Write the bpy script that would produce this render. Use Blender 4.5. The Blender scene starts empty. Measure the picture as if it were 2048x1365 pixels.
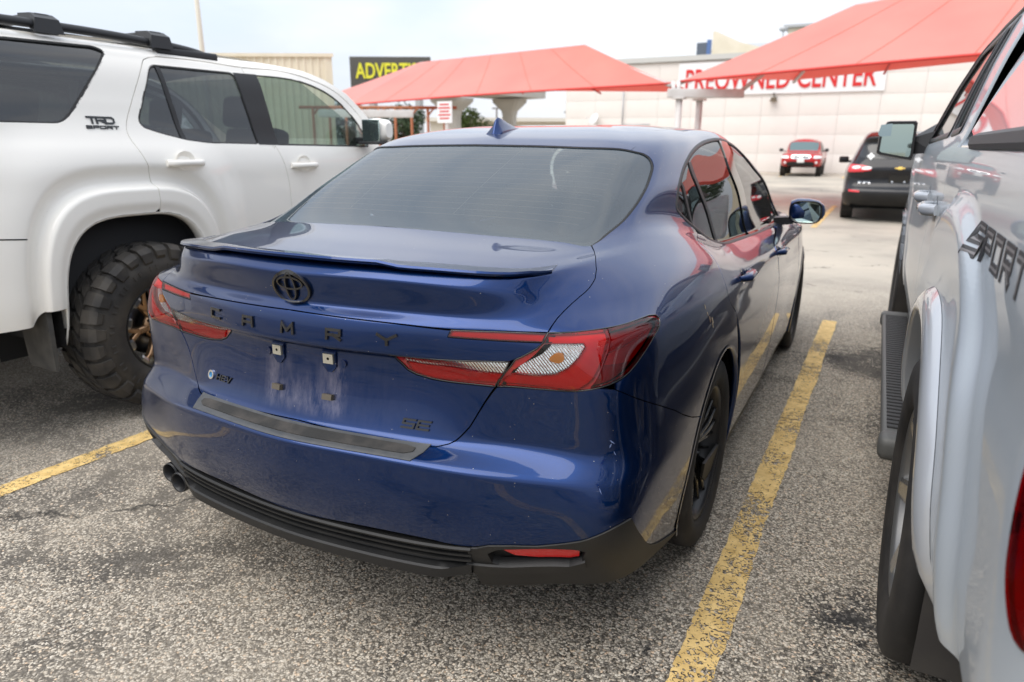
import bpy, bmesh, math, random
import numpy as np
from mathutils import Vector, Matrix
from mathutils.geometry import delaunay_2d_cdt
random.seed(7); rng=np.random.default_rng(7)
R=math.radians
scene=bpy.context.scene
COL=scene.collection
# ---------------------------------------------------------------- camera
cam=bpy.data.cameras.new('camera'); cam_o=bpy.data.objects.new('camera',cam); COL.objects.link(cam_o); scene.camera=cam_o
cam.sensor_width=36; cam.lens=24.5; cam.clip_start=.02; cam.clip_end=2000
YAW,PIT,ROL=.4740,.2734,.0042
_f=Vector((-math.sin(YAW)*math.cos(PIT),math.cos(YAW)*math.cos(PIT),-math.sin(PIT))); _r=Vector((math.cos(YAW),math.sin(YAW),0)); _u=_r.cross(_f)
_r2=_r*math.cos(ROL)+_u*math.sin(ROL); _u2=-_r*math.sin(ROL)+_u*math.cos(ROL)
cam_o.matrix_world=Matrix(((_r2.x,_u2.x,-_f.x,1.3072),(_r2.y,_u2.y,-_f.y,-1.1987),(_r2.z,_u2.z,-_f.z,1.3693),(0,0,0,1)))
cam.dof.use_dof=True; cam.dof.focus_distance=1.95; cam.dof.aperture_fstop=3.2
# ---------------------------------------------------------------- sky, sun, exposure
SUN_EL,SUN_AZ=R(56),R(205)      # azimuth clockwise from +y
world=bpy.data.worlds.new('World'); scene.world=world; world.use_nodes=True
def build_sky():
    nt=world.node_tree; N=nt.nodes; L=nt.links; bg=N['Background']; bg.inputs[1].default_value=.11
    sky=N.new('ShaderNodeTexSky'); sky.sky_type='NISHITA'; sky.sun_disc=False; sky.sun_elevation=SUN_EL; sky.sun_rotation=SUN_AZ; sky.air_density=1.2; sky.dust_density=3; sky.ozone_density=1.5
    tc=N.new('ShaderNodeTexCoord'); mp=N.new('ShaderNodeMapping'); mp.inputs['Scale'].default_value=(1.0,1.0,2.6); L.new(tc.outputs['Generated'],mp.inputs[0])
    n1=N.new('ShaderNodeTexNoise'); n1.inputs['Scale'].default_value=1.5; n1.inputs['Detail'].default_value=6; n1.inputs['Roughness'].default_value=.52; n1.inputs['Distortion'].default_value=.5; L.new(mp.outputs[0],n1.inputs['Vector'])
    cr=N.new('ShaderNodeValToRGB'); cr.color_ramp.elements[0].position=.30; cr.color_ramp.elements[1].position=.60; cr.color_ramp.elements[0].color=(.6,.6,.6,1); cr.color_ramp.elements[1].color=(1,1,1,1)
    L.new(n1.outputs['Fac'],cr.inputs[0])
    n2=N.new('ShaderNodeTexNoise'); n2.inputs['Scale'].default_value=2.4; n2.inputs['Detail'].default_value=5; L.new(mp.outputs[0],n2.inputs['Vector'])
    cc=N.new('ShaderNodeValToRGB'); cc.color_ramp.elements[0].position=.36; cc.color_ramp.elements[0].color=(3.5,3.8,4.35,1); cc.color_ramp.elements[1].position=.66; cc.color_ramp.elements[1].color=(4.7,4.75,4.9,1)
    L.new(n2.outputs['Fac'],cc.inputs[0])
    mx=N.new('ShaderNodeMix'); mx.data_type='RGBA'; L.new(cr.outputs[0],mx.inputs[0]); L.new(sky.outputs[0],mx.inputs[6]); L.new(cc.outputs[0],mx.inputs[7]); sx=N.new('ShaderNodeSeparateXYZ'); L.new(tc.outputs['Generated'],sx.inputs[0]); zm=N.new('ShaderNodeMath'); zm.operation='MULTIPLY_ADD'; zm.use_clamp=False; zm.inputs[1].default_value=.75; zm.inputs[2].default_value=.95; L.new(sx.outputs[2],zm.inputs[0])   # overcast skies grow brighter towards the zenith
    vm=N.new('ShaderNodeVectorMath'); vm.operation='SCALE'; L.new(mx.outputs[2],vm.inputs[0]); L.new(zm.outputs[0],vm.inputs['Scale']); L.new(vm.outputs[0],bg.inputs[0])
build_sky()
sl=bpy.data.lights.new('sun','SUN'); sl.energy=1.0; sl.angle=R(50); sl.color=(1,.95,.88); so=bpy.data.objects.new('sun',sl); COL.objects.link(so)
so.rotation_euler=Vector((-math.sin(SUN_AZ)*math.cos(SUN_EL),-math.cos(SUN_AZ)*math.cos(SUN_EL),-math.sin(SUN_EL))).to_track_quat('-Z','Y').to_euler(); so.location=(0,-10,30)
vs=scene.view_settings; vs.view_transform='Standard'; vs.look='None'; vs.gamma=1; vs.use_curve_mapping=False; vs.exposure=1.12
scene.render.engine='CYCLES'; scene.cycles.use_denoising=True; scene.cycles.max_bounces=10; scene.cycles.transparent_max_bounces=16; scene.cycles.caustics_reflective=False; scene.cycles.caustics_refractive=False
# ================================================================ helpers
def mat(name,color=(.5,.5,.5),rough=.5,metal=0,coat=0,coat_rough=.03,spec=.5,trans=0,noise=None,bump=None,emit=None,ior=1.45):
    m=bpy.data.materials.new(name); m.use_nodes=True; nt=m.node_tree; b=nt.nodes['Principled BSDF']; I=b.inputs
    I['Base Color'].default_value=(*color,1); I['Roughness'].default_value=rough; I['Metallic'].default_value=metal
    I['Coat Weight'].default_value=coat; I['Coat Roughness'].default_value=coat_rough; I['Specular IOR Level'].default_value=spec; I['Transmission Weight'].default_value=trans; I['IOR'].default_value=ior
    if emit: I['Emission Color'].default_value=(*emit[0],1); I['Emission Strength'].default_value=emit[1]
    if noise:    # (scale, colour2, lo, hi)
        tc=nt.nodes.new('ShaderNodeTexCoord'); n=nt.nodes.new('ShaderNodeTexNoise'); n.inputs['Scale'].default_value=noise[0]; n.inputs['Detail'].default_value=5; nt.links.new(tc.outputs['Object'],n.inputs['Vector'])
        mr=nt.nodes.new('ShaderNodeMapRange'); mr.inputs[1].default_value=noise[2]; mr.inputs[2].default_value=noise[3]; nt.links.new(n.outputs['Fac'],mr.inputs[0])
        mx=nt.nodes.new('ShaderNodeMix'); mx.data_type='RGBA'; mx.inputs[6].default_value=(*color,1); mx.inputs[7].default_value=(*noise[1],1); nt.links.new(mr.outputs[0],mx.inputs[0]); nt.links.new(mx.outputs[2],I['Base Color'])
    if bump:     # (scale, strength, distance)
        tc=nt.nodes.new('ShaderNodeTexCoord'); n=nt.nodes.new('ShaderNodeTexNoise'); n.inputs['Scale'].default_value=bump[0]; n.inputs['Detail'].default_value=4; nt.links.new(tc.outputs['Object'],n.inputs['Vector'])
        bp=nt.nodes.new('ShaderNodeBump'); bp.inputs['Strength'].default_value=bump[1]; bp.inputs['Distance'].default_value=bump[2]; nt.links.new(n.outputs['Fac'],bp.inputs['Height']); nt.links.new(bp.outputs[0],I['Normal'])
    return m
def glass(name,tint,ior=1.6,haze=0,haze_col=(.5,.52,.52),rough=0):
    """tinted pane: what lies behind shows darkened, the sky shows by Fresnel; haze = diffuse film for dust and painted reflections"""
    m=bpy.data.materials.new(name); m.use_nodes=True; nt=m.node_tree; N=nt.nodes; L=nt.links; N.remove(N['Principled BSDF']); out=N['Material Output']
    t=N.new('ShaderNodeBsdfTransparent'); t.inputs[0].default_value=(*tint,1); g=N.new('ShaderNodeBsdfGlossy'); g.inputs['Roughness'].default_value=rough
    fr=N.new('ShaderNodeFresnel'); fr.inputs[0].default_value=ior; mx=N.new('ShaderNodeMixShader'); L.new(fr.outputs[0],mx.inputs[0]); L.new(t.outputs[0],mx.inputs[1]); L.new(g.outputs[0],mx.inputs[2]); last=mx
    if haze:
        d=N.new('ShaderNodeBsdfDiffuse'); d.inputs[0].default_value=(*haze_col,1); m2=N.new('ShaderNodeMixShader'); m2.inputs[0].default_value=haze; L.new(last.outputs[0],m2.inputs[1]); L.new(d.outputs[0],m2.inputs[2]); last=m2
    L.new(last.outputs[0],out.inputs[0]); return m
def tag(o,label=None,cat=None,group=None,kind=None):
    if label: o['label']=label
    if cat: o['category']=cat
    if group: o['group']=group
    if kind: o['kind']=kind
    return o
def empty(name,loc=(0,0,0),rz=0):
    o=bpy.data.objects.new(name,None); o.empty_display_size=.1; COL.objects.link(o); o.location=loc; o.rotation_euler=(0,0,rz); return o
def link(name,me,m=None,parent=None,smooth=None):
    o=bpy.data.objects.new(name,me); COL.objects.link(o)
    if m is not None and len(me.materials)==0: me.materials.append(m)
    if parent is not None: o.parent=parent
    return o
def wlink(name,me,m,parent):
    """link a mesh given in world coordinates under a parent empty"""
    o=link(name,me,m,parent)
    if parent is not None: o.matrix_parent_inverse=wm(parent).inverted()
    return o
def wm(o):
    M=Matrix.LocRotScale(o.location,o.rotation_euler,o.scale)
    return (wm(o.parent)@o.matrix_parent_inverse@M) if o.parent else M
class MB:
    """collects simple solids into one mesh"""
    def __init__(s): s.v=[]; s.f=[]; s.sm=[]
    def add(s,V,F,smooth=False):
        b=len(s.v); s.v+= [tuple(map(float,p)) for p in V]; s.f+=[tuple(b+i for i in f) for f in F]; s.sm+=[smooth]*len(F); return s
    def box(s,c,d,M=None,bev=0,taper=(1,1)):
        x,y,z=[k/2 for k in d]; tx,ty=taper
        if bev<=0:
            V=[(-x,-y,-z),(x,-y,-z),(x,y,-z),(-x,y,-z),(-x*tx,-y*ty,z),(x*tx,-y*ty,z),(x*tx,y*ty,z),(-x*tx,y*ty,z)]
            F=[(0,3,2,1),(4,5,6,7),(0,1,5,4),(1,2,6,5),(2,3,7,6),(3,0,4,7)]
        else:
            bm=bmesh.new(); bmesh.ops.create_cube(bm,size=1)
            for v in bm.verts:
                k=v.co; t=(tx,ty) if k.z>0 else (1,1); v.co=(k.x*2*x*t[0],k.y*2*y*t[1],k.z*2*z)
            bmesh.ops.bevel(bm,geom=bm.edges[:],offset=bev,segments=3,profile=.6,affect='EDGES',clamp_overlap=True)
            bm.verts.ensure_lookup_table(); V=[v.co.copy() for v in bm.verts]; F=[[v.index for v in f.verts] for f in bm.faces]; bm.free()
        V=[Vector(v) for v in V]
        if M is not None: V=[M@v for v in V]
        c=Vector(c); return s.add([v+c for v in V],F,bev>0)
    def tube(s,P,r,n=8,caps=True):
        P=[Vector(p) for p in P]; rr=r if hasattr(r,'__len__') else [r]*len(P); V=[]; F=[]; up=None
        for i,p in enumerate(P):
            t=(P[min(i+1,len(P)-1)]-P[max(i-1,0)]).normalized()
            if up is None: up=Vector((0,0,1)) if abs(t.z)<.9 else Vector((1,0,0))
            a=t.cross(up).normalized(); b=a.cross(t); up=b
            for k in range(n):
                th=2*math.pi*k/n; V.append(p+(a*math.cos(th)+b*math.sin(th))*rr[i])
        for i in range(len(P)-1):
            for k in range(n): F.append((i*n+k,i*n+(k+1)%n,(i+1)*n+(k+1)%n,(i+1)*n+k))
        if caps: F.append(tuple(range(n))[::-1]); F.append(tuple((len(P)-1)*n+k for k in range(n)))
        return s.add(V,F,True)
    def lathe(s,prof,axis='x',c=(0,0,0),n=48,closed=False):
        """prof: (a along axis, radius)"""
        V=[];F=[];m=len(prof)
        for k in range(n):
            th=2*math.pi*k/n
            for a,r in prof:
                p=(a,r*math.cos(th),r*math.sin(th)) if axis=='x' else (r*math.cos(th),r*math.sin(th),a) if axis=='z' else (r*math.sin(th),a,r*math.cos(th))
                V.append((p[0]+c[0],p[1]+c[1],p[2]+c[2]))
        for k in range(n):
            k2=(k+1)%n
            for j in range(m if closed else m-1): j2=(j+1)%m; F.append((k*m+j,k2*m+j,k2*m+j2,k*m+j2))
        return s.add(V,F,True)
    def prism(s,poly,d,M=None,c=(0,0,0)):
        """poly in local xy extruded along z by d (both sides capped)"""
        n=len(poly); V=[Vector((p[0],p[1],0)) for p in poly]+[Vector((p[0],p[1],d)) for p in poly]
        F=[tuple(range(n))[::-1],tuple(range(n,2*n))]+[(i,(i+1)%n,n+(i+1)%n,n+i) for i in range(n)]
        if M is not None: V=[M@v for v in V]
        c=Vector(c); return s.add([v+c for v in V],F)
    def loft(s,secs,closed=True,caps=True,smooth=True):
        n=len(secs[0]); V=[p for q in secs for p in q]; F=[]
        for i in range(len(secs)-1):
            for k in range(n if closed else n-1): F.append((i*n+k,i*n+(k+1)%n,(i+1)*n+(k+1)%n,(i+1)*n+k))
        s.add(V,F,smooth)
        if caps: s.add(secs[0],[tuple(range(n))[::-1]],False); s.add(secs[-1],[tuple(range(n))],False)
        return s
    def mesh(s,name='mesh',fix=True):
        me=bpy.data.meshes.new(name); me.from_pydata(s.v,[],s.f); 
        me.polygons.foreach_set('use_smooth',s.sm)
        if fix:
            bm=bmesh.new(); bm.from_mesh(me); bmesh.ops.recalc_face_normals(bm,faces=bm.faces); bm.to_mesh(me); bm.free()
        return me
    def build(s,name,m,parent=None,fix=True):
        me=s.mesh(name,fix); return link(name,me,m,parent)
def smooth_by_angle(o,deg=35):
    me=o.data; me.shade_smooth()
    try: me.set_sharp_from_angle(angle=R(deg))
    except Exception: pass
    return o
def subsurf(o,lv=2):
    md=o.modifiers.new('s','SUBSURF'); md.levels=lv; md.render_levels=lv; o.data.shade_smooth(); return o
def copy_tree(o,parent=None):
    c=o.copy(); COL.objects.link(c)
    if parent is not None: c.parent=parent
    for ch in o.children: copy_tree(ch,c)
    return c
def text_mesh(txt,size=1,extrude=.01,offset=0,align='CENTER',sx=1):
    cu=bpy.data.curves.new('txt','FONT'); cu.body=txt; cu.size=size; cu.extrude=extrude; cu.offset=offset; cu.align_x=align; cu.align_y='BOTTOM_BASELINE'; cu.resolution_u=3
    o=bpy.data.objects.new('txt',cu); COL.objects.link(o); dg=bpy.context.evaluated_depsgraph_get(); dg.update()
    me=bpy.data.meshes.new_from_object(o.evaluated_get(dg)); bpy.data.objects.remove(o); bpy.data.curves.remove(cu); me.materials.clear()
    if sx!=1: me.transform(Matrix.Diagonal((sx,1,1,1)))
    return me
# letters drawn as bars: strokes in a unit box
GLYPH={'C':[[(1,1),(0,1),(0,0),(1,0)]],'A':[[(0,0),(.06,1),(.94,1),(1,0)],[(.03,.42),(.97,.42)]],'M':[[(0,0),(.06,1),(.5,.25),(.94,1),(1,0)]],'R':[[(0,0),(0,1),(1,1),(1,.45),(.05,.45)],[(.5,.45),(1,0)]],'Y':[[(0,1),(.5,.48),(1,1)],[(.5,.48),(.5,0)]],
 'S':[[(1,1),(0,1),(0,.5),(1,.5),(1,0),(0,0)]],'E':[[(1,1),(0,1),(0,0),(1,0)],[(0,.5),(.9,.5)]],'H':[[(0,0),(0,1)],[(1,0),(1,1)],[(0,.5),(1,.5)]],'V':[[(0,1),(.5,0),(1,1)]],'T':[[(0,1),(1,1)],[(.5,1),(.5,0)]],'D':[[(0,0),(0,1),(.8,1),(1,.75),(1,.25),(.8,0),(0,0)]],'P':[[(0,0),(0,1),(1,1),(1,.42),(0,.42)]],'O':[[(0,0),(0,1),(1,1),(1,0),(0,0)]]}
def glyph_quads(ch,w,h,sw,slant=0):
    """list of quads (2D) for a letter w x h with stroke sw"""
    out=[]
    for st in GLYPH[ch]:
        P=[np.array((a*(w-sw)+sw/2,b*(h-sw)+sw/2)) for a,b in st]; closed=np.allclose(P[0],P[-1])
        n=len(P); Lh=[];Rh=[]
        for i in range(n):
            d0=P[i]-P[i-1] if i>0 else (P[-1]-P[-2] if closed else P[1]-P[0]); d1=P[i+1]-P[i] if i<n-1 else (P[1]-P[0] if closed else P[-1]-P[-2])
            d0=d0/np.linalg.norm(d0); d1=d1/np.linalg.norm(d1); n0=np.array((-d0[1],d0[0])); n1=np.array((-d1[1],d1[0])); b=n0+n1; b=b/max(np.linalg.norm(b),1e-6); k=min(1/max(b@n1,.4),2)
            e=np.zeros(2)
            if not closed and i==0: e=-d1*sw*.5
            if not closed and i==n-1: e=d0*sw*.5
            Lh.append(P[i]+b*k*sw/2+e); Rh.append(P[i]-b*k*sw/2+e)
        for i in range(n-1): out.append([Lh[i],Rh[i],Rh[i+1],Lh[i+1]])
    return [[(p[0]+slant*p[1],p[1]) for p in q] for q in out]
# ---------------------------------------------------------------- smooth sheets and the panels cut from them
def _pchip(s,v,q):
    s=np.asarray(s,float); v=np.asarray(v,float); q=np.asarray(q,float)
    n=len(s)
    if n==1: return np.full(q.shape,v[0])
    h=np.diff(s); d=np.diff(v)/h; m=np.zeros(n)
    if n==2: m[:]=d[0]
    else:
        for i in range(1,n-1):
            m[i]=(d[i-1]*h[i]+d[i]*h[i-1])/(h[i]+h[i-1])
        m[0]=d[0]+(d[0]-m[1])*.5 if n>2 else d[0]; m[-1]=d[-1]+(d[-1]-m[-2])*.5
    i=np.clip(np.searchsorted(s,q,side='right')-1,0,n-2); t=np.clip((q-s[i])/h[i],0,1)
    return (2*t**3-3*t**2+1)*v[i]+(t**3-2*t**2+t)*h[i]*m[i]+(-2*t**3+3*t**2)*v[i+1]+(t**3-t**2)*h[i]*m[i+1]
def _natspline(t,P):
    # C2 natural cubic spline second derivatives; t (n,), P (n,3)
    n=len(t); h=np.maximum(np.diff(t),1e-6); A=np.zeros((n,n)); B=np.zeros(P.shape); A[0,0]=A[-1,-1]=1
    for i in range(1,n-1):
        A[i,i-1]=h[i-1]; A[i,i]=2*(h[i-1]+h[i]); A[i,i+1]=h[i]
        B[i]=6*((P[i+1]-P[i])/h[i]-(P[i]-P[i-1])/h[i-1])
    return np.linalg.solve(A,B),h
class Sheet:
    """smooth surface through a net of rows (v) x columns (u); G[j,i] points, N normals"""
    def __init__(self,rows,ncol,du=.012,dv=.010,smooth=3,flip=False,symu=False,symv=False):
        S=np.arange(ncol,dtype=float); net=[]; sh=[]
        for r in rows:
            r=np.array([list(k)+[0]*(5-len(k)) for k in r],float)
            net.append(np.stack([_pchip(r[:,0],r[:,k],S) for k in (1,2,3)],-1)); sh.append(np.interp(S,r[:,0],r[:,4]))
        net=np.array(net); sh=np.array(sh); self.net=net
        R=len(net)
        # along u
        nu=[max(2,int(np.ceil(np.linalg.norm(np.diff(net[:,i:i+2],axis=1)[:,0],axis=-1).mean()/du))) for i in range(ncol-1)]
        self.ustart=np.concatenate([[0],np.cumsum(nu)])
        frac=[np.arange(n)/n for n in nu]
        U=[];SH=[]
        for r in range(R):
            P=net[r]; t=np.concatenate([[0],np.cumsum(np.maximum(np.linalg.norm(np.diff(P,axis=0),axis=1),1e-4)**.75)])
            if symu:  # mirrored start so the curve is flat across x=0
                M=P[1:3][::-1]*[-1,1,1]; PP=np.vstack([M,P]); tt=np.concatenate([-t[1:3][::-1],t]); off=2
            else: PP,tt,off=P,t,0
            D,h=_natspline(tt,PP); out=[]
            for i in range(ncol-1):
                k=i+off; f=frac[i][:,None] if i<ncol-2 else np.append(frac[i],1.)[:,None]
                H=h[k]; a=1-f; 
                out.append(a*PP[k]+f*PP[k+1]+((a**3-a)*D[k]+(f**3-f)*D[k+1])*H*H/6)
            U.append(np.vstack(out))
            SH.append(np.interp(np.concatenate([i+frac[i] for i in range(ncol-1)]+[[ncol-1]]),S,sh[r]))
        U=np.array(U); SH=np.array(SH)        # R x Nu x 3
        nv=[max(2,int(np.ceil(np.linalg.norm(U[j+1]-U[j],axis=-1).mean()/dv))) for j in range(R-1)]
        self.vstart=np.concatenate([[0],np.cumsum(nv)])
        h=np.maximum(np.linalg.norm(np.diff(U,axis=0),axis=-1),1e-4)**.75   # R-1 x Nu
        d=np.diff(U,axis=0)/h[...,None]
        m=np.zeros_like(U)
        m[1:-1]=(d[:-1]*h[1:,:,None]+d[1:]*h[:-1,:,None])/(h[1:]+h[:-1])[...,None]
        m[0]=1.5*d[0]-.5*m[1]; m[-1]=1.5*d[-1]-.5*m[-2]
        if symv: m[-1][:,2]=0; m[-1][:,1]=0
        mlo=m.copy(); mhi=m.copy()   # arriving / leaving tangents
        w=SH[1:-1,:,None]
        mlo[1:-1]=m[1:-1]*(1-w)+d[:-1]*w; mhi[1:-1]=m[1:-1]*(1-w)+d[1:]*w
        G=[]
        for j in range(R-1):
            fs=np.arange(nv[j])/nv[j]
            if j==R-2: fs=np.append(fs,1.)
            for f in fs:
                G.append((2*f**3-3*f**2+1)*U[j]+(f**3-2*f**2+f)*h[j][:,None]*mhi[j]+(-2*f**3+3*f**2)*U[j+1]+(f**3-f**2)*h[j][:,None]*mlo[j+1])
        G=np.array(G)
        for _ in range(smooth):
            G[1:-1,:]+=.25*(G[:-2,:]+G[2:,:]-2*G[1:-1,:])
            if symu:
                L=G[:,1:2]*[-1,1,1]; Gp=np.concatenate([L,G],1); G[:,:-1]+=.25*(Gp[:,:-2]+Gp[:,2:]-2*G[:,:-1]); G[:,0,0]=0
            else: G[:,1:-1]+=.25*(G[:,:-2]+G[:,2:]-2*G[:,1:-1])
        self.G=G; self.nv,self.nu=G.shape[:2]; self.flip=flip
        gu=np.gradient(G,axis=1); gv=np.gradient(G,axis=0)
        if symu: gu[:,0]=[1,0,0]
        if symv: gv[-1]=np.where(np.abs(gv[-2])>0,[-1,0,0],[-1,0,0])
        N=np.cross(gu,gv); l=np.linalg.norm(N,axis=-1,keepdims=True)
        N=N/np.maximum(l,1e-12)
        if flip: N=-N
        self.N=N
    def ev(self,uv):
        uv=np.asarray(uv,float); u=np.clip(uv[...,0],0,self.nu-1.001); v=np.clip(uv[...,1],0,self.nv-1.001)
        i=u.astype(int); j=v.astype(int); a=(u-i)[...,None]; b=(v-j)[...,None]
        def L(A): return (A[j,i]*(1-a)+A[j,i+1]*a)*(1-b)+(A[j+1,i]*(1-a)+A[j+1,i+1]*a)*b
        n=L(self.N); return L(self.G),n/np.maximum(np.linalg.norm(n,axis=-1,keepdims=True),1e-9)
    def sr(self,s,r):   # net coordinates -> uv
        return (np.interp(s,np.arange(len(self.ustart)),self.ustart),np.interp(r,np.arange(len(self.vstart)),self.vstart))
    def hit(self,o,d,back=False,vr=None,ur=None):
        """first hit of a ray, returns uv"""
        G=self.G; j0,j1=vr or (0,self.nv-1); i0,i1=ur or (0,self.nu-1)
        A=G[j0:j1,i0:i1]-o; B=G[j0:j1,i0+1:i1+1]-o; D_=G[j0+1:j1+1,i0:i1]-o; E=G[j0+1:j1+1,i0+1:i1+1]-o
        best=None
        for (a,b,c,up) in ((A,B,E,0),(A,E,D_,1)):
            e1=b-a; e2=c-a; p=np.cross(d,e2); det=(e1*p).sum(-1)
            det=np.where(abs(det)<1e-14,1e-14,det)
            tv=-a; u=(tv*p).sum(-1)/det; q=np.cross(tv,e1); v=(q*d).sum(-1)/det; t=(e2*q).sum(-1)/det
            ok=(u>=-1e-6)&(v>=-1e-6)&(u+v<=1+1e-6)&(t>.05)
            if not ok.any(): continue
            tt=np.where(ok,t,1e9); k=np.argmin(tt); j,i=np.unravel_index(k,tt.shape)
            if best is None or tt[j,i]<best[0]:
                uu,vv=u[j,i],v[j,i]
                best=(tt[j,i],(i0+i+uu+vv,j0+j+vv) if up==0 else (i0+i+uu,j0+j+uu+vv))
        return best
def _hit_axis(self,o,d):
    k=int(np.argmax(np.abs(d))); ax=[i for i in range(3) if i!=k]; G=self.G
    e=(G[...,ax[0]]-o[ax[0]])**2+(G[...,ax[1]]-o[ax[1]])**2; t=(G[...,k]-o[k])/d[k]; m=(e<.0009)&(t>.05)
    if m.any():
        tt=np.where(m,t+e*20,1e9); j,i=np.unravel_index(np.argmin(tt),tt.shape)
        r=self.hit(o,d,vr=(max(j-6,0),min(j+6,self.nv-1)),ur=(max(i-6,0),min(i+6,self.nu-1)))
        if r: return r
    return self.hit(o,d)
Sheet.hita=_hit_axis
class FSheet(Sheet):
    """surface given by a function of (a,b) on a regular grid"""
    def __init__(self,fn,a,b,flip=False,smooth=0):
        A,B=np.meshgrid(a,b); G=np.asarray(fn(A,B),float)
        for _ in range(smooth): G[1:-1,1:-1]+=.125*(G[:-2,1:-1]+G[2:,1:-1]+G[1:-1,:-2]+G[1:-1,2:]-4*G[1:-1,1:-1])
        self.G=G; self.nv,self.nu=G.shape[:2]; self.a=a; self.b=b
        Nn=np.cross(np.gradient(G,axis=1),np.gradient(G,axis=0)); Nn/=np.maximum(np.linalg.norm(Nn,axis=-1,keepdims=True),1e-12)
        self.N=-Nn if flip else Nn
    def sr(self,s,r): return (np.interp(s,self.a,np.arange(self.nu)),np.interp(r,self.b,np.arange(self.nv)))
def pip(P,poly):
    x,y=P[:,0][:,None],P[:,1][:,None]; a=np.asarray(poly); b=np.roll(a,-1,0)
    c=((a[:,1]>y)!=(b[:,1]>y))&(x<(b[:,0]-a[:,0])*(y-a[:,1])/(np.where(b[:,1]==a[:,1],1e-12,b[:,1]-a[:,1]))+a[:,0])
    return c.sum(1)%2==1
def segdist(P,poly):
    a=np.asarray(poly); b=np.roll(a,-1,0); d=b-a; l2=np.maximum((d*d).sum(1),1e-12); out=np.full(len(P),1e9)
    for i in range(0,len(P),2000):
        p=P[i:i+2000,None]; t=np.clip(((p-a)*d).sum(-1)/l2,0,1); out[i:i+2000]=np.linalg.norm(p-(a+t[...,None]*d),axis=-1).min(1)
    return out
def to_uv(sh,poly): return np.array([sh.sr(*p) for p in poly],float)
def densify(sh,uv,res,closed=True):
    out=[]; n=len(uv)
    for i in range(n if closed else n-1):
        a,b=uv[i],uv[(i+1)%n]; pa=sh.ev(a)[0]; pb=sh.ev(b)[0]; k=max(1,int(np.ceil(np.linalg.norm(pb-pa)/res)))
        for f in range(k): out.append(a+(b-a)*f/k)
    if not closed: out.append(uv[-1])
    out=np.array(out); keep=[0]
    for i in range(1,len(out)):
        if np.linalg.norm(out[i]-out[keep[-1]])>.02: keep.append(i)
    if closed and len(keep)>3 and np.linalg.norm(out[keep[-1]]-out[0])<.02: keep.pop()
    return out[keep]
def inset(sh,uv,g):
    """shrink a closed uv polygon by g metres; points on u=0 stay there"""
    e=.5; du=np.linalg.norm(sh.ev(uv+[e,0])[0]-sh.ev(uv-[e,0])[0],axis=-1); dv=np.linalg.norm(sh.ev(uv+[0,e])[0]-sh.ev(uv-[0,e])[0],axis=-1)
    sc=np.stack([np.maximum(du,1e-4),np.maximum(dv,1e-4)],-1); area=.5*np.sum(uv[:,0]*np.roll(uv[:,1],-1)-np.roll(uv[:,0],-1)*uv[:,1]); sg=1 if area>0 else -1
    p=np.roll(uv,1,0); q=np.roll(uv,-1,0); d0=(uv-p)*sc; d1=(q-uv)*sc
    d0/=np.maximum(np.linalg.norm(d0,axis=1,keepdims=True),1e-9); d1/=np.maximum(np.linalg.norm(d1,axis=1,keepdims=True),1e-9)
    nn=np.stack([-(d0[:,1]+d1[:,1]),d0[:,0]+d1[:,0]],-1)*sg; nn/=np.maximum(np.linalg.norm(nn,axis=1,keepdims=True),.7)
    out=uv+nn*g/sc; z=uv[:,0]<.05; out[z,0]=uv[z,0]; return out
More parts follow.
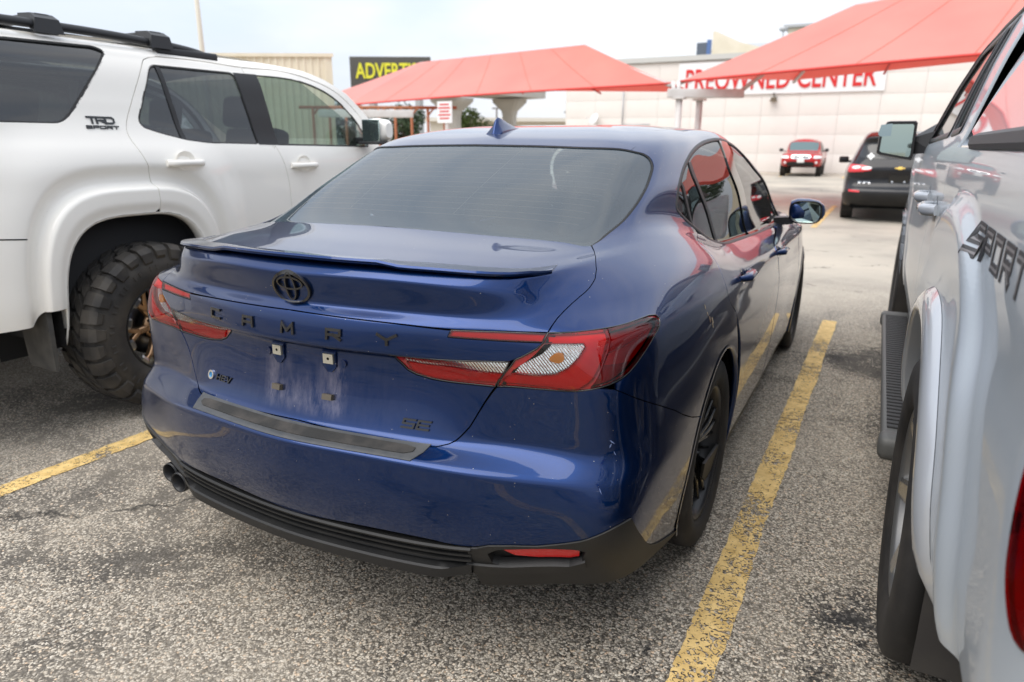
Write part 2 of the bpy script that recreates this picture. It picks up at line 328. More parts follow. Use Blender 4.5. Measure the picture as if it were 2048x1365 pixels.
def panel_mesh(sh,poly,holes=(),off=0,thick=.01,res=.016,gap=0,mirror=None,uvpoly=False,bulge=0):
    """region of a sheet inside poly (net coordinates) as a mesh with a turned-in edge; mirror: None, 'join'"""
    O=np.asarray(poly,float) if uvpoly else to_uv(sh,poly); O=densify(sh,O,res*.8)
    if gap: O=inset(sh,O,gap)
    Hs=[densify(sh,to_uv(sh,h),res*.8) for h in holes]
    lo=O.min(0); hi=O.max(0); c=(lo+hi)/2
    su=np.linalg.norm(sh.ev(c+[.5,0])[0]-sh.ev(c-[.5,0])[0]); sv=np.linalg.norm(sh.ev(c+[0,.5])[0]-sh.ev(c-[0,.5])[0])
    ku=max(res/max(su,1e-4),.25); kv=max(res/max(sv,1e-4),.25); ku=min(ku,max((hi[0]-lo[0])/3,.25)); kv=min(kv,max((hi[1]-lo[1])/3,.25))
    gu=np.arange(np.ceil(lo[0]/ku)*ku,hi[0],ku); gv=np.arange(np.ceil(lo[1]/kv)*kv,hi[1],kv)
    X,Y=np.meshgrid(gu,gv); P=np.stack([X.ravel(),Y.ravel()],-1); sc=np.array([1/ku,1/kv])
    m=pip(P,O)
    for h in Hs: m&=~pip(P,h)
    P=P[m]
    if len(P):
        d=segdist(P*sc,O*sc)
        for h in Hs: d=np.minimum(d,segdist(P*sc,h*sc))
        P=P[d>.45]
    V=[];E=[]
    for q in [O]+Hs:
        b=len(V); V+=[Vector((p[0]*sc[0],p[1]*sc[1])) for p in q]; n=len(q); E+=[(b+i,b+(i+1)%n) for i in range(n)]
    V+=[Vector((p[0]*sc[0],p[1]*sc[1])) for p in P]
    r=delaunay_2d_cdt(V,E,[],0,1e-5); VV=np.array([(v[0],v[1]) for v in r[0]])/sc; T=np.array([f for f in r[2] if len(f)==3])
    cen=VV[T].mean(1); m=pip(cen,O)
    for h in Hs: m&=~pip(cen,h)
    T=T[m]; W,Nn=sh.ev(VV); W=W+Nn*off
    if bulge:
        d=segdist(VV*sc,O*sc); W=W+Nn*(bulge*(1-np.exp(-(d*res/.012))))[:,None]
    w=W[T]; fn=np.cross(w[:,1]-w[:,0],w[:,2]-w[:,0]); bad=(fn*Nn[T].mean(1)).sum(-1)<0; T[bad]=T[bad][:,::-1]
    # boundary lip
    cnt={}
    for t in T:
        for a,b in ((t[0],t[1]),(t[1],t[2]),(t[2],t[0])):
            if (b,a) in cnt: cnt.pop((b,a))
            else: cnt[(a,b)]=1
    verts=[tuple(p) for p in W]; norms=[tuple(n) for n in Nn]; faces=[tuple(int(i) for i in t) for t in T]
    if thick:
        for (a,b) in cnt:
            if VV[a,0]<.02 and VV[b,0]<.02 and mirror=='join': continue
            pa,pb=W[a],W[b]; na,nb=Nn[a],Nn[b]; k=len(verts); t=pb-pa; s=np.cross(t,na); s/=max(np.linalg.norm(s),1e-9)
            verts+=[tuple(pa),tuple(pa-na*thick),tuple(pb-nb*thick),tuple(pb)]; e0=(s+na*.35); e0/=np.linalg.norm(e0); norms+=[tuple(e0),tuple(s),tuple(s),tuple(e0)]; faces.append((k,k+1,k+2,k+3))
    if mirror=='join':
        n=len(verts); faces+= [tuple(n+i for i in f[::-1]) for f in faces]; verts+=[(-p[0],p[1],p[2]) for p in verts]; norms+=[(-p[0],p[1],p[2]) for p in norms]
    return verts,faces,norms
def panel(name,sh,poly,m,parent=None,both=False,**k):
    v,f,n=panel_mesh(sh,poly,**k); out=[]
    for sgn in ((1,-1) if both else (1,)):
        vv=v if sgn>0 else [(-p[0],p[1],p[2]) for p in v]; nn=n if sgn>0 else [(-p[0],p[1],p[2]) for p in n]; ff=f if sgn>0 else [q[::-1] for q in f]
        me=bpy.data.meshes.new(name); me.from_pydata(vv,[],ff); me.shade_smooth(); me.normals_split_custom_set_from_vertices(nn); out.append(wlink(name,me,m,parent))
    return out
def ribbon_mesh(sh,path,w,off,res=.012,closed=False,mirror=False,h=0):
    """strip of width w laid along a path on a sheet (raised crown h)"""
    uv=densify(sh,to_uv(sh,path),res,closed); P,N=sh.ev(uv); n=len(P)
    T=(np.roll(P,-1,0)-np.roll(P,1,0)) if closed else np.gradient(P,axis=0); T/=np.maximum(np.linalg.norm(T,axis=1,keepdims=True),1e-9); S=np.cross(N,T)
    offs=[(-.5,0),(.5,0)] if not h else [(-.5,0),(-.42,h*.7),(-.25,h),(.25,h),(.42,h*.7),(.5,0)]
    V=[];F=[];k=len(offs)
    for i in range(n):
        for a,b in offs: V.append(P[i]+S[i]*a*w+N[i]*(off+b))
    for i in range(n if closed else n-1):
        j=(i+1)%n
        for q in range(k-1): F.append((i*k+q,j*k+q,j*k+q+1,i*k+q+1))
    return V,F
def ribbon(name,sh,path,w,off,m,parent=None,both=False,fix=False,**k):
    V,F=ribbon_mesh(sh,path,w,off,**k); out=[]
    for sgn in ((1,-1) if both else (1,)):
        b=MB(); b.add([(p[0]*sgn,p[1],p[2]) for p in V],F if sgn>0 else [q[::-1] for q in F],True); out.append(wlink(name,b.mesh(name,False),m,parent))
    return out
def drape(name,sh,quads,proj,m,parent=None,off=0,thick=.004,mirror=False,sym=False):
    """2D polygons laid on a sheet: proj(a,b)->(origin,dir) ray; raised by thick"""
    b=MB(); cache={}
    def pt(p):
        k=(round(p[0],5),round(p[1],5))
        if k not in cache:
            o,d=[np.asarray(q,float) for q in proj(*p)]; fl=sym and o[0]<0; k3=np.array([-1.,1,1]) if fl else np.ones(3)
            h=sh.hita(o*k3,d*k3); cache[k]=None
            if h: e=sh.ev(np.array(h[1])); cache[k]=(e[0]*k3,e[1]*k3)
        return cache[k]
    for q in quads:
        pp=[pt(p) for p in q]
        if any(x is None for x in pp): continue
        lo=[x[0]+x[1]*off for x in pp]; hi=[x[0]+x[1]*(off+thick) for x in pp]; n=len(q)
        b.add(lo+hi,[tuple(range(n,2*n))]+[(i,(i+1)%n,n+(i+1)%n,n+i) for i in range(n)])
    if mirror: b.v=[(-x,y,z) for x,y,z in b.v]
    return wlink(name,b.mesh(name,True),m,parent)
def ellipse_ring(cx,cy,ax,ay,w,n=40,rot=0):
    out=[]
    for i in range(n):
        a0=2*math.pi*i/n; a1=2*math.pi*(i+1)/n
        def p(a,k):
            x,y=(ax-k)*math.cos(a),(ay-k)*math.sin(a); return (cx+x*math.cos(rot)-y*math.sin(rot),cy+x*math.sin(rot)+y*math.cos(rot))
        out.append([p(a0,0),p(a0,w),p(a1,w),p(a1,0)])
    return out
def crom(P,n=6,closed=False):
    P=[np.array(p,float) for p in P]; out=[]; N=len(P)
    for i in range(N if closed else N-1):
        a,b_=P[i],P[(i+1)%N]; p0=P[i-1] if (closed or i>0) else a; p3=P[(i+2)%N] if (closed or i+2<N) else b_
        for f in np.arange(n)/n: out.append(tuple(.5*((2*a)+(b_-p0)*f+(2*p0-5*a+4*b_-p3)*f*f+(3*a-p0-3*b_+p3)*f**3)))
    if not closed: out.append(tuple(P[-1]))
    return out
# ================================================================ wheels
def spoke(b,r0,r1,a0,a1,w0,w1,t,th0,th1=None,t1=None):
    th1=th0 if th1 is None else th1; t1=t1 or t
    secs=[]
    for f in (0,.5,1):
        r=r0+(r1-r0)*f; a=a0+(a1-a0)*f+.006*math.sin(math.pi*f); th=th0+(th1-th0)*f; w=w0+(w1-w0)*f; tt=t+(t1-t)*f
        c=(math.cos(th),math.sin(th)); n=(-c[1],c[0])
        secs.append([(a-tt,r*c[0]+n[0]*w/2,r*c[1]+n[1]*w/2),(a-.004,r*c[0]+n[0]*w/2,r*c[1]+n[1]*w/2),(a,r*c[0]+n[0]*w*.3,r*c[1]+n[1]*w*.3),(a,r*c[0]-n[0]*w*.3,r*c[1]-n[1]*w*.3),(a-.004,r*c[0]-n[0]*w/2,r*c[1]-n[1]*w/2),(a-tt,r*c[0]-n[0]*w/2,r*c[1]-n[1]*w/2)])
    b.loft(secs,smooth=False)
def tyre_profile(Rt,Rr,W,grooves=4,shoulder=.012):
    h=W/2; side=[(h*.78,Rr-.002),(h*.93,Rr+.012),(h*.985,Rr+(Rt-Rr)*.35),(h,Rr+(Rt-Rr)*.6),(h*.965,Rt-shoulder*2.2),(h*.90,Rt-shoulder*.7),(h*.80,Rt-shoulder*.1)]
    tread=[]; gw=.008; n=grooves
    for i in range(n):
        c=h*.8*(1-2*(i+1)/(n+1)); tread+=[(c+gw/2,Rt),(c+gw/2-.001,Rt-.007),(c-gw/2+.001,Rt-.007),(c-gw/2,Rt)]
    return side+tread+[(-a,r) for a,r in side[::-1]]
def wheel(parent,loc,side,Rt,Rr,W,style,M,n=56,lugs=False,steer=0):
    """side +1: outer face to +x"""
    w=empty('wheel',(0,0,0)); w.parent=parent; w.location=Vector(loc)-Vector(parent.location); w.rotation_euler=(0,0,(0 if side>0 else math.pi)+steer)
    b=MB(); b.lathe(tyre_profile(Rt-(.016 if lugs else 0),Rr,W,0 if lugs else 4,.03 if lugs else .012),n=n)
    if lugs:       # deep mud-terrain blocks: shoulder blocks reach down the side wall, two staggered centre rows
        h=W/2; N=30
        for k in range(N):
            for sg in (-1,1):
                th=2*math.pi*(k+(.5 if sg>0 else 0))/N; big=(k%2==0)
                def ring(a,r,dth): return (a,r*math.cos(th+dth),r*math.sin(th+dth))
                d=.36*2*math.pi/N; rw=Rt-(.075 if big else .055)
                P=[(h*.50,Rt+.002,d),(h*.86,Rt-.006,d*1.02),(h*1.035,Rt-.03,d),(h*1.05,rw,d*.8)]
                secs=[[ (sg*a,(r)*math.cos(th-q),(r)*math.sin(th-q)),(sg*a,r*math.cos(th+q),r*math.sin(th+q)),(sg*a*(.9 if i==3 else .93),(r-.02)*math.cos(th+q),(r-.02)*math.sin(th+q)),(sg*a*(.9 if i==3 else .93),(r-.02)*math.cos(th-q),(r-.02)*math.sin(th-q))] for i,(a,r,q) in enumerate(P)]
                b.loft(secs,smooth=False)
                for j,(a0,a1) in enumerate(((.06,.42),)):
                    q=.33*2*math.pi/N; sk=.35*2*math.pi/N*sg; t2=th+.5*2*math.pi/N
                    secs=[[(sg*a*h,(Rt-.02)*math.cos(t2-q+e),(Rt-.02)*math.sin(t2-q+e)),(sg*a*h,(Rt+.001)*math.cos(t2-q*.95+e),(Rt+.001)*math.sin(t2-q*.95+e)),(sg*a*h,(Rt+.001)*math.cos(t2+q*.95+e),(Rt+.001)*math.sin(t2+q*.95+e)),(sg*a*h,(Rt-.02)*math.cos(t2+q+e),(Rt-.02)*math.sin(t2+q+e))] for a,e in ((a0,-sk),((a0+a1)/2,0),(a1,sk*.6))]
                    b.loft(secs,smooth=False)
        for k in range(60):   # raised bars on the side wall
            th=2*math.pi*k/60
            if k%3==0: continue
            secs=[[(W/2*1.005,r*math.cos(th-.02),r*math.sin(th-.02)),(W/2*1.02,r*math.cos(th-.014),r*math.sin(th-.014)),(W/2*1.02,r*math.cos(th+.014),r*math.sin(th+.014)),(W/2*1.005,r*math.cos(th+.02),r*math.sin(th+.02))] for r in (Rt-.125,Rt-.10)]
            b.loft(secs,smooth=False)
    b.build('tyre',M['tyre'],w)
    h=W/2; b=MB(); b.lathe([(h*.80,Rr+.004),(h*.86,Rr+.006),(h*.86,Rr-.006),(h*.76,Rr-.014),(h*.3,Rr-.03),(-h*.8,Rr-.028),(-h*.8,Rr+.002)],n=n); barrel=b.build('barrel',M['barrel'],w)
    b=MB(); b.lathe([(-.02,.02),(-.02,min(.165,Rr*.78)),(-.045,min(.165,Rr*.78)),(-.045,.02)],n=40,closed=True); b.build('brake_disc',M['disc'],w)
    b=MB(); f=h*(.86 if style=='pickup' else .66)
    if style=='sedan':
        for k in range(5):
            t=2*math.pi*k/5+.3
            for sg in (-1,1):
                spoke(b,.045,Rr-.010,f*.74,f*1.12,.020,.013,.03,t+sg*.12,t+sg*.13)
                spoke(b,.050,Rr-.010,f*.60,f*1.02,.016,.011,.02,t+sg*.30,t+sg*.36)
            spoke(b,.10,Rr-.010,f*.5,f*.92,.012,.010,.02,t+math.pi/5,t+math.pi/5)
        b.lathe([(f*.6,.001),(f*.78,.001),(f*.78,.028),(f*.74,.034),(f*.74,.062),(f*.5,.075)],n=30)
    elif style=='suv':
        for k in range(6):
            t=2*math.pi*k/6+.1
            spoke(b,.05,.125,f*.45,f*.62,.034,.034,.03,t)
            for sg in (-1,1): spoke(b,.115,Rr-.014,f*.62,f*.92,.028,.022,.03,t,t+sg*.22)
        b.lathe([(f*.3,.001),(f*.62,.001),(f*.62,.04),(f*.5,.05),(f*.45,.075),(f*.3,.08)],n=30)
    else:
        for k in range(6):
            t=2*math.pi*k/6+.25
            spoke(b,.06,Rr-.012,f*.6,f*.98,.075,.062,.04,t)
        b.lathe([(f*.3,.001),(f*.72,.001),(f*.72,.05),(f*.6,.07),(f*.5,.09)],n=30)
    rim=b.build('rim',M['rim'],w)
    for k in range(5 if style=='sedan' else 6):
        t=2*math.pi*(k+.5)/(5 if style=='sedan' else 6); c=(.057 if style=='sedan' else .062); b=MB(); b.tube([(f*.45,c*math.cos(t),c*math.sin(t)),(f*.45+.03,c*math.cos(t),c*math.sin(t))],.009,8); b.build('lug_nut',M['nut'],w)
    if style=='suv':
        for k in range(12):
            b=MB(); t=2*math.pi*(k+.5)/12; spoke(b,Rr-.035,Rr-.008,h*.80,h*.85,.05,.06,.012,t); b.build('rim_accent',M['accent'],w)
    return w
# ================================================================ ground, markings, buildings, canopies, plants
def asphalt():
    m=bpy.data.materials.new('chip_seal_asphalt'); m.use_nodes=True; nt=m.node_tree; N=nt.nodes; L=nt.links; b=N['Principled BSDF']; b.inputs['Roughness'].default_value=.88; b.inputs['Specular IOR Level'].default_value=.3
    tc=N.new('ShaderNodeTexCoord'); co=tc.outputs['Object']
    def noise(sc,det=4,rough=.55,dist=0):
        n=N.new('ShaderNodeTexNoise'); n.inputs['Scale'].default_value=sc; n.inputs['Detail'].default_value=det; n.inputs['Roughness'].default_value=rough; n.inputs['Distortion'].default_value=dist; L.new(co,n.inputs['Vector']); return n
    def ramp(src,*st):
        r=N.new('ShaderNodeValToRGB'); e=r.color_ramp.elements; e[0].position,e[0].color=st[0][0],(*st[0][1],1); e[1].position,e[1].color=st[-1][0],(*st[-1][1],1)
        for p,c in st[1:-1]: k=e.new(p); k.color=(*c,1)
        L.new(src,r.inputs[0]); return r
    def mix(f,a,b_,mode='MIX'):
        k=N.new('ShaderNodeMix'); k.data_type='RGBA'; k.blend_type=mode
        (L.new(f,k.inputs[0]) if hasattr(f,'links') else setattr(k.inputs[0],'default_value',f)); L.new(a,k.inputs[6]); L.new(b_,k.inputs[7]); return k.outputs[2]
    # warp the cells so that the chips are irregular
    w=noise(70,2); sc=N.new('ShaderNodeVectorMath'); sc.operation='SCALE'; sc.inputs['Scale'].default_value=.016; L.new(w.outputs['Color'],sc.inputs[0]); ad=N.new('ShaderNodeVectorMath'); L.new(co,ad.inputs[0]); L.new(sc.outputs[0],ad.inputs[1])
    v=N.new('ShaderNodeTexVoronoi'); v.inputs['Scale'].default_value=145; L.new(ad.outputs[0],v.inputs['Vector'])
    sep=N.new('ShaderNodeSeparateColor'); L.new(v.outputs['Color'],sep.inputs[0])
    chips=ramp(sep.outputs[0],(0,(.075,.068,.060)),(.2,(.20,.182,.155)),(.45,(.38,.342,.285)),(.7,(.58,.51,.41)),(.9,(.68,.63,.54)),(1,(.70,.52,.36)))
    gapr=ramp(v.outputs['Distance'],(.38,(1,1,1)),(.74,(.27,.255,.24)))
    base=mix(1.0,chips.outputs[0],gapr.outputs[0],'MULTIPLY')
    # tar wear: dark blotches at two scales
    tarc=ramp(sep.outputs[1],(0,(.012,.012,.013)),(.7,(.035,.034,.034)),(1,(.13,.12,.11)))
    big=noise(.85,7,.66,.9); fine=noise(11,5,.65)
    bs=N.new('ShaderNodeMapRange'); bs.inputs[1].default_value=.34; bs.inputs[2].default_value=.68; bs.inputs[4].default_value=.74; L.new(big.outputs['Fac'],bs.inputs[0]); a1=N.new('ShaderNodeMath'); a1.operation='MULTIPLY_ADD'; a1.inputs[1].default_value=.46; L.new(fine.outputs['Fac'],a1.inputs[0]); L.new(bs.outputs[0],a1.inputs[2])
    a2=N.new('ShaderNodeMath'); a2.operation='MULTIPLY_ADD'; a2.inputs[1].default_value=.30; L.new(sep.outputs[2],a2.inputs[0]); L.new(a1.outputs[0],a2.inputs[2])
    tm=N.new('ShaderNodeMapRange'); tm.inputs[1].default_value=.84; tm.inputs[2].default_value=.93; L.new(a2.outputs[0],tm.inputs[0])
    col=mix(tm.outputs[0],base,tarc.outputs[0])
    dust=noise(.5,4,.6); dm=N.new('ShaderNodeMapRange'); dm.inputs[1].default_value=.38; dm.inputs[2].default_value=.70; dm.inputs[4].default_value=.50; L.new(dust.outputs['Fac'],dm.inputs[0])
    dc=N.new('ShaderNodeRGB'); dc.outputs[0].default_value=(.46,.40,.315,1); col=mix(dm.outputs[0],col,dc.outputs[0])
    # the worn pale surfacing of the drive aisle and the lot beyond
    sx=N.new('ShaderNodeSeparateXYZ'); L.new(co,sx.inputs[0]); ys=N.new('ShaderNodeMath'); ys.operation='MULTIPLY_ADD'; ys.inputs[1].default_value=2.4; L.new(dust.outputs['Fac'],ys.inputs[0]); L.new(sx.outputs[1],ys.inputs[2])
    far=N.new('ShaderNodeMapRange'); far.inputs[1].default_value=4.8; far.inputs[2].default_value=8.6; far.inputs[4].default_value=.9; L.new(ys.outputs[0],far.inputs[0])
    fn=noise(.35,6,.6); fc=ramp(fn.outputs['Fac'],(.3,(.26,.24,.21)),(.5,(.46,.415,.345)),(.7,(.55,.49,.40)))
    col=mix(far.outputs[0],col,fc.outputs[0])
    # a few hairline cracks
    wn=noise(2.2,5,.6); ws=N.new('ShaderNodeVectorMath'); ws.operation='SCALE'; ws.inputs['Scale'].default_value=.55; L.new(wn.outputs['Color'],ws.inputs[0]); wa=N.new('ShaderNodeVectorMath'); L.new(co,wa.inputs[0]); L.new(ws.outputs[0],wa.inputs[1])
    ve=N.new('ShaderNodeTexVoronoi'); ve.feature='DISTANCE_TO_EDGE'; ve.inputs['Scale'].default_value=.42; L.new(wa.outputs[0],ve.inputs['Vector']); ck=N.new('ShaderNodeMapRange'); ck.inputs[1].default_value=.0055; ck.inputs[2].default_value=.0015; L.new(ve.outputs['Distance'],ck.inputs[0])
    cm=N.new('ShaderNodeMapRange'); cm.inputs[1].default_value=.50; cm.inputs[2].default_value=.56; cm.inputs[4].default_value=.75; L.new(big.outputs['Fac'],cm.inputs[0]); cx=N.new('ShaderNodeMath'); cx.operation='MULTIPLY'; L.new(ck.outputs[0],cx.inputs[0]); L.new(cm.outputs[0],cx.inputs[1])
    cd=N.new('ShaderNodeRGB'); cd.outputs[0].default_value=(.02,.019,.018,1); col=mix(cx.outputs[0],col,cd.outputs[0])
    L.new(col,b.inputs['Base Color'])
    bh=N.new('ShaderNodeMath'); bh.operation='MULTIPLY_ADD'; bh.inputs[1].default_value=-1; L.new(v.outputs['Distance'],bh.inputs[0]); L.new(sep.outputs[0],bh.inputs[2])
    bp=N.new('ShaderNodeBump'); bp.inputs['Strength'].default_value=.55; bp.inputs['Distance'].default_value=.004; L.new(bh.outputs[0],bp.inputs['Height']); L.new(bp.outputs[0],b.inputs['Normal'])
    return m
b=MB(); b.add([(-300,-200,0),(300,-200,0),(300,600,0),(-300,600,0)],[(0,1,2,3)]); tag(b.build('ground',asphalt()),kind='structure')
def stripe_mat():
    m=bpy.data.materials.new('worn_yellow_paint'); m.use_nodes=True; nt=m.node_tree; N=nt.nodes; L=nt.links; b=N['Principled BSDF']; out=N['Material Output']; b.inputs['Roughness'].default_value=.7
    tc=N.new('ShaderNodeTexCoord')
    def noise(sc,det,dist=0):
        n=N.new('ShaderNodeTexNoise'); n.inputs['Scale'].default_value=sc; n.inputs['Detail'].default_value=det; n.inputs['Distortion'].default_value=dist; L.new(tc.outputs['Object'],n.inputs['Vector']); return n
    c=noise(20,6); r=N.new('ShaderNodeValToRGB'); r.color_ramp.elements[0].color=(.58,.385,.13,1); r.color_ramp.elements[1].color=(.84,.60,.25,1); r.color_ramp.elements[0].position=.3; r.color_ramp.elements[1].position=.7; L.new(c.outputs['Fac'],r.inputs[0]); L.new(r.outputs[0],b.inputs['Base Color'])
    h=noise(62,4,1.4); w=noise(3.2,4); ad=N.new('ShaderNodeMath'); ad.operation='MULTIPLY_ADD'; ad.inputs[1].default_value=.62; L.new(w.outputs['Fac'],ad.inputs[0]); L.new(h.outputs['Fac'],ad.inputs[2])
    mr=N.new('ShaderNodeMapRange'); mr.inputs[1].default_value=.865; mr.inputs[2].default_value=.895; L.new(ad.outputs[0],mr.inputs[0])
    t=N.new('ShaderNodeBsdfTransparent'); mx=N.new('ShaderNodeMixShader'); L.new(mr.outputs[0],mx.inputs[0]); L.new(b.outputs[0],mx.inputs[1]); L.new(t.outputs[0],mx.inputs[2]); L.new(mx.outputs[0],out.inputs[0])
    bp=N.new('ShaderNodeBump'); bp.inputs['Strength'].default_value=.5; bp.inputs['Distance'].default_value=.003; L.new(h.outputs['Fac'],bp.inputs['Height']); L.new(bp.outputs[0],b.inputs['Normal'])
    return m
YEL=stripe_mat()
def stripe(x0,y0,x1,y1,w=.108):
    b=MB(); n=max(2,int(abs(y1-y0)/.03)); L=[];Rr=[]
    d=Vector((x1-x0,y1-y0,0)).normalized(); s=Vector((d.y,-d.x,0))
    for i in range(n+1):
        f=i/n; p=Vector((x0+(x1-x0)*f,y0+(y1-y0)*f,.004)); j=.004*math.sin(f*37)+random.uniform(-.0035,.0035); k=random.uniform(-.0035,.0035)
        L.append(p-s*(w/2+j)); Rr.append(p+s*(w/2+k))
    V=L+Rr; b.add(V,[(i,n+1+i,n+2+i,i+1) for i in range(n)]); o=b.build('parking_line',YEL,None,False); tag(o,kind='structure'); return o
stripe(1.092,4.905,.985,-2.6); stripe(-1.64,4.95,-1.765,-2.6)
stripe(-4.37,4.95,-4.49,-2.6); stripe(3.82,4.95,3.72,-2.6)
for k in range(6): stripe(-10.4+2.72*k-.05,17.6,-10.45+2.72*k-.05,12.2,.10)
for k in range(5): stripe(-11.2+2.75*k,40.2,-11.2+2.75*k,34.6,.10)
for k in range(6): stripe(-5.6+2.73*k,-7.6,-5.7+2.73*k,-12.6,.10)
# ---------------------------------------------------------------- white block building with the red lettering
WALL=mat('painted_block',(.79,.745,.70),.8,noise=(.8,(.73,.685,.635),.35,.75),bump=(30,.25,.01)); JOINT=mat('joint',(.73,.685,.635),.9); REDL=mat('red_letter',(.62,.02,.02),.5); SIGN=mat('sign_white',(.82,.82,.82),.5)
bl=empty('white_block_building',(-3.8,41,0)); tag(bl,'long cream block building with red lettering high on its wall','building')
X0,X1,Y,HZ=-16.6,8.6,41,6.0
def wbox(name,c,d,m,par,**k): b=MB(); b.box(c,d,**k); return wlink(name,b.mesh(name),m,par)
wbox('wall',((X0+X1)/2,Y+6.03,HZ/2),(X1-X0,12,HZ),JOINT,bl)
nx,nz=13,6; pw=(X1-X0)/nx; ph=HZ/nz; pm=MB().box((0,0,0),(pw-.010,.05,ph-.008),bev=.003).mesh('wall_panel'); pm.materials.append(WALL)
for i in range(nx):
    for j in range(nz):
        o=bpy.data.objects.new('wall_panel',pm); COL.objects.link(o); o.parent=bl; o.location=(X0+pw*(i+.5)+3.8,-.005+random.uniform(-.004,.004),ph*(j+.5))
sm=MB().box((0,0,0),(.05,1.97,.985),bev=.006).mesh('wall_panel'); sm.materials.append(WALL)
for i in range(6):
    for j in range(6):
        o=bpy.data.objects.new('wall_panel',sm); COL.objects.link(o); o.parent=bl; o.location=(X0+3.8-.01,1.03+2*i,.5+j)
wbox('parapet',((X0+X1)/2,Y+6,HZ+.16),(X1-X0+.3,12.4,.28),mat('parapet_metal',(.55,.55,.52),.5,.3),bl)
sg=wbox('sign_board',(-4.35,Y-.09,5.02),(10.6,.06,1.75),SIGN,bl)
me=text_mesh('PREOWNED CENTER',1.62,.02,.018,'CENTER'); d=max(v.co.x for v in me.vertices)-min(v.co.x for v in me.vertices); me.transform(Matrix.Diagonal((9.75/d,1,1,1)))
o=link('sign_lettering',me,REDL,bl); o.rotation_euler=(R(90),0,0); o.location=(-.58,-.15,4.42)
b=MB(); b.box((0,-.1,0),(.28,.24,.2),bev=.03); b.box((0,-.2,-.08),(.36,.3,.06),bev=.02); b.tube([(0,0,.15),(0,-.12,.3),(0,-.25,.3)],.03); o=b.build('wall_lamp',mat('lamp_bronze',(.16,.13,.09),.5,.4)); o.location=(-4.35,40.93,3.85); tag(o,'small bronze flood lamp on the cream wall under the sign','lamp')
b=MB(); b.lathe([(0,.01),(.02,.15),(.06,.30),(.12,.42),(.13,.42),(.07,.30),(.03,.15),(.01,.01)],axis='y',n=28); b.tube([(0,.1,0),(0,-.35,-.1)],.02); b.tube([(0,.05,0),(0,.25,-.35),(0,.4,-.35)],.03); b.box((0,-.36,-.1),(.06,.1,.06)); o=b.build('satellite_dish',mat('dish_white',(.75,.75,.74),.5)); o.location=(-14.7,40.5,2.95); o.rotation_euler=(R(-25),0,R(-35)); tag(o,'white satellite dish at the left end of the cream wall','satellite dish')
b=MB(); b.tube([(-12.9,40.9,2.6),(-12.9,40.9,4.5)],.03); b.tube([(-12.9,40.9,2.6),(-11.2,40.9,2.6)],.03); tag(b.build('conduit_pipe',mat('conduit',(.45,.47,.5),.5,.5)),'thin grey conduit bent across the cream wall near the dish','pipe')
# industrial sheds behind
TAN=mat('tan_metal',(.74,.67,.53),.6,noise=(1.2,(.66,.59,.44),.4,.8)); GREYR=mat('grey_roof',(.42,.43,.43),.55,.2)
def ribbed(name,p0,p1,z0,z1,m,par,pitch=.3,depth=.05):
    b=MB(); p0=Vector(p0);p1=Vector(p1); d=(p1-p0); L=d.length; d.normalize(); n=Vector((d.y,-d.x,0)); k=int(L/pitch); P=[]
    for i in range(k):
        t=i*pitch
        for a,o in ((0,0),(.55,0),(.65,depth),(.9,depth)): P.append(p0+d*(t+a*pitch)+n*o)
    P.append(p0+d*L); V=[(p.x,p.y,z0) for p in P]+[(p.x,p.y,z1) for p in P]; m_=len(P); b.add(V,[(i,i+1,m_+i+1,m_+i) for i in range(m_-1)]); return wlink(name,b.mesh(name,False),m,par)
t=empty('tan_shed',(-22,24,0)); tag(t,'tan corrugated metal building behind the white SUV','building')
ribbed('wall',(-34,16.6,0),(-20.2,23.7,0),0,5.0,TAN,t); ribbed('wall',(-20.2,23.7,0),(-31,31.5,0),0,5.0,TAN,t)
b=MB(); b.loft([[(-34.1,16.4,4.98),(-34.1,16.4,5.12),(-43,24,5.9),(-43,24,5.76)],[(-20.05,23.65,4.98),(-20.05,23.65,5.12),(-29.5,31,5.9),(-29.5,31,5.76)]],smooth=False); wlink('roof',b.mesh('roof'),TAN,t)
t=empty('warehouse',(-2,52,0)); tag(t,'tall tan warehouse with grey roof rising behind the cream building','building')
ribbed('wall',(-10,51.4,0),(14,57,0),0,7.65,TAN,t); b=MB(); b.loft([[(-10.2,51.2,7.6),(-10.2,51.2,7.8),(-10.2,58,9.0),(-10.2,58,8.8)],[(14,56.9,7.6),(14,56.9,7.8),(14,64,9.0),(14,64,8.8)]],smooth=False); wlink('roof',b.mesh('roof'),GREYR,t)
b=MB(); b.prism([(-10.1,0),(-6.4,0),(-6.4,.35),(-8.2,.85),(-9.9,1.65),(-10.1,1.65)],.12,Matrix.Rotation(R(90),4,'X'),(0,51.15,7.3)); wlink('gable',b.mesh('gable'),TAN,t)
wbox('upper_wall',(2,60,9.2),(16,6,1.0),TAN,t); wbox('upper_roof',(2,60,9.8),(16.6,6.6,.18),GREYR,t)
b=MB(); b.tube([(-6.0,54.5,8.3),(-6.0,54.5,9.2)],.04); b.lathe([(0,.02),(.1,.25),(.25,.3),(.35,.05)],axis='z',c=(-6,54.5,9.1),n=12); wlink('roof_vent',b.mesh('roof_vent'),GREYR,t)
t=empty('blue_pylon_sign',(-10.1,49,0)); tag(t,'dark blue vertical sign seen edge-on above the canopies','sign')
wbox('sign_cabinet',(-10.3,49.1,6.9),(.7,.35,2.2),mat('dark_sign',(.10,.12,.15),.5),t); wbox('blue_panel',(-9.85,49.0,7.1),(.25,.3,2.1),mat('sign_blue',(.09,.16,.34),.4),t); wbox('post',(-10.1,49.1,2.9),(.3,.3,5.8),GREYR,t)
t=empty('grey_annex',(-16,46,0)); tag(t,'grey flat-roofed annex between the two red canopies','building')
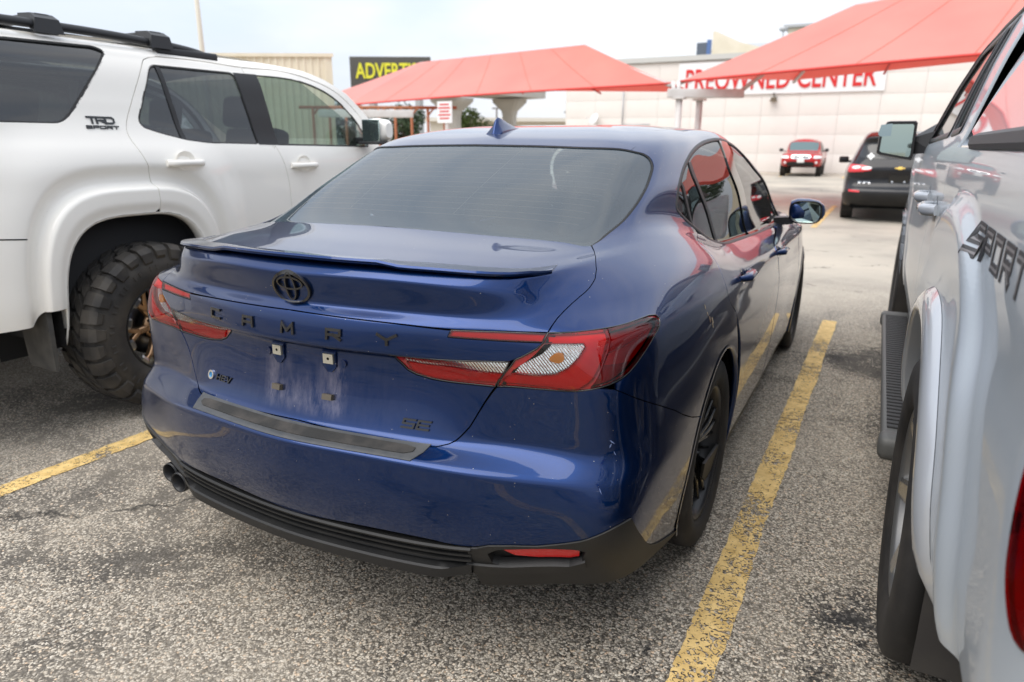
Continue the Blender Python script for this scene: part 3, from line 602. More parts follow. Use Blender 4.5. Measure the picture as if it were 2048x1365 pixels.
wbox('wall',(-13.5,46.2,2.9),(9,4,5.8),mat('annex_wall',(.62,.62,.56),.8),t); wbox('roof',(-13.5,46.2,5.95),(9.6,4.6,.25),GREYR,t)
# ---------------------------------------------------------------- red shade canopies
def fabric():
    m=bpy.data.materials.new('red_shade_fabric'); m.use_nodes=True; nt=m.node_tree; N=nt.nodes; L=nt.links; b=N['Principled BSDF']; out=N['Material Output']
    tc=N.new('ShaderNodeTexCoord'); n=N.new('ShaderNodeTexNoise'); n.inputs['Scale'].default_value=.6; n.inputs['Detail'].default_value=5; L.new(tc.outputs['Object'],n.inputs['Vector'])
    r=N.new('ShaderNodeValToRGB'); r.color_ramp.elements[0].color=(.80,.20,.145,1); r.color_ramp.elements[1].color=(.86,.26,.19,1); r.color_ramp.elements[0].position=.3; r.color_ramp.elements[1].position=.7; L.new(n.outputs['Fac'],r.inputs[0]); L.new(r.outputs[0],b.inputs['Base Color']); b.inputs['Roughness'].default_value=.6
    b.inputs['Sheen Weight'].default_value=.6; b.inputs['Sheen Roughness'].default_value=.5
    t=N.new('ShaderNodeBsdfTranslucent'); t.inputs[0].default_value=(.75,.03,.02,1); mx=N.new('ShaderNodeMixShader'); mx.inputs[0].default_value=.3; L.new(b.outputs[0],mx.inputs[1]); L.new(t.outputs[0],mx.inputs[2]); L.new(mx.outputs[0],out.inputs[0]); return m
FAB=fabric(); STEEL=mat('white_steel',(.62,.60,.58),.5,noise=(3,(.5,.46,.43),.4,.8)); TRIMR=mat('red_edge',(.62,.05,.04),.6); SEAM=mat('seam_thread',(.76,.18,.135),.8)
def canopy(FL,FR,BR,BL,RL,RR,label,posts):
    c=empty('shade_canopy',(FL[0],FL[1],0)); tag(c,label,'canopy','red fabric shade canopies over the lot')
    V=[Vector(p) for p in (FL,FR,BR,BL,RL,RR)]
    def face(name,poly,nseg=12,sag=.05):
        # quad or tri patch with sagging hem
        a,b_,c_,d_=poly; G=[]; 
        for j in range(nseg+1):
            v=j/nseg; row=[]
            for i in range(nseg*2+1):
                u=i/(nseg*2); p=(a*(1-u)+b_*u)*(1-v)+(d_*(1-u)+c_*u)*v; s=math.sin(math.pi*u); p=p+Vector((0,0,.04*s*(1-v)**2-sag*math.sin(math.pi*v)*(.4+.6*s))); row.append(p)
            G.append(row)
        m=MB(); n=nseg*2+1; m.add([p for r in G for p in r],[(j*n+i,j*n+i+1,(j+1)*n+i+1,(j+1)*n+i) for j in range(nseg) for i in range(n-1)],True); wlink(name,m.mesh(name,False),FAB,c)
    for i in range(1,6):
        u=i/6; P=[]
        for j in range(9):
            v=j/8; q=(V[0]*(1-u)+V[1]*u)*(1-v)+(V[4]*(1-u)+V[5]*u)*v; s=math.sin(math.pi*u); P.append(q+Vector((0,0,.04*s*(1-v)**2-.05*math.sin(math.pi*v)*(.4+.6*s)+.002)))
        m=MB(); m.tube(P,.009,6); wlink('fabric_seam',m.mesh('fabric_seam'),SEAM,c)
    m=MB(); m.tube([V[0]+(V[1]-V[0])*(k/12)+Vector((0,0,.04*math.sin(math.pi*k/12))) for k in range(13)],.03,6); wlink('hem_cable',m.mesh('hem_cable'),TRIMR,c)
    face('fabric_front',(V[0],V[1],V[5],V[4])); face('fabric_back',(V[2],V[3],V[4],V[5])); face('fabric_end',(V[1],V[2],V[5],V[5])); face('fabric_end',(V[3],V[0],V[4],V[4]))
    for a,b_ in ((0,4),(3,4),(1,5),(2,5),(4,5)):
        m=MB(); m.tube([V[a]-Vector((0,0,.05)),V[b_]-Vector((0,0,.14))],.05); wlink('rafter',m.mesh('rafter'),STEEL,c)
    k=5
    for i in range(1,k):
        f=i/k; p=V[0]*(1-f)+V[1]*f+Vector((0,0,.05)); p=p.lerp(V[4]*(1-f)+V[5]*f,.07); q=V[4]*(1-f)+V[5]*f-Vector((0,0,.12)); r_=V[3]*(1-f)+V[2]*f+Vector((0,0,.05)); m=MB(); z_=Vector((0,0,.22)); m.tube([p-z_*.45,q-z_,r_-z_*.45],.03); wlink('rafter',m.mesh('rafter'),TRIMR,c)
    for p in posts:
        m=MB(); m.tube([(p[0],p[1],0),(p[0],p[1],p[2])],.11,12); wlink('post',m.mesh('post'),STEEL,c)
    return c
c1=canopy((-16.31,19.77,2.76),(-3.5,16.57,2.84),(-4.3,21.8,3.0),(-19.4,23.0,3.5),(-14.58,22.12,4.37),(-6.68,18.87,4.16),'red shade canopy at the left with the billboard behind it',[(-17.2,21.6,3.1)])
c2=canopy((-3.3,16.5,2.87),(8.3,11.86,2.92),(10.35,16.96,3.50),(-1.26,21.6,3.22),(.34,18.06,4.55),(6.6,15.5,4.62),'red shade canopy at the right in front of the cream wall lettering',[(9.6,14.6,3.2)])
t=empty('canopy_end_frame',(-2.6,16.7,0)); tag(t,'white steel beam on two posts where the red canopies meet','frame')
b=MB(); b.box((0,0,0),(1.8,.14,.20),Matrix.Rotation(R(27),4,'Z'),bev=.02); o=wlink('beam',b.mesh('beam'),STEEL,t); o.location=Vector((-2.62,16.46,2.58))
for p in ((-3.17,16.19),(-2.86,16.95)):
    m=MB(); m.tube([(p[0],p[1],0),(p[0],p[1],2.50)],.08,12); m.box((p[0],p[1],2.47),(.28,.28,.04)); wlink('post',m.mesh('post'),STEEL,t)
for p,q in (((-3.3,16.15,2.66),(-3.42,16.45,2.84)),((-1.85,16.85,2.66),(-1.1,17.1,3.3)),((-3.2,16.2,2.66),(-3.28,16.45,2.86))):
    m=MB(); m.tube([p,q],.05); wlink('bracket',m.mesh('bracket'),STEEL,t)
# second carport far left: brown posts and white beam, notice board, lamp pole, billboard
BRN=mat('rust_brown_steel',(.34,.12,.05),.6)
t=empty('carport_frame',(-13.5,18,0)); tag(t,'row of slim rust-brown carport posts beyond the SUV mirror','carport')
for i in range(9):
    x=-15.6+i*.48; y=17.3+i*.25; m=MB(); m.tube([(x,y,0),(x,y,2.55)],.045,8); wlink('post',m.mesh('post'),BRN,t)
    m=MB(); m.tube([(x,y,2.3),(x+.16,y+.05,2.5),(x+.24,y+.1,2.55)],.03,6); wlink('brace',m.mesh('brace'),BRN,t)
m=MB(); m.tube([(-16,17.1,2.56),(-11.4,19.5,2.56)],.05); wlink('rail',m.mesh('rail'),BRN,t)
m=MB(); m.box((0,0,0),(2.6,.14,.2),Matrix.Rotation(R(27),4,'Z'),bev=.02); o=m.build('white_beam',STEEL); o.location=(-11.5,14.9,2.20); tag(o,'short white steel beam below the left canopy near the SUV mirror','beam')
t=empty('notice_board',(-9.48,15.75,0)); tag(t,'white notice board with red print on a post under the left canopy','sign')
wbox('board',(-9.48,15.75,2.24),(.46,.04,.56),SIGN,t); b=MB()
for i in range(5): b.box((-9.48,15.725,2.44-i*.09),(.30+.08*(i%2),.01,.035))
wlink('print_lines',b.mesh('print_lines'),REDL,t); wbox('post',(-9.44,15.79,1.0),(.1,.06,2.0),STEEL,t)
b=MB(); b.tube([(-19.3,16.3,0),(-19.33,16.3,4.4),(-19.36,16.3,9.5)],[.10,.08,.06],10); b.tube([(-19.36,16.3,9.4),(-18.6,16.0,9.7)],.04); b.box((-18.4,15.9,9.72),(.7,.25,.12),bev=.03); tag(b.build('lamp_pole',mat('pole_cream',(.66,.62,.52),.6)),'tall cream lamp pole standing behind the white SUV roof rack','lamp pole')
t=empty('billboard',(-29,39.4,0)); tag(t,'dark billboard with yellow lettering above the left canopy','billboard')
d=Vector((3.78,1.94,0)).normalized(); an=math.atan2(d.y,d.x)
o=link('panel',MB().box((0,0,0),(5.4,.3,2.2),bev=.03).mesh('panel'),mat('billboard_dark',(.085,.08,.07),.6),t); o.rotation_euler=(0,0,an); o.location=Vector((-31.25,38.3,5.95))+d*2.7-Vector((-29,39.4,0))
me=text_mesh('ADVERTISE',1.0,.02,.02,'LEFT'); w_=max(v.co.x for v in me.vertices); me.transform(Matrix.Diagonal((4.6/w_,1.35,1,1))); o=link('lettering',me,mat('yellow_letter',(.80,.75,.05),.5),t); o.rotation_euler=(R(90),0,an); o.location=Vector((-31.25,38.3,5.70))+d*.40+Vector((d.y,-d.x,0))*.18-Vector((-29,39.4,0))
wbox('post',(-27.2,40.4,2.4),(.4,.4,4.9),GREYR,t); wbox('post',(-30,39.0,2.4),(.4,.4,4.9),GREYR,t)
# highway piers and the low buildings
CONC=mat('concrete',(.50,.47,.42),.85,noise=(.6,(.40,.37,.33),.35,.75),bump=(6,.3,.02))
def pier(x,y,h,label,w=1.15):
    b=MB(); 
    for i in range(6): pass
    b.loft([[(x+a*s,y+c*s*.6,z) for a,c in ((-.5,-.5),(-.38,-.62),(.38,-.62),(.5,-.5),(.5,.5),(.38,.62),(-.38,.62),(-.5,.5))] for z,s in ((0,w),(h-1.3,w),(h-.9,w*1.15),(h-.55,w*1.8),(h-.25,w*2.35),(h,w*2.45))],smooth=False)
    o=b.build('highway_pier',CONC); tag(o,label,'pier','concrete highway piers')
    return o
pier(-27.9,45.7,4.75,'concrete highway pier beside the white notice board'); pier(-26.35,52.1,4.98,'concrete hammerhead pier standing just above the sedan antenna',1.0)
t=empty('overpass',(-27,50,0)); tag(t,'pale concrete highway deck passing above the piers behind the canopy','bridge'); b=MB(); b.box((0,0,0),(11,4,.7),Matrix.Rotation(R(76),4,'Z')); o=wlink('deck',b.mesh('deck'),CONC,t); o.location=(-27.2,49,5.45)
t=empty('low_store',(-30,61,0)); tag(t,'low pale store building on the horizon beyond the sedan roof','building')
d=Vector((8.1,4.15,0)).normalized(); b=MB(); b.box((0,0,0),(26,8,3.6),Matrix.Rotation(math.atan2(d.y,d.x),4,'Z')); o=wlink('wall',b.mesh('wall'),mat('store_wall',(.66,.60,.50),.8),t); o.location=(-28,67,1.8)
b=MB(); b.box((0,0,0),(27,9,.35),Matrix.Rotation(math.atan2(d.y,d.x),4,'Z')); o=wlink('fascia',b.mesh('fascia'),mat('store_fascia',(.70,.66,.58),.6),t); o.location=(-28,67,3.75)
for p,h,l in (((-30.2,57,0),4.6,'slim dark utility pole left of the antenna'),((-24.4,60,0),4.3,'slim dark street light pole right of the hammerhead pier')):
    b=MB(); b.tube([p,(p[0],p[1],h)],.08,6); b.box((p[0],p[1],h),(.9,.1,.12)); tag(b.build('utility_pole',mat('pole_dark',(.15,.13,.12),.7)),l,'pole')
# ---------------------------------------------------------------- trees
BARK=mat('bark',(.10,.075,.05),.9,bump=(20,.5,.02))
def leafmat(n,c1,c2):
    m=mat(n,c1,.6,noise=(1.4,c2,.35,.7)); return m
LEAF=[leafmat('leaf_bright',(.11,.16,.035),(.06,.10,.02)),leafmat('leaf_dark',(.045,.075,.03),(.02,.04,.015))]
def tree(x,y,h,r,kind,label,n=2600,grp='trees around the lot'):
    t=empty('tree',(x,y,0)); tag(t,label,'tree',grp); b=MB(); b.tube([(0,0,0),(.05,0,h*.35),(0,.1,h*.7)],[r*.10,r*.07,r*.03],8)
    cl=[]
    for i in range(16):
        a=random.uniform(0,6.28); rr=r*random.uniform(.15,.75); z=h*random.uniform(.42,.92); c=Vector((rr*math.cos(a),rr*math.sin(a),z)); cl.append((c,r*random.uniform(.26,.45))); b.tube([(0,0,h*random.uniform(.3,.5)),c*.6+Vector((0,0,h*.2)),c],[r*.04,r*.025,r*.01],5)
    b.build('trunk',BARK,t)
    V=[];F=[]
    for i in range(n):
        c,cr=random.choice(cl); u=Vector((random.gauss(0,1),random.gauss(0,1),random.gauss(0,1))).normalized(); p=c+u*cr*random.uniform(.55,1.05); s=r*random.uniform(.035,.075)
        a=Vector((random.gauss(0,1),random.gauss(0,1),random.gauss(0,1))).normalized(); e=a.cross(u+Vector((.01,0,0))).normalized(); k=len(V); V+=[p-a*s,p+e*s*.6,p+a*s,p-e*s*.6]; F.append((k,k+1,k+2,k+3))
    me=bpy.data.meshes.new('crown'); me.from_pydata(V,[],F); link('crown',me,LEAF[kind],t); return t
tree(-29.6,50.6,4.2,2.3,0,'bright green rounded tree between the two highway piers')
for x,y,h,l in ((-25.4,36,3.5,'dark green tree behind the brown carport posts, right of the SUV mirror'),(-28.6,35,3.6,'dark green tree behind the carport, beside the tan shed')): tree(x,y,h,1.9,1,l)
tree(14.5,44,7,2.9,1,'tall dark tree at the right end of the cream building',1800); tree(22,40,8,3.4,1,'broad dark tree farthest right, beyond the cream building',1800)
# ---------------------------------------------------------------- sedan: section net and panel outlines (net coordinates)
SED_ROWS=[[(0.0,0.0,0.145,0.235),(2.0,0.4,0.17,0.24),(3.0,0.56,0.2,0.255),(4.0,0.7,0.25,0.28),(5.0,0.8,0.29,0.29),(6.0,0.845,0.37,0.28),(7.0,0.868,0.54,0.25),(8.0,0.878,0.8,0.2),(10.0,0.885,1.5,0.185),(13.0,0.885,3.2,0.185),(15.0,0.87,4.2,0.19),(16.0,0.75,4.66,0.2),(17.0,0.45,4.82,0.2),(18.0,0.0,4.87,0.2)],
[(0.0,0.0,0.05,0.4),(2.0,0.4,0.085,0.402),(3.0,0.56,0.118,0.412),(4.0,0.72,0.17,0.432),(5.0,0.83,0.218,0.435),(6.0,0.876,0.32,0.42),(7.0,0.889,0.51,0.37),(8.0,0.895,0.8,0.32),(10.0,0.9,1.5,0.3),(13.0,0.9,3.2,0.3),(15.0,0.885,4.25,0.32),(16.0,0.77,4.7,0.36),(17.0,0.46,4.87,0.4),(18.0,0.0,4.915,0.4)],
[(0.0,0.0,0.022,0.52),(2.0,0.4,0.06,0.52),(3.0,0.56,0.102,0.52),(4.0,0.72,0.16,0.522),(5.0,0.845,0.218,0.52),(6.0,0.885,0.32,0.5),(7.0,0.902,0.51,0.465),(8.0,0.908,0.8,0.44),(10.0,0.912,1.5,0.42),(13.0,0.912,3.2,0.42),(15.0,0.89,4.25,0.44),(16.0,0.78,4.7,0.48),(17.0,0.46,4.87,0.5),(18.0,0.0,4.915,0.5)],
[(0.0,0.0,0.018,0.632,1.0),(2.0,0.4,0.062,0.628,1.0),(3.0,0.56,0.105,0.616,1.0),(4.0,0.712,0.166,0.604,0.95),(5.0,0.83,0.228,0.598,0.45),(6.0,0.879,0.325,0.585,0.0),(7.0,0.903,0.51,0.56),(8.0,0.913,0.8,0.54),(10.0,0.918,1.5,0.53),(13.0,0.918,3.2,0.53),(15.0,0.89,4.25,0.54),(16.0,0.78,4.7,0.56),(17.0,0.46,4.87,0.58),(18.0,0.0,4.91,0.58)],
[(0.0,0.0,0.092,0.66,0.5),(2.0,0.4,0.133,0.662,0.5),(3.0,0.56,0.18,0.665,0.5),(4.0,0.696,0.218,0.661,0.3),(5.0,0.811,0.257,0.65,0.0),(6.0,0.866,0.337,0.64),(7.0,0.897,0.52,0.62),(8.0,0.914,0.8,0.61),(10.0,0.92,1.5,0.6),(13.0,0.92,3.2,0.6),(15.0,0.89,4.25,0.61),(16.0,0.78,4.69,0.62),(17.0,0.46,4.86,0.64),(18.0,0.0,4.9,0.64)],
[(0.0,0.0,0.108,0.7,0.0),(2.0,0.4,0.147,0.7),(3.0,0.56,0.186,0.705),(4.0,0.692,0.22,0.705),(5.0,0.804,0.257,0.7),(6.0,0.859,0.342,0.7),(7.0,0.893,0.53,0.685),(8.0,0.914,0.81,0.67),(10.0,0.92,1.5,0.66),(13.0,0.92,3.2,0.66),(15.0,0.88,4.25,0.67),(16.0,0.77,4.68,0.67),(17.0,0.46,4.85,0.68),(18.0,0.0,4.89,0.68)],
[(0.0,0.0,0.13,0.858,0.6),(1.0,0.2,0.142,0.858,0.6),(2.0,0.4,0.165,0.855,0.5),(3.0,0.56,0.187,0.83,0.2),(4.0,0.691,0.219,0.8,0.0),(5.0,0.801,0.255,0.785),(6.0,0.856,0.352,0.775),(7.0,0.888,0.54,0.765),(8.0,0.91,0.82,0.75),(10.0,0.918,1.5,0.735),(13.0,0.918,3.2,0.73),(15.0,0.87,4.25,0.73),(16.0,0.76,4.67,0.72),(17.0,0.46,4.83,0.72),(18.0,0.0,4.87,0.72)],
[(0.0,0.0,0.08,0.878,0.85),(1.0,0.2,0.093,0.878,0.85),(2.0,0.4,0.136,0.874,0.8),(3.0,0.56,0.18,0.866,0.4),(4.0,0.691,0.219,0.852,0.0),(5.0,0.801,0.257,0.845),(6.0,0.855,0.359,0.84),(7.0,0.884,0.55,0.83),(8.0,0.905,0.83,0.82),(10.0,0.913,1.5,0.805),(13.0,0.91,3.2,0.79),(15.0,0.86,4.25,0.78),(16.0,0.75,4.65,0.76),(17.0,0.45,4.8,0.75),(18.0,0.0,4.84,0.75)],
[(0.0,0.0,0.092,0.956,0.3),(1.0,0.2,0.104,0.956,0.3),(2.0,0.4,0.142,0.952,0.3),(3.0,0.56,0.189,0.95,0.3),(4.0,0.677,0.232,0.95,0.2),(5.0,0.784,0.29,0.948,0.2),(6.0,0.842,0.397,0.942,0.2),(7.0,0.871,0.58,0.933,0.4),(8.0,0.892,0.845,0.918,0.6),(9.0,0.9,1.13,0.905,0.6),(10.0,0.905,1.5,0.89,0.6),(13.0,0.905,3.2,0.86,0.5),(15.0,0.85,4.2,0.84,0.0),(16.0,0.73,4.58,0.8),(17.0,0.44,4.72,0.79),(18.0,0.0,4.77,0.79)],
[(0.0,0.0,0.116,0.98,0.55),(2.0,0.4,0.164,0.978,0.5),(3.0,0.56,0.21,0.98,0.2),(4.0,0.666,0.278,0.983),(5.0,0.752,0.357,0.982),(6.0,0.806,0.465,0.982),(7.0,0.842,0.63,0.981),(8.0,0.868,0.875,0.968),(9.0,0.88,1.14,0.95),(10.0,0.89,1.5,0.925),(13.0,0.89,3.2,0.885),(15.0,0.83,4.15,0.86),(16.0,0.71,4.5,0.83),(17.0,0.43,4.62,0.83),(18.0,0.0,4.67,0.83)],
[(0.0,0.0,0.104,1.056,0.7),(2.0,0.4,0.152,1.053,0.7),(3.0,0.572,0.23,1.036,0.3),(4.0,0.657,0.332,1.022),(5.0,0.725,0.425,1.022),(6.0,0.77,0.54,1.026),(7.0,0.806,0.7,1.026),(8.0,0.838,0.92,1.012),(9.0,0.857,1.16,0.988),(10.0,0.868,1.5,0.95),(13.0,0.872,3.2,0.905),(15.0,0.8,4.1,0.88),(16.0,0.68,4.4,0.86),(17.0,0.42,4.52,0.87),(18.0,0.0,4.56,0.87)],
[(0.0,0.0,0.128,1.08,0.8),(2.0,0.4,0.175,1.077,0.8),(3.0,0.585,0.265,1.069,0.8),(4.0,0.638,0.405,1.073,0.6),(5.0,0.675,0.515,1.077,0.4),(6.0,0.708,0.64,1.079,0.2),(7.0,0.748,0.79,1.074,0.0),(8.0,0.796,0.98,1.05,0.0),(9.0,0.828,1.19,1.015),(10.0,0.845,1.5,0.97),(13.0,0.845,3.2,0.925),(15.0,0.77,4.05,0.9),(16.0,0.65,4.3,0.89),(17.0,0.4,4.4,0.9),(18.0,0.0,4.44,0.9)],
[(0.0,0.0,0.3,1.106),(2.0,0.4,0.34,1.1),(3.0,0.555,0.405,1.093),(4.0,0.618,0.53,1.09),(5.0,0.65,0.615,1.095),(6.0,0.68,0.725,1.102),(7.0,0.712,0.87,1.104),(8.0,0.752,1.04,1.086),(9.0,0.783,1.23,1.05),(10.0,0.805,1.53,0.995),(13.0,0.81,3.2,0.945),(15.0,0.74,4.0,0.93),(16.0,0.58,4.15,0.935),(17.0,0.36,4.2,0.945),(18.0,0.0,4.22,0.95)],
[(0.0,0.0,0.5,1.134,0.5),(1.0,0.2,0.51,1.132,0.5),(2.0,0.4,0.545,1.124,0.5),(3.0,0.54,0.585,1.113,0.5),(4.0,0.605,0.625,1.106,0.4),(5.0,0.632,0.7,1.116,0.2),(6.0,0.658,0.8,1.128,0.1),(7.0,0.682,0.94,1.132,0.1),(8.0,0.708,1.1,1.12,0.2),(9.0,0.738,1.3,1.08,0.4),(10.0,0.765,1.6,1.014,0.6),(11.0,0.78,2.05,0.985,0.6),(13.0,0.785,3.2,0.955,0.6),(14.0,0.768,3.55,0.962,0.4),(15.0,0.68,3.9,0.955,0.2),(16.0,0.5,3.85,0.99),(17.0,0.3,3.88,1.0),(18.0,0.0,3.9,1.0)],
[(0.0,0.0,0.8,1.268),(2.0,0.4,0.845,1.264),(3.0,0.52,0.89,1.256),(4.0,0.58,0.94,1.246),(5.0,0.608,1.01,1.245),(6.0,0.634,1.09,1.249),(7.0,0.654,1.19,1.254),(8.0,0.67,1.31,1.256),(9.0,0.684,1.46,1.254),(10.0,0.697,1.7,1.246),(11.0,0.717,2.1,1.243),(12.0,0.717,2.6,1.233),(13.0,0.712,3.0,1.218),(14.0,0.705,3.33,1.105),(15.0,0.58,3.62,1.0),(16.0,0.44,3.7,1.01),(17.0,0.28,3.72,1.015),(18.0,0.0,3.73,1.015)],
[(0.0,0.0,1.13,1.399,0.25),(2.0,0.4,1.18,1.394,0.25),(3.0,0.48,1.215,1.389,0.2),(4.0,0.525,1.255,1.385,0.1),(5.0,0.553,1.31,1.386,0.0),(6.0,0.572,1.38,1.39),(7.0,0.584,1.46,1.396),(8.0,0.591,1.56,1.401),(9.0,0.596,1.7,1.407),(10.0,0.598,1.9,1.413),(11.0,0.608,2.2,1.424),(12.0,0.6,2.55,1.402),(13.0,0.595,2.8,1.362),(14.0,0.585,3.02,1.29),(15.0,0.5,3.45,1.03),(16.0,0.38,3.55,1.03),(17.0,0.25,3.57,1.03),(18.0,0.0,3.58,1.03)],
[(0.0,0.0,1.4,1.438),(2.0,0.3,1.43,1.437),(4.0,0.4,1.48,1.433),(6.0,0.44,1.58,1.438),(8.0,0.455,1.74,1.444),(10.0,0.46,2.0,1.448),(11.0,0.461,2.25,1.45),(12.0,0.446,2.5,1.441),(13.0,0.416,2.65,1.426),(14.0,0.38,2.75,1.395),(15.0,0.32,3.35,1.05),(16.0,0.25,3.42,1.05),(17.0,0.15,3.44,1.05),(18.0,0.0,3.45,1.05)],
[(0.0,0.0,1.62,1.452),(2.0,0.0,1.68,1.454),(4.0,0.0,1.75,1.457),(6.0,0.0,1.84,1.46),(8.0,0.0,1.95,1.463),(10.0,0.0,2.12,1.465),(11.0,0.0,2.3,1.464),(12.0,0.0,2.48,1.46),(13.0,0.0,2.6,1.45),(14.0,0.0,2.68,1.44),(15.0,0.0,3.3,1.06),(16.0,0.0,3.36,1.06),(17.0,0.0,3.38,1.06),(18.0,0.0,3.4,1.06)]]
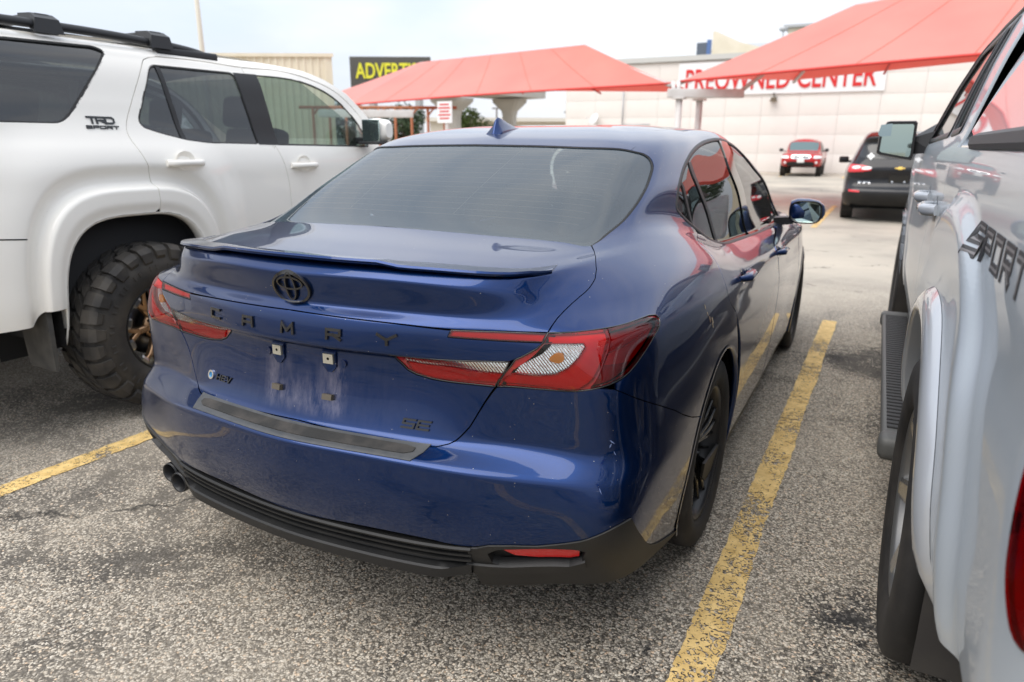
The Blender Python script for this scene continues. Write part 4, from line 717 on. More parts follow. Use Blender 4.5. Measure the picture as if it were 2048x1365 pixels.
TR={
'lid_upper':[(0.0,8.163),(0.131,8.149),(0.262,8.134),(0.393,8.119),(0.524,8.104),(0.655,8.09),(0.786,8.077),(0.917,8.066),(1.033,8.059),(1.15,8.054),(1.267,8.049),(1.384,8.045),(1.501,8.039),(1.617,8.032),(1.744,8.022),(1.871,8.011),(1.998,7.999),(2.157,7.991),(2.315,7.983),(2.457,7.991),(2.599,8.0),(2.74,8.013),(2.882,8.025),(3.027,8.034),(3.206,8.04),(3.385,8.042),(3.564,8.043),(3.743,8.043),(3.922,8.044),(3.983,8.437),(4.053,8.847),(4.158,9.195),(4.3,9.56),(4.454,9.855),(4.578,10.022),(4.708,10.183),(4.871,10.413),(4.968,10.717),(4.981,10.983),(4.96,11.18),(4.929,11.351),(4.879,11.519),(4.817,11.686),(4.751,11.852),(4.687,12.014),(4.632,12.131),(4.573,12.248),(4.514,12.365),(4.453,12.481),(4.392,12.598),(4.332,12.714),(4.154,12.762),(3.98,12.814),(3.828,12.867),(3.675,12.915),(3.521,12.954),(3.363,12.981),(3.172,12.993),(2.981,12.991),(2.811,12.982),(2.64,12.976),(2.488,12.974),(2.336,12.97),(2.184,12.966),(2.031,12.963),(1.903,12.961),(1.791,12.961),(1.678,12.961),(1.566,12.963),(1.454,12.965),(1.341,12.967),(1.229,12.969),(1.053,12.972),(0.878,12.976),(0.702,12.98),(0.527,12.985),(0.351,12.99),(0.176,12.995),(0.0,13.0)],
'lamp_in':[(1.474,6.903),(1.604,6.885),(1.734,6.875),(1.86,6.891),(1.986,6.927),(2.139,6.97),(2.296,7.009),(2.445,7.038),(2.593,7.067),(2.742,7.097),(2.89,7.128),(3.044,7.158),(3.213,7.188),(3.139,6.801),(3.092,6.479),(3.036,6.162),(2.944,5.841),(2.701,5.788),(2.539,5.758),(2.377,5.732),(2.214,5.716),(2.073,5.71),(1.946,5.712),(1.834,5.725),(1.709,5.746),(1.591,5.8),(1.463,5.956),(1.424,6.145),(1.431,6.388),(1.457,6.651)],
'bar':[(2.31,7.953),(2.453,7.962),(2.596,7.972),(2.739,7.981),(2.882,7.989),(3.029,7.995),(3.203,7.999),(3.376,8.0),(3.55,7.999),(3.724,7.998),(3.898,7.998),(3.83,7.773),(3.673,7.767),(3.516,7.761),(3.359,7.755),(3.202,7.75),(3.045,7.746),(2.886,7.744),(2.733,7.743),(2.579,7.743),(2.426,7.744),(2.272,7.744)],
'lid_lower':[(0.0,8.163),(0.131,8.149),(0.262,8.134),(0.393,8.119),(0.524,8.104),(0.655,8.09),(0.786,8.077),(0.917,8.066),(1.033,8.06),(1.15,8.055),(1.267,8.051),(1.384,8.047),(1.501,8.041),(1.617,8.032),(1.743,8.018),(1.869,8.001),(1.995,7.988),(2.152,7.976),(2.309,7.963),(2.269,7.735),(2.423,7.736),(2.577,7.736),(2.731,7.736),(2.885,7.737),(3.045,7.739),(3.204,7.742),(3.363,7.747),(3.522,7.751),(3.68,7.756),(3.839,7.761),(3.729,7.609),(3.519,7.432),(3.356,7.301),(3.222,7.197),(3.051,7.167),(2.895,7.137),(2.746,7.106),(2.596,7.077),(2.447,7.048),(2.297,7.02),(2.14,6.987),(1.987,6.947),(1.862,6.915),(1.736,6.9),(1.602,6.907),(1.467,6.922),(1.45,6.661),(1.422,6.391),(1.414,6.14),(1.455,5.948),(1.584,5.795),(1.702,5.74),(1.827,5.718),(1.941,5.704),(2.07,5.703),(2.214,5.709),(2.376,5.726),(2.539,5.753),(2.701,5.782),(2.952,5.832),(2.861,5.656),(2.769,5.479),(2.683,5.299),(2.601,5.11),(2.526,4.874),(2.44,4.439),(2.368,4.126),(2.287,3.948),(2.114,3.784),(1.926,3.754),(1.742,3.765),(1.613,3.776),(1.484,3.788),(1.354,3.801),(1.225,3.813),(1.092,3.822),(0.959,3.831),(0.827,3.843),(0.708,3.857),(0.588,3.874),(0.469,3.891),(0.352,3.907),(0.235,3.925),(0.117,3.942),(0.0,3.959)],
'lamp_out':[(3.923,8.022),(4.15,8.058),(4.389,8.099),(4.648,8.16),(4.906,8.224),(5.114,8.266),(5.321,8.304),(5.529,8.344),(5.771,8.396),(6.01,8.442),(6.245,8.48),(6.432,8.417),(6.543,8.242),(6.541,8.004),(6.458,7.862),(6.338,7.744),(6.199,7.588),(6.057,7.439),(5.873,7.281),(5.662,7.138),(5.459,7.037),(5.25,6.936),(5.074,6.84),(4.897,6.744),(4.685,6.623),(4.47,6.508),(4.268,6.422),(4.061,6.346),(3.877,6.266),(3.664,6.15),(3.45,6.034),(3.294,5.969),(3.136,5.914),(2.981,5.858),(3.027,6.081),(3.076,6.333),(3.116,6.561),(3.158,6.789),(3.212,7.008),(3.32,7.266),(3.519,7.432),(3.729,7.609),(3.848,7.768)],
'glass_rear':[(0.0,13.03),(0.176,13.023),(0.351,13.016),(0.526,13.009),(0.702,13.001),(0.877,12.989),(1.053,12.977),(1.229,12.969),(1.341,12.965),(1.454,12.963),(1.566,12.961),(1.678,12.96),(1.791,12.96),(1.903,12.961),(2.031,12.964),(2.184,12.97),(2.336,12.975),(2.489,12.978),(2.64,12.976),(2.851,12.962),(3.07,12.938),(3.309,12.905),(3.547,12.868),(3.786,12.829),(4.028,12.791),(4.307,12.757),(4.459,12.858),(4.61,12.959),(4.762,13.027),(4.915,13.072),(5.075,13.115),(5.24,13.156),(5.396,13.199),(5.527,13.248),(5.615,13.295),(5.684,13.347),(5.739,13.401),(5.785,13.456),(5.828,13.51),(5.869,13.571),(5.899,13.632),(5.922,13.694),(5.94,13.755),(5.957,13.817),(5.973,13.875),(5.988,13.934),(6.0,13.992),(6.005,14.053),(6.005,14.114),(6.0,14.175),(5.993,14.234),(5.98,14.293),(5.941,14.349),(5.818,14.424),(5.653,14.492),(5.519,14.534),(5.369,14.572),(5.209,14.606),(5.045,14.637),(4.866,14.664),(4.678,14.687),(4.484,14.705),(4.286,14.72),(4.087,14.734),(3.905,14.746),(3.577,14.763),(3.244,14.769),(2.919,14.765),(2.623,14.757),(2.326,14.748),(2.03,14.742),(1.788,14.741),(1.671,14.744),(1.553,14.746),(1.435,14.75),(1.318,14.753),(1.2,14.755),(1.029,14.758),(0.857,14.76),(0.686,14.761),(0.514,14.762),(0.343,14.763),(0.171,14.764),(0.0,14.765)],
'dlo':[(8.296,13.392),(8.267,13.45),(8.258,13.515),(8.25,13.582),(8.233,13.647),(8.218,13.712),(8.213,13.777),(8.22,13.831),(8.236,13.886),(8.26,13.941),(8.289,13.994),(8.325,14.048),(8.365,14.101),(8.408,14.149),(8.47,14.205),(8.543,14.257),(8.624,14.305),(8.711,14.349),(8.801,14.391),(8.893,14.431),(8.983,14.469),(9.103,14.523),(9.226,14.57),(9.352,14.611),(9.482,14.647),(9.614,14.679),(9.746,14.706),(9.878,14.732),(10.003,14.752),(10.092,14.769),(10.181,14.781),(10.271,14.791),(10.362,14.798),(10.452,14.804),(10.542,14.809),(10.623,14.813),(10.703,14.815),(10.784,14.816),(10.865,14.816),(10.946,14.815),(11.022,14.812),(11.088,14.81),(11.146,14.807),(11.204,14.803),(11.263,14.798),(11.321,14.793),(11.379,14.788),(11.437,14.782),(11.496,14.775),(11.629,14.769),(11.767,14.774),(11.907,14.779),(12.047,14.776),(12.187,14.754),(12.315,14.705),(12.428,14.617),(12.473,14.559),(12.514,14.49),(12.551,14.414),(12.588,14.335),(12.626,14.258),(12.666,14.186),(12.711,14.123),(12.794,14.048),(12.887,13.992),(12.988,13.951),(13.107,13.914),(13.227,13.874),(13.339,13.823),(13.44,13.755),(13.515,13.691),(13.595,13.62),(13.674,13.544),(13.746,13.465),(13.805,13.383),(13.844,13.3),(13.858,13.217),(13.85,13.15),(13.826,13.078),(13.791,13.004),(13.747,12.846),(13.698,12.691),(13.648,12.549),(13.598,12.426),(13.471,12.212),(13.317,12.089),(13.145,12.036),(12.967,12.031),(12.807,12.056),(12.649,12.089),(12.5,12.111),(12.376,12.129),(12.252,12.167),(12.129,12.218),(12.006,12.276),(11.89,12.336),(11.776,12.392),(11.661,12.438),(11.546,12.477),(11.431,12.513),(11.316,12.547),(11.201,12.579),(11.086,12.609),(10.964,12.635),(10.824,12.658),(10.745,12.666),(10.666,12.669),(10.586,12.67),(10.507,12.672),(10.428,12.678),(10.349,12.693),(10.271,12.719),(10.219,12.744),(10.167,12.774),(10.116,12.807),(10.064,12.841),(10.012,12.875),(9.943,12.907),(9.868,12.936),(9.792,12.964),(9.716,12.991),(9.641,13.008),(9.565,13.022),(9.49,13.036),(9.421,13.05),(9.352,13.065),(9.284,13.08),(9.215,13.096),(9.147,13.113),(9.079,13.131),(9.008,13.15),(8.922,13.17),(8.834,13.191),(8.748,13.213),(8.664,13.238),(8.582,13.265),(8.503,13.292),(8.422,13.32),(8.35,13.352)],
'blk':[(2.893,1.057),(3.055,1.126),(3.223,1.128),(3.392,1.127),(3.579,1.104),(3.764,1.092),(3.959,1.135),(4.176,1.195),(4.486,1.307),(4.645,1.406),(4.793,1.514),(4.963,1.64),(5.143,1.755),(5.369,1.843),(5.606,1.919),(5.685,1.806),(5.762,1.693),(5.84,1.581),(5.919,1.469),(6.001,1.358),(6.066,1.241),(6.132,1.124),(6.201,1.009),(6.274,0.915),(6.354,0.827),(6.446,0.736),(6.543,0.648),(6.65,0.567),(6.791,0.48),(6.942,0.404),(7.049,0.354),(7.145,0.313),(7.245,0.277),(7.345,0.243),(7.445,0.208),(7.553,0.17),(7.677,0.129),(7.802,0.089),(7.911,0.055),(7.989,0.031),(8.015,0.022)],
'seamq':[(5.3,6.629),(5.569,6.414),(5.838,6.2),(6.08,5.987),(6.282,5.808),(6.484,5.63),(6.687,5.453),(6.89,5.277),(7.037,5.138),(7.154,4.999),(7.271,4.791),(7.388,4.584),(7.506,4.38),(7.625,4.178),(7.744,3.984),(7.846,3.853),(7.948,3.724),(8.042,3.596),(8.129,3.467)],
'dcut':[(9.227,13.015),(9.192,12.868),(9.15,12.704),(9.107,12.54),(9.067,12.375),(9.035,12.211),(9.016,12.046),(9.014,11.846),(9.03,11.666),(9.057,11.485),(9.085,11.304),(9.105,11.121),(9.114,10.914),(9.115,10.655),(9.113,10.395),(9.11,10.134),(9.11,9.874),(9.111,9.611),(9.113,9.347),(9.115,9.084),(9.12,8.776),(9.123,8.434),(9.128,8.092),(9.145,7.848),(9.182,7.659),(9.244,7.466),(9.318,7.281),(9.394,7.116),(9.461,6.979),(9.51,6.872),(9.528,6.834)],
'bumper':[(0.0,1.02),(0.129,1.038),(0.257,1.058),(0.386,1.078),(0.515,1.097),(0.644,1.115),(0.773,1.131),(0.902,1.143),(1.063,1.155),(1.225,1.163),(1.387,1.169),(1.55,1.171),(1.712,1.169),(1.874,1.163),(2.044,1.152),(2.205,1.133),(2.366,1.102),(2.527,1.072),(2.687,1.057),(2.843,1.07),(3.055,1.126),(3.223,1.128),(3.392,1.127),(3.579,1.104),(3.764,1.092),(3.959,1.135),(4.176,1.195),(4.486,1.307),(4.645,1.406),(4.793,1.514),(4.963,1.64),(5.143,1.755),(5.369,1.843),(5.606,1.919),(5.685,1.806),(5.762,1.693),(5.84,1.581),(5.919,1.469),(6.001,1.358),(6.066,1.241),(6.132,1.124),(6.201,1.009),(6.274,0.915),(6.354,0.827),(6.446,0.736),(6.543,0.648),(6.65,0.567),(6.791,0.48),(6.942,0.404),(7.049,0.354),(7.145,0.313),(7.245,0.277),(7.345,0.243),(7.445,0.208),(7.55,0.165),(7.669,0.112),(7.788,0.06),(7.895,0.02),(7.976,0.004),(8.015,0.022),(8.008,0.093),(7.958,0.202),(7.89,0.327),(7.831,0.444),(7.823,0.567),(7.815,0.69),(7.808,0.813),(7.804,0.936),(7.804,1.048),(7.805,1.174),(7.808,1.3),(7.813,1.426),(7.819,1.552),(7.828,1.678),(7.839,1.803),(7.853,1.947),(7.869,2.103),(7.888,2.265),(7.912,2.425),(7.942,2.583),(7.977,2.728),(8.015,2.87),(8.053,3.017),(8.092,3.241),(8.129,3.467),(8.042,3.596),(7.948,3.724),(7.846,3.853),(7.744,3.984),(7.625,4.178),(7.506,4.379),(7.388,4.584),(7.271,4.79),(7.154,4.998),(7.037,5.138),(6.89,5.277),(6.685,5.455),(6.481,5.635),(6.277,5.815),(6.074,5.997),(5.828,6.214),(5.557,6.432),(5.286,6.649),(5.09,6.708),(4.897,6.734),(4.682,6.635),(4.47,6.497),(4.268,6.41),(4.062,6.335),(3.877,6.255),(3.664,6.139),(3.45,6.024),(3.289,5.957),(3.126,5.898),(2.969,5.839),(2.871,5.661),(2.774,5.482),(2.683,5.299),(2.6,5.11),(2.526,4.874),(2.44,4.439),(2.368,4.126),(2.287,3.948),(2.114,3.784),(1.926,3.754),(1.742,3.765),(1.613,3.776),(1.484,3.788),(1.354,3.801),(1.225,3.813),(1.092,3.822),(0.959,3.831),(0.827,3.843),(0.708,3.857),(0.588,3.874),(0.469,3.891),(0.352,3.907),(0.235,3.925),(0.117,3.942),(0.0,3.959)],
'quarter':[(3.931,8.045),(4.155,8.069),(4.389,8.099),(4.648,8.158),(4.906,8.224),(5.114,8.266),(5.321,8.304),(5.529,8.344),(5.771,8.396),(6.01,8.442),(6.245,8.48),(6.432,8.417),(6.543,8.242),(6.541,8.004),(6.458,7.862),(6.338,7.744),(6.199,7.588),(6.057,7.439),(5.872,7.283),(5.662,7.138),(5.477,7.03),(5.288,6.914),(5.3,6.629),(5.569,6.414),(5.838,6.2),(6.08,5.987),(6.282,5.808),(6.484,5.63),(6.687,5.453),(6.89,5.277),(7.037,5.138),(7.154,4.999),(7.271,4.791),(7.388,4.584),(7.506,4.38),(7.625,4.178),(7.744,3.984),(7.846,3.853),(7.948,3.724),(8.042,3.596),(8.129,3.467),(8.07,3.317),(8.06,3.357),(8.112,3.624),(8.193,3.976),(8.267,4.34),(8.319,4.576),(8.375,4.807),(8.435,5.017),(8.5,5.149),(8.586,5.294),(8.678,5.423),(8.776,5.518),(8.874,5.574),(8.976,5.602),(9.062,5.599),(9.148,5.557),(9.233,5.481),(9.313,5.38),(9.375,5.279),(9.433,5.159),(9.489,5.028),(9.541,4.834),(9.596,4.569),(9.647,4.269),(9.694,3.997),(9.73,3.853),(9.762,3.851),(9.757,4.139),(9.725,4.701),(9.676,5.274),(9.62,5.787),(9.567,6.337),(9.528,6.834),(9.469,6.997),(9.405,7.126),(9.34,7.254),(9.277,7.384),(9.221,7.524),(9.176,7.676),(9.145,7.848),(9.128,8.092),(9.123,8.434),(9.12,8.776),(9.115,9.084),(9.113,9.347),(9.111,9.611),(9.11,9.874),(9.11,10.134),(9.113,10.395),(9.115,10.655),(9.114,10.914),(9.105,11.121),(9.085,11.304),(9.057,11.485),(9.03,11.666),(9.014,11.846),(9.016,12.046),(9.035,12.211),(9.067,12.375),(9.107,12.54),(9.15,12.704),(9.192,12.868),(9.227,13.015),(9.179,13.055),(9.131,13.095),(9.079,13.131),(9.017,13.162),(8.935,13.185),(8.846,13.203),(8.755,13.22),(8.666,13.24),(8.582,13.265),(8.503,13.292),(8.422,13.32),(8.35,13.352),(8.296,13.392),(8.267,13.45),(8.258,13.515),(8.25,13.582),(8.233,13.647),(8.218,13.712),(8.213,13.777),(8.22,13.831),(8.236,13.886),(8.26,13.941),(8.289,13.994),(8.325,14.048),(8.365,14.101),(8.408,14.149),(8.47,14.205),(8.543,14.257),(8.624,14.305),(8.711,14.349),(8.801,14.391),(8.893,14.431),(8.983,14.469),(9.103,14.523),(9.226,14.57),(9.352,14.611),(9.482,14.647),(9.614,14.679),(9.746,14.706),(9.878,14.732),(10.003,14.752),(10.092,14.769),(10.181,14.781),(10.271,14.791),(10.362,14.798),(10.452,14.804),(10.542,14.809),(10.623,14.813),(10.703,14.815),(10.784,14.816),(10.865,14.816),(10.946,14.815),(11.022,14.812),(11.088,14.81),(11.146,14.807),(11.204,14.803),(11.263,14.798),(11.321,14.793),(11.379,14.788),(11.437,14.782),(11.496,14.775),(11.629,14.769),(11.767,14.774),(11.907,14.779),(12.047,14.776),(12.187,14.754),(12.315,14.705),(12.428,14.617),(12.473,14.559),(12.514,14.49),(12.551,14.414),(12.588,14.335),(12.626,14.258),(12.666,14.186),(12.711,14.123),(12.794,14.048),(12.887,13.992),(12.988,13.951),(13.107,13.914),(13.227,13.874),(13.339,13.823),(13.44,13.755),(13.51,13.679),(13.579,13.582),(13.645,13.475),(13.708,13.373),(13.765,13.287),(13.816,13.231),(13.858,13.217),(13.891,13.252),(13.914,13.325),(13.931,13.426),(13.943,13.544),(13.954,13.67),(13.965,13.792),(13.98,13.9),(14.05,15.4),(13.977,15.433),(13.898,15.47),(13.819,15.507),(13.74,15.542),(13.661,15.574),(13.581,15.601),(13.5,15.62),(13.43,15.629),(13.358,15.633),(13.287,15.632),(13.215,15.629),(13.143,15.625),(13.072,15.622),(13.0,15.62),(12.857,15.62),(12.714,15.62),(12.571,15.62),(12.429,15.62),(12.286,15.62),(12.143,15.62),(12.0,15.62),(11.857,15.62),(11.714,15.62),(11.571,15.62),(11.429,15.62),(11.286,15.62),(11.143,15.62),(11.0,15.62),(10.857,15.62),(10.714,15.62),(10.571,15.62),(10.429,15.62),(10.286,15.62),(10.143,15.62),(10.0,15.62),(9.857,15.62),(9.714,15.62),(9.571,15.62),(9.429,15.62),(9.286,15.62),(9.143,15.62),(9.0,15.62),(8.857,15.62),(8.714,15.62),(8.571,15.62),(8.429,15.62),(8.286,15.62),(8.143,15.62),(8.0,15.62),(7.857,15.62),(7.714,15.62),(7.571,15.62),(7.429,15.62),(7.286,15.62),(7.143,15.62),(7.0,15.62),(6.855,15.622),(6.708,15.626),(6.561,15.632),(6.414,15.635),(6.271,15.636),(6.132,15.632),(6.0,15.62),(5.615,15.557),(5.281,15.452),(4.984,15.316),(4.71,15.162),(4.446,15.0),(4.177,14.867),(3.905,14.746),(4.084,14.731),(4.281,14.717),(4.478,14.703),(4.672,14.687),(4.861,14.668),(5.04,14.643),(5.215,14.612),(5.387,14.578),(5.547,14.54),(5.689,14.496),(5.805,14.45),(5.907,14.4),(5.984,14.348),(6.017,14.291),(6.028,14.232),(6.034,14.173),(6.04,14.111),(6.039,14.049),(6.034,13.987),(6.025,13.928),(6.015,13.868),(6.003,13.809),(5.989,13.746),(5.974,13.683),(5.954,13.62),(5.925,13.557),(5.885,13.495),(5.842,13.44),(5.794,13.385),(5.737,13.331),(5.666,13.279),(5.577,13.231),(5.449,13.181),(5.296,13.136),(5.133,13.094),(4.971,13.051),(4.816,13.01),(4.658,12.933),(4.5,12.845),(4.341,12.755),(4.399,12.632),(4.458,12.508),(4.517,12.385),(4.575,12.261),(4.632,12.138),(4.687,12.014),(4.749,11.851),(4.815,11.685),(4.877,11.519),(4.928,11.351),(4.96,11.18),(4.981,10.983),(4.968,10.717),(4.871,10.413),(4.708,10.183),(4.578,10.022),(4.454,9.855),(4.3,9.56),(4.158,9.195),(4.053,8.847),(3.983,8.437)],
'rear_door':[(9.227,13.015),(9.192,12.868),(9.15,12.704),(9.107,12.54),(9.067,12.375),(9.035,12.211),(9.016,12.046),(9.014,11.846),(9.03,11.666),(9.057,11.485),(9.085,11.304),(9.105,11.121),(9.114,10.914),(9.115,10.655),(9.113,10.395),(9.11,10.134),(9.11,9.874),(9.111,9.611),(9.113,9.347),(9.115,9.084),(9.12,8.776),(9.123,8.434),(9.128,8.092),(9.145,7.848),(9.177,7.678),(9.225,7.53),(9.283,7.396),(9.348,7.269),(9.414,7.142),(9.475,7.008),(9.528,6.834),(9.609,6.475),(9.68,6.092),(9.743,5.742),(9.799,5.394),(9.85,5.039),(9.895,4.522),(9.938,3.99),(9.959,3.754),(9.979,3.516),(9.998,3.276),(10.011,3.036),(10.022,2.871),(10.032,2.72),(10.04,2.57),(10.048,2.42),(10.055,2.269),(10.061,2.117),(10.066,1.97),(10.071,1.835),(10.076,1.633),(10.079,1.431),(10.08,1.229),(10.08,1.026),(10.08,0.856),(10.08,0.69),(10.08,0.524),(11.704,0.466),(11.705,0.736),(11.706,1.009),(11.706,1.339),(11.707,1.67),(11.708,2.001),(11.708,2.373),(11.709,2.746),(11.714,3.238),(11.725,3.891),(11.738,4.684),(11.748,5.332),(11.75,5.866),(11.74,6.463),(11.713,7.054),(11.694,7.254),(11.67,7.453),(11.644,7.65),(11.618,7.845),(11.594,8.053),(11.575,8.331),(11.564,8.599),(11.58,9.285),(11.659,9.8),(11.784,10.251),(11.939,10.661),(12.113,11.039),(12.285,11.326),(12.433,11.636),(12.319,11.775),(12.206,11.92),(12.093,12.053),(11.981,12.164),(11.875,12.269),(11.768,12.362),(11.661,12.438),(11.547,12.499),(11.433,12.545),(11.318,12.578),(11.202,12.602),(11.087,12.621),(10.964,12.639),(10.824,12.658),(10.745,12.666),(10.666,12.669),(10.586,12.67),(10.507,12.672),(10.428,12.678),(10.349,12.693),(10.271,12.719),(10.219,12.744),(10.167,12.774),(10.116,12.807),(10.064,12.841),(10.012,12.875),(9.943,12.907),(9.868,12.941),(9.793,12.978),(9.717,13.007),(9.642,13.021),(9.566,13.032),(9.49,13.036),(9.403,13.033),(9.315,13.024)],
'front_door':[(12.492,11.504),(12.343,11.206),(12.169,10.91),(11.991,10.541),(11.835,10.152),(11.708,9.717),(11.627,9.207),(11.608,8.493),(11.617,8.239),(11.632,7.983),(11.652,7.802),(11.673,7.618),(11.694,7.431),(11.714,7.243),(11.729,7.055),(11.754,6.457),(11.763,5.858),(11.761,5.324),(11.752,4.674),(11.74,3.887),(11.73,3.237),(11.725,2.745),(11.725,2.373),(11.724,2.001),(11.723,1.67),(11.723,1.339),(11.722,1.008),(11.722,0.736),(11.721,0.465),(13.412,0.43),(13.433,0.654),(13.456,0.878),(13.479,1.125),(13.501,1.399),(13.521,1.674),(13.537,1.949),(13.55,2.254),(13.557,2.578),(13.56,2.903),(13.56,3.368),(13.558,3.891),(13.554,4.518),(13.549,5.114),(13.545,5.549),(13.537,6.114),(13.523,6.771),(13.506,7.357),(13.491,7.903),(13.48,8.672),(13.478,9.387),(13.488,10.031),(13.509,10.621),(13.54,11.148),(13.579,11.564),(13.622,11.978),(13.666,12.305),(13.71,12.627),(13.75,12.95),(13.72,12.843),(13.691,12.732),(13.662,12.624),(13.631,12.52),(13.598,12.426),(13.454,12.241),(13.262,12.218),(13.044,12.286),(12.853,12.379),(12.688,12.426),(12.563,12.36),(12.5,12.111),(12.494,11.994),(12.493,11.833),(12.493,11.667)],
'b_pillar':[(10.897,14.776),(11.327,14.748),(11.32,14.66),(11.31,14.572),(11.299,14.484),(11.29,14.396),(11.284,14.308),(11.283,14.223),(11.29,14.139),(11.305,14.055),(11.33,13.974),(11.359,13.899),(11.392,13.823),(11.426,13.748),(11.457,13.671),(11.483,13.593),(11.513,13.479),(11.539,13.363),(11.561,13.245),(11.582,13.125),(11.602,13.006),(11.622,12.748),(11.644,12.485),(11.367,12.556),(11.351,12.793),(11.337,13.015),(11.324,13.123),(11.309,13.231),(11.292,13.337),(11.271,13.441),(11.244,13.541),(11.215,13.621),(11.18,13.698),(11.142,13.773),(11.103,13.847),(11.066,13.922),(11.032,14.0),(11.005,14.084),(10.98,14.178),(10.96,14.275),(10.945,14.374),(10.933,14.475),(10.922,14.576),(10.911,14.677)],
'div_bar':[(8.892,14.326),(9.055,14.336),(9.125,14.262),(9.195,14.189),(9.265,14.115),(9.335,14.042),(9.405,13.97),(9.474,13.899),(9.543,13.829),(9.599,13.771),(9.657,13.714),(9.715,13.657),(9.771,13.6),(9.826,13.541),(9.877,13.481),(9.924,13.419),(9.962,13.361),(9.995,13.301),(10.018,13.24),(10.039,13.178),(10.059,13.115),(10.079,13.053),(10.1,12.982),(10.025,13.002),(10.004,13.062),(9.978,13.122),(9.95,13.182),(9.922,13.242),(9.892,13.301),(9.858,13.359),(9.821,13.414),(9.773,13.474),(9.72,13.531),(9.663,13.586),(9.604,13.64),(9.544,13.693),(9.484,13.747),(9.426,13.802),(9.353,13.874),(9.279,13.947),(9.206,14.02),(9.132,14.097),(9.059,14.173),(8.982,14.25)],
'qtr_bar':[(8.238,14.013),(8.341,13.968),(8.441,13.92),(8.523,13.872),(8.598,13.818),(8.667,13.761),(8.731,13.7),(8.792,13.638),(8.849,13.574),(8.905,13.511),(8.947,13.461),(8.986,13.409),(9.019,13.356),(9.048,13.303),(9.076,13.249),(9.105,13.196),(9.134,13.143),(9.072,13.152),(9.036,13.209),(9.001,13.266),(8.957,13.324),(8.912,13.381),(8.866,13.438),(8.816,13.493),(8.759,13.554),(8.702,13.616),(8.642,13.677),(8.579,13.736),(8.511,13.793),(8.438,13.845),(8.357,13.892),(8.272,13.932),(8.184,13.97)],
'clear_out':[(3.858,7.722),(4.591,7.787),(4.623,7.741),(4.477,7.488),(4.271,7.247),(3.998,7.038),(3.76,6.912),(3.583,6.823),(3.405,6.74),(3.227,6.657),(3.276,6.925),(3.374,7.09),(3.493,7.228),(3.605,7.366),(3.715,7.506)],
'red_ring':[(3.926,7.973),(4.152,8.009),(4.39,8.058),(4.647,8.119),(4.904,8.171),(5.074,8.19),(5.118,7.885),(5.052,7.655),(4.977,7.43),(4.889,7.245),(4.787,7.067),(4.674,6.874),(4.473,6.554),(4.29,6.442),(4.075,6.387),(3.88,6.328),(3.705,6.244),(3.531,6.157),(3.358,6.067),(3.184,5.98),(3.011,5.905),(3.113,6.276),(3.227,6.657),(3.406,6.732),(3.584,6.806),(3.759,6.89),(4.014,7.027),(4.287,7.238),(4.493,7.482),(4.636,7.734),(4.598,7.802),(3.859,7.743)],
'dark_red':[(5.094,8.201),(5.311,8.257),(5.529,8.307),(5.771,8.358),(6.011,8.396),(6.191,8.387),(6.458,8.27),(6.502,8.025),(6.31,7.755),(6.176,7.598),(6.036,7.45),(5.844,7.3),(5.63,7.164),(5.436,7.067),(5.236,6.975),(5.062,6.887),(4.887,6.803),(4.712,6.719),(4.81,6.969),(4.907,7.182),(4.995,7.395),(5.097,7.637),(5.148,7.884)],
'refl_red':[(5.13,7.566),(5.318,7.615),(5.506,7.662),(5.695,7.71),(5.881,7.762),(6.049,7.821),(6.254,7.942),(6.373,7.987),(6.235,7.775),(6.108,7.618),(5.959,7.478),(5.748,7.35),(5.014,7.341)],
'bulb':[(3.914,7.351),(4.017,7.504),(4.169,7.538),(4.194,7.387),(4.073,7.293)],
'clear_in':[(1.522,6.823),(1.676,6.786),(1.829,6.767),(1.938,6.787),(2.058,6.828),(2.193,6.879),(2.329,6.927),(2.471,6.972),(2.612,7.016),(2.754,7.056),(2.895,7.097),(3.042,7.137),(3.203,7.177),(3.105,6.601),(2.956,6.494),(2.821,6.381),(2.686,6.272),(2.549,6.173),(2.408,6.094),(2.273,6.038),(2.135,5.995),(1.996,5.968),(1.884,5.951),(1.772,5.946),(1.582,5.961),(1.523,6.158),(1.523,6.491)],
'red_in':[(1.58,5.94),(1.771,5.933),(1.883,5.94),(1.995,5.955),(2.133,5.979),(2.271,6.015),(2.406,6.067),(2.545,6.141),(2.681,6.234),(2.815,6.336),(2.948,6.442),(3.094,6.542),(2.968,5.923),(2.833,5.883),(2.698,5.843),(2.562,5.808),(2.413,5.778),(2.264,5.755),(2.114,5.74),(1.95,5.728),(1.81,5.738),(1.642,5.798)],
}
TR["frit"]=[(2.985,13.109),(3.109,13.155),(3.238,13.2),(3.363,13.246),(3.48,13.294),(3.581,13.341),(3.676,13.39),(3.766,13.44),(3.852,13.49),(3.935,13.541),(4.033,13.598),(4.14,13.656),(4.241,13.714),(4.33,13.774),(4.401,13.835),(4.454,13.897),(4.493,13.961),(4.518,14.027),(4.532,14.096),(4.536,14.165),(4.541,14.236),(4.534,14.308),(4.481,14.374),(4.338,14.445),(4.141,14.502),(3.879,14.533),(3.721,14.545)]
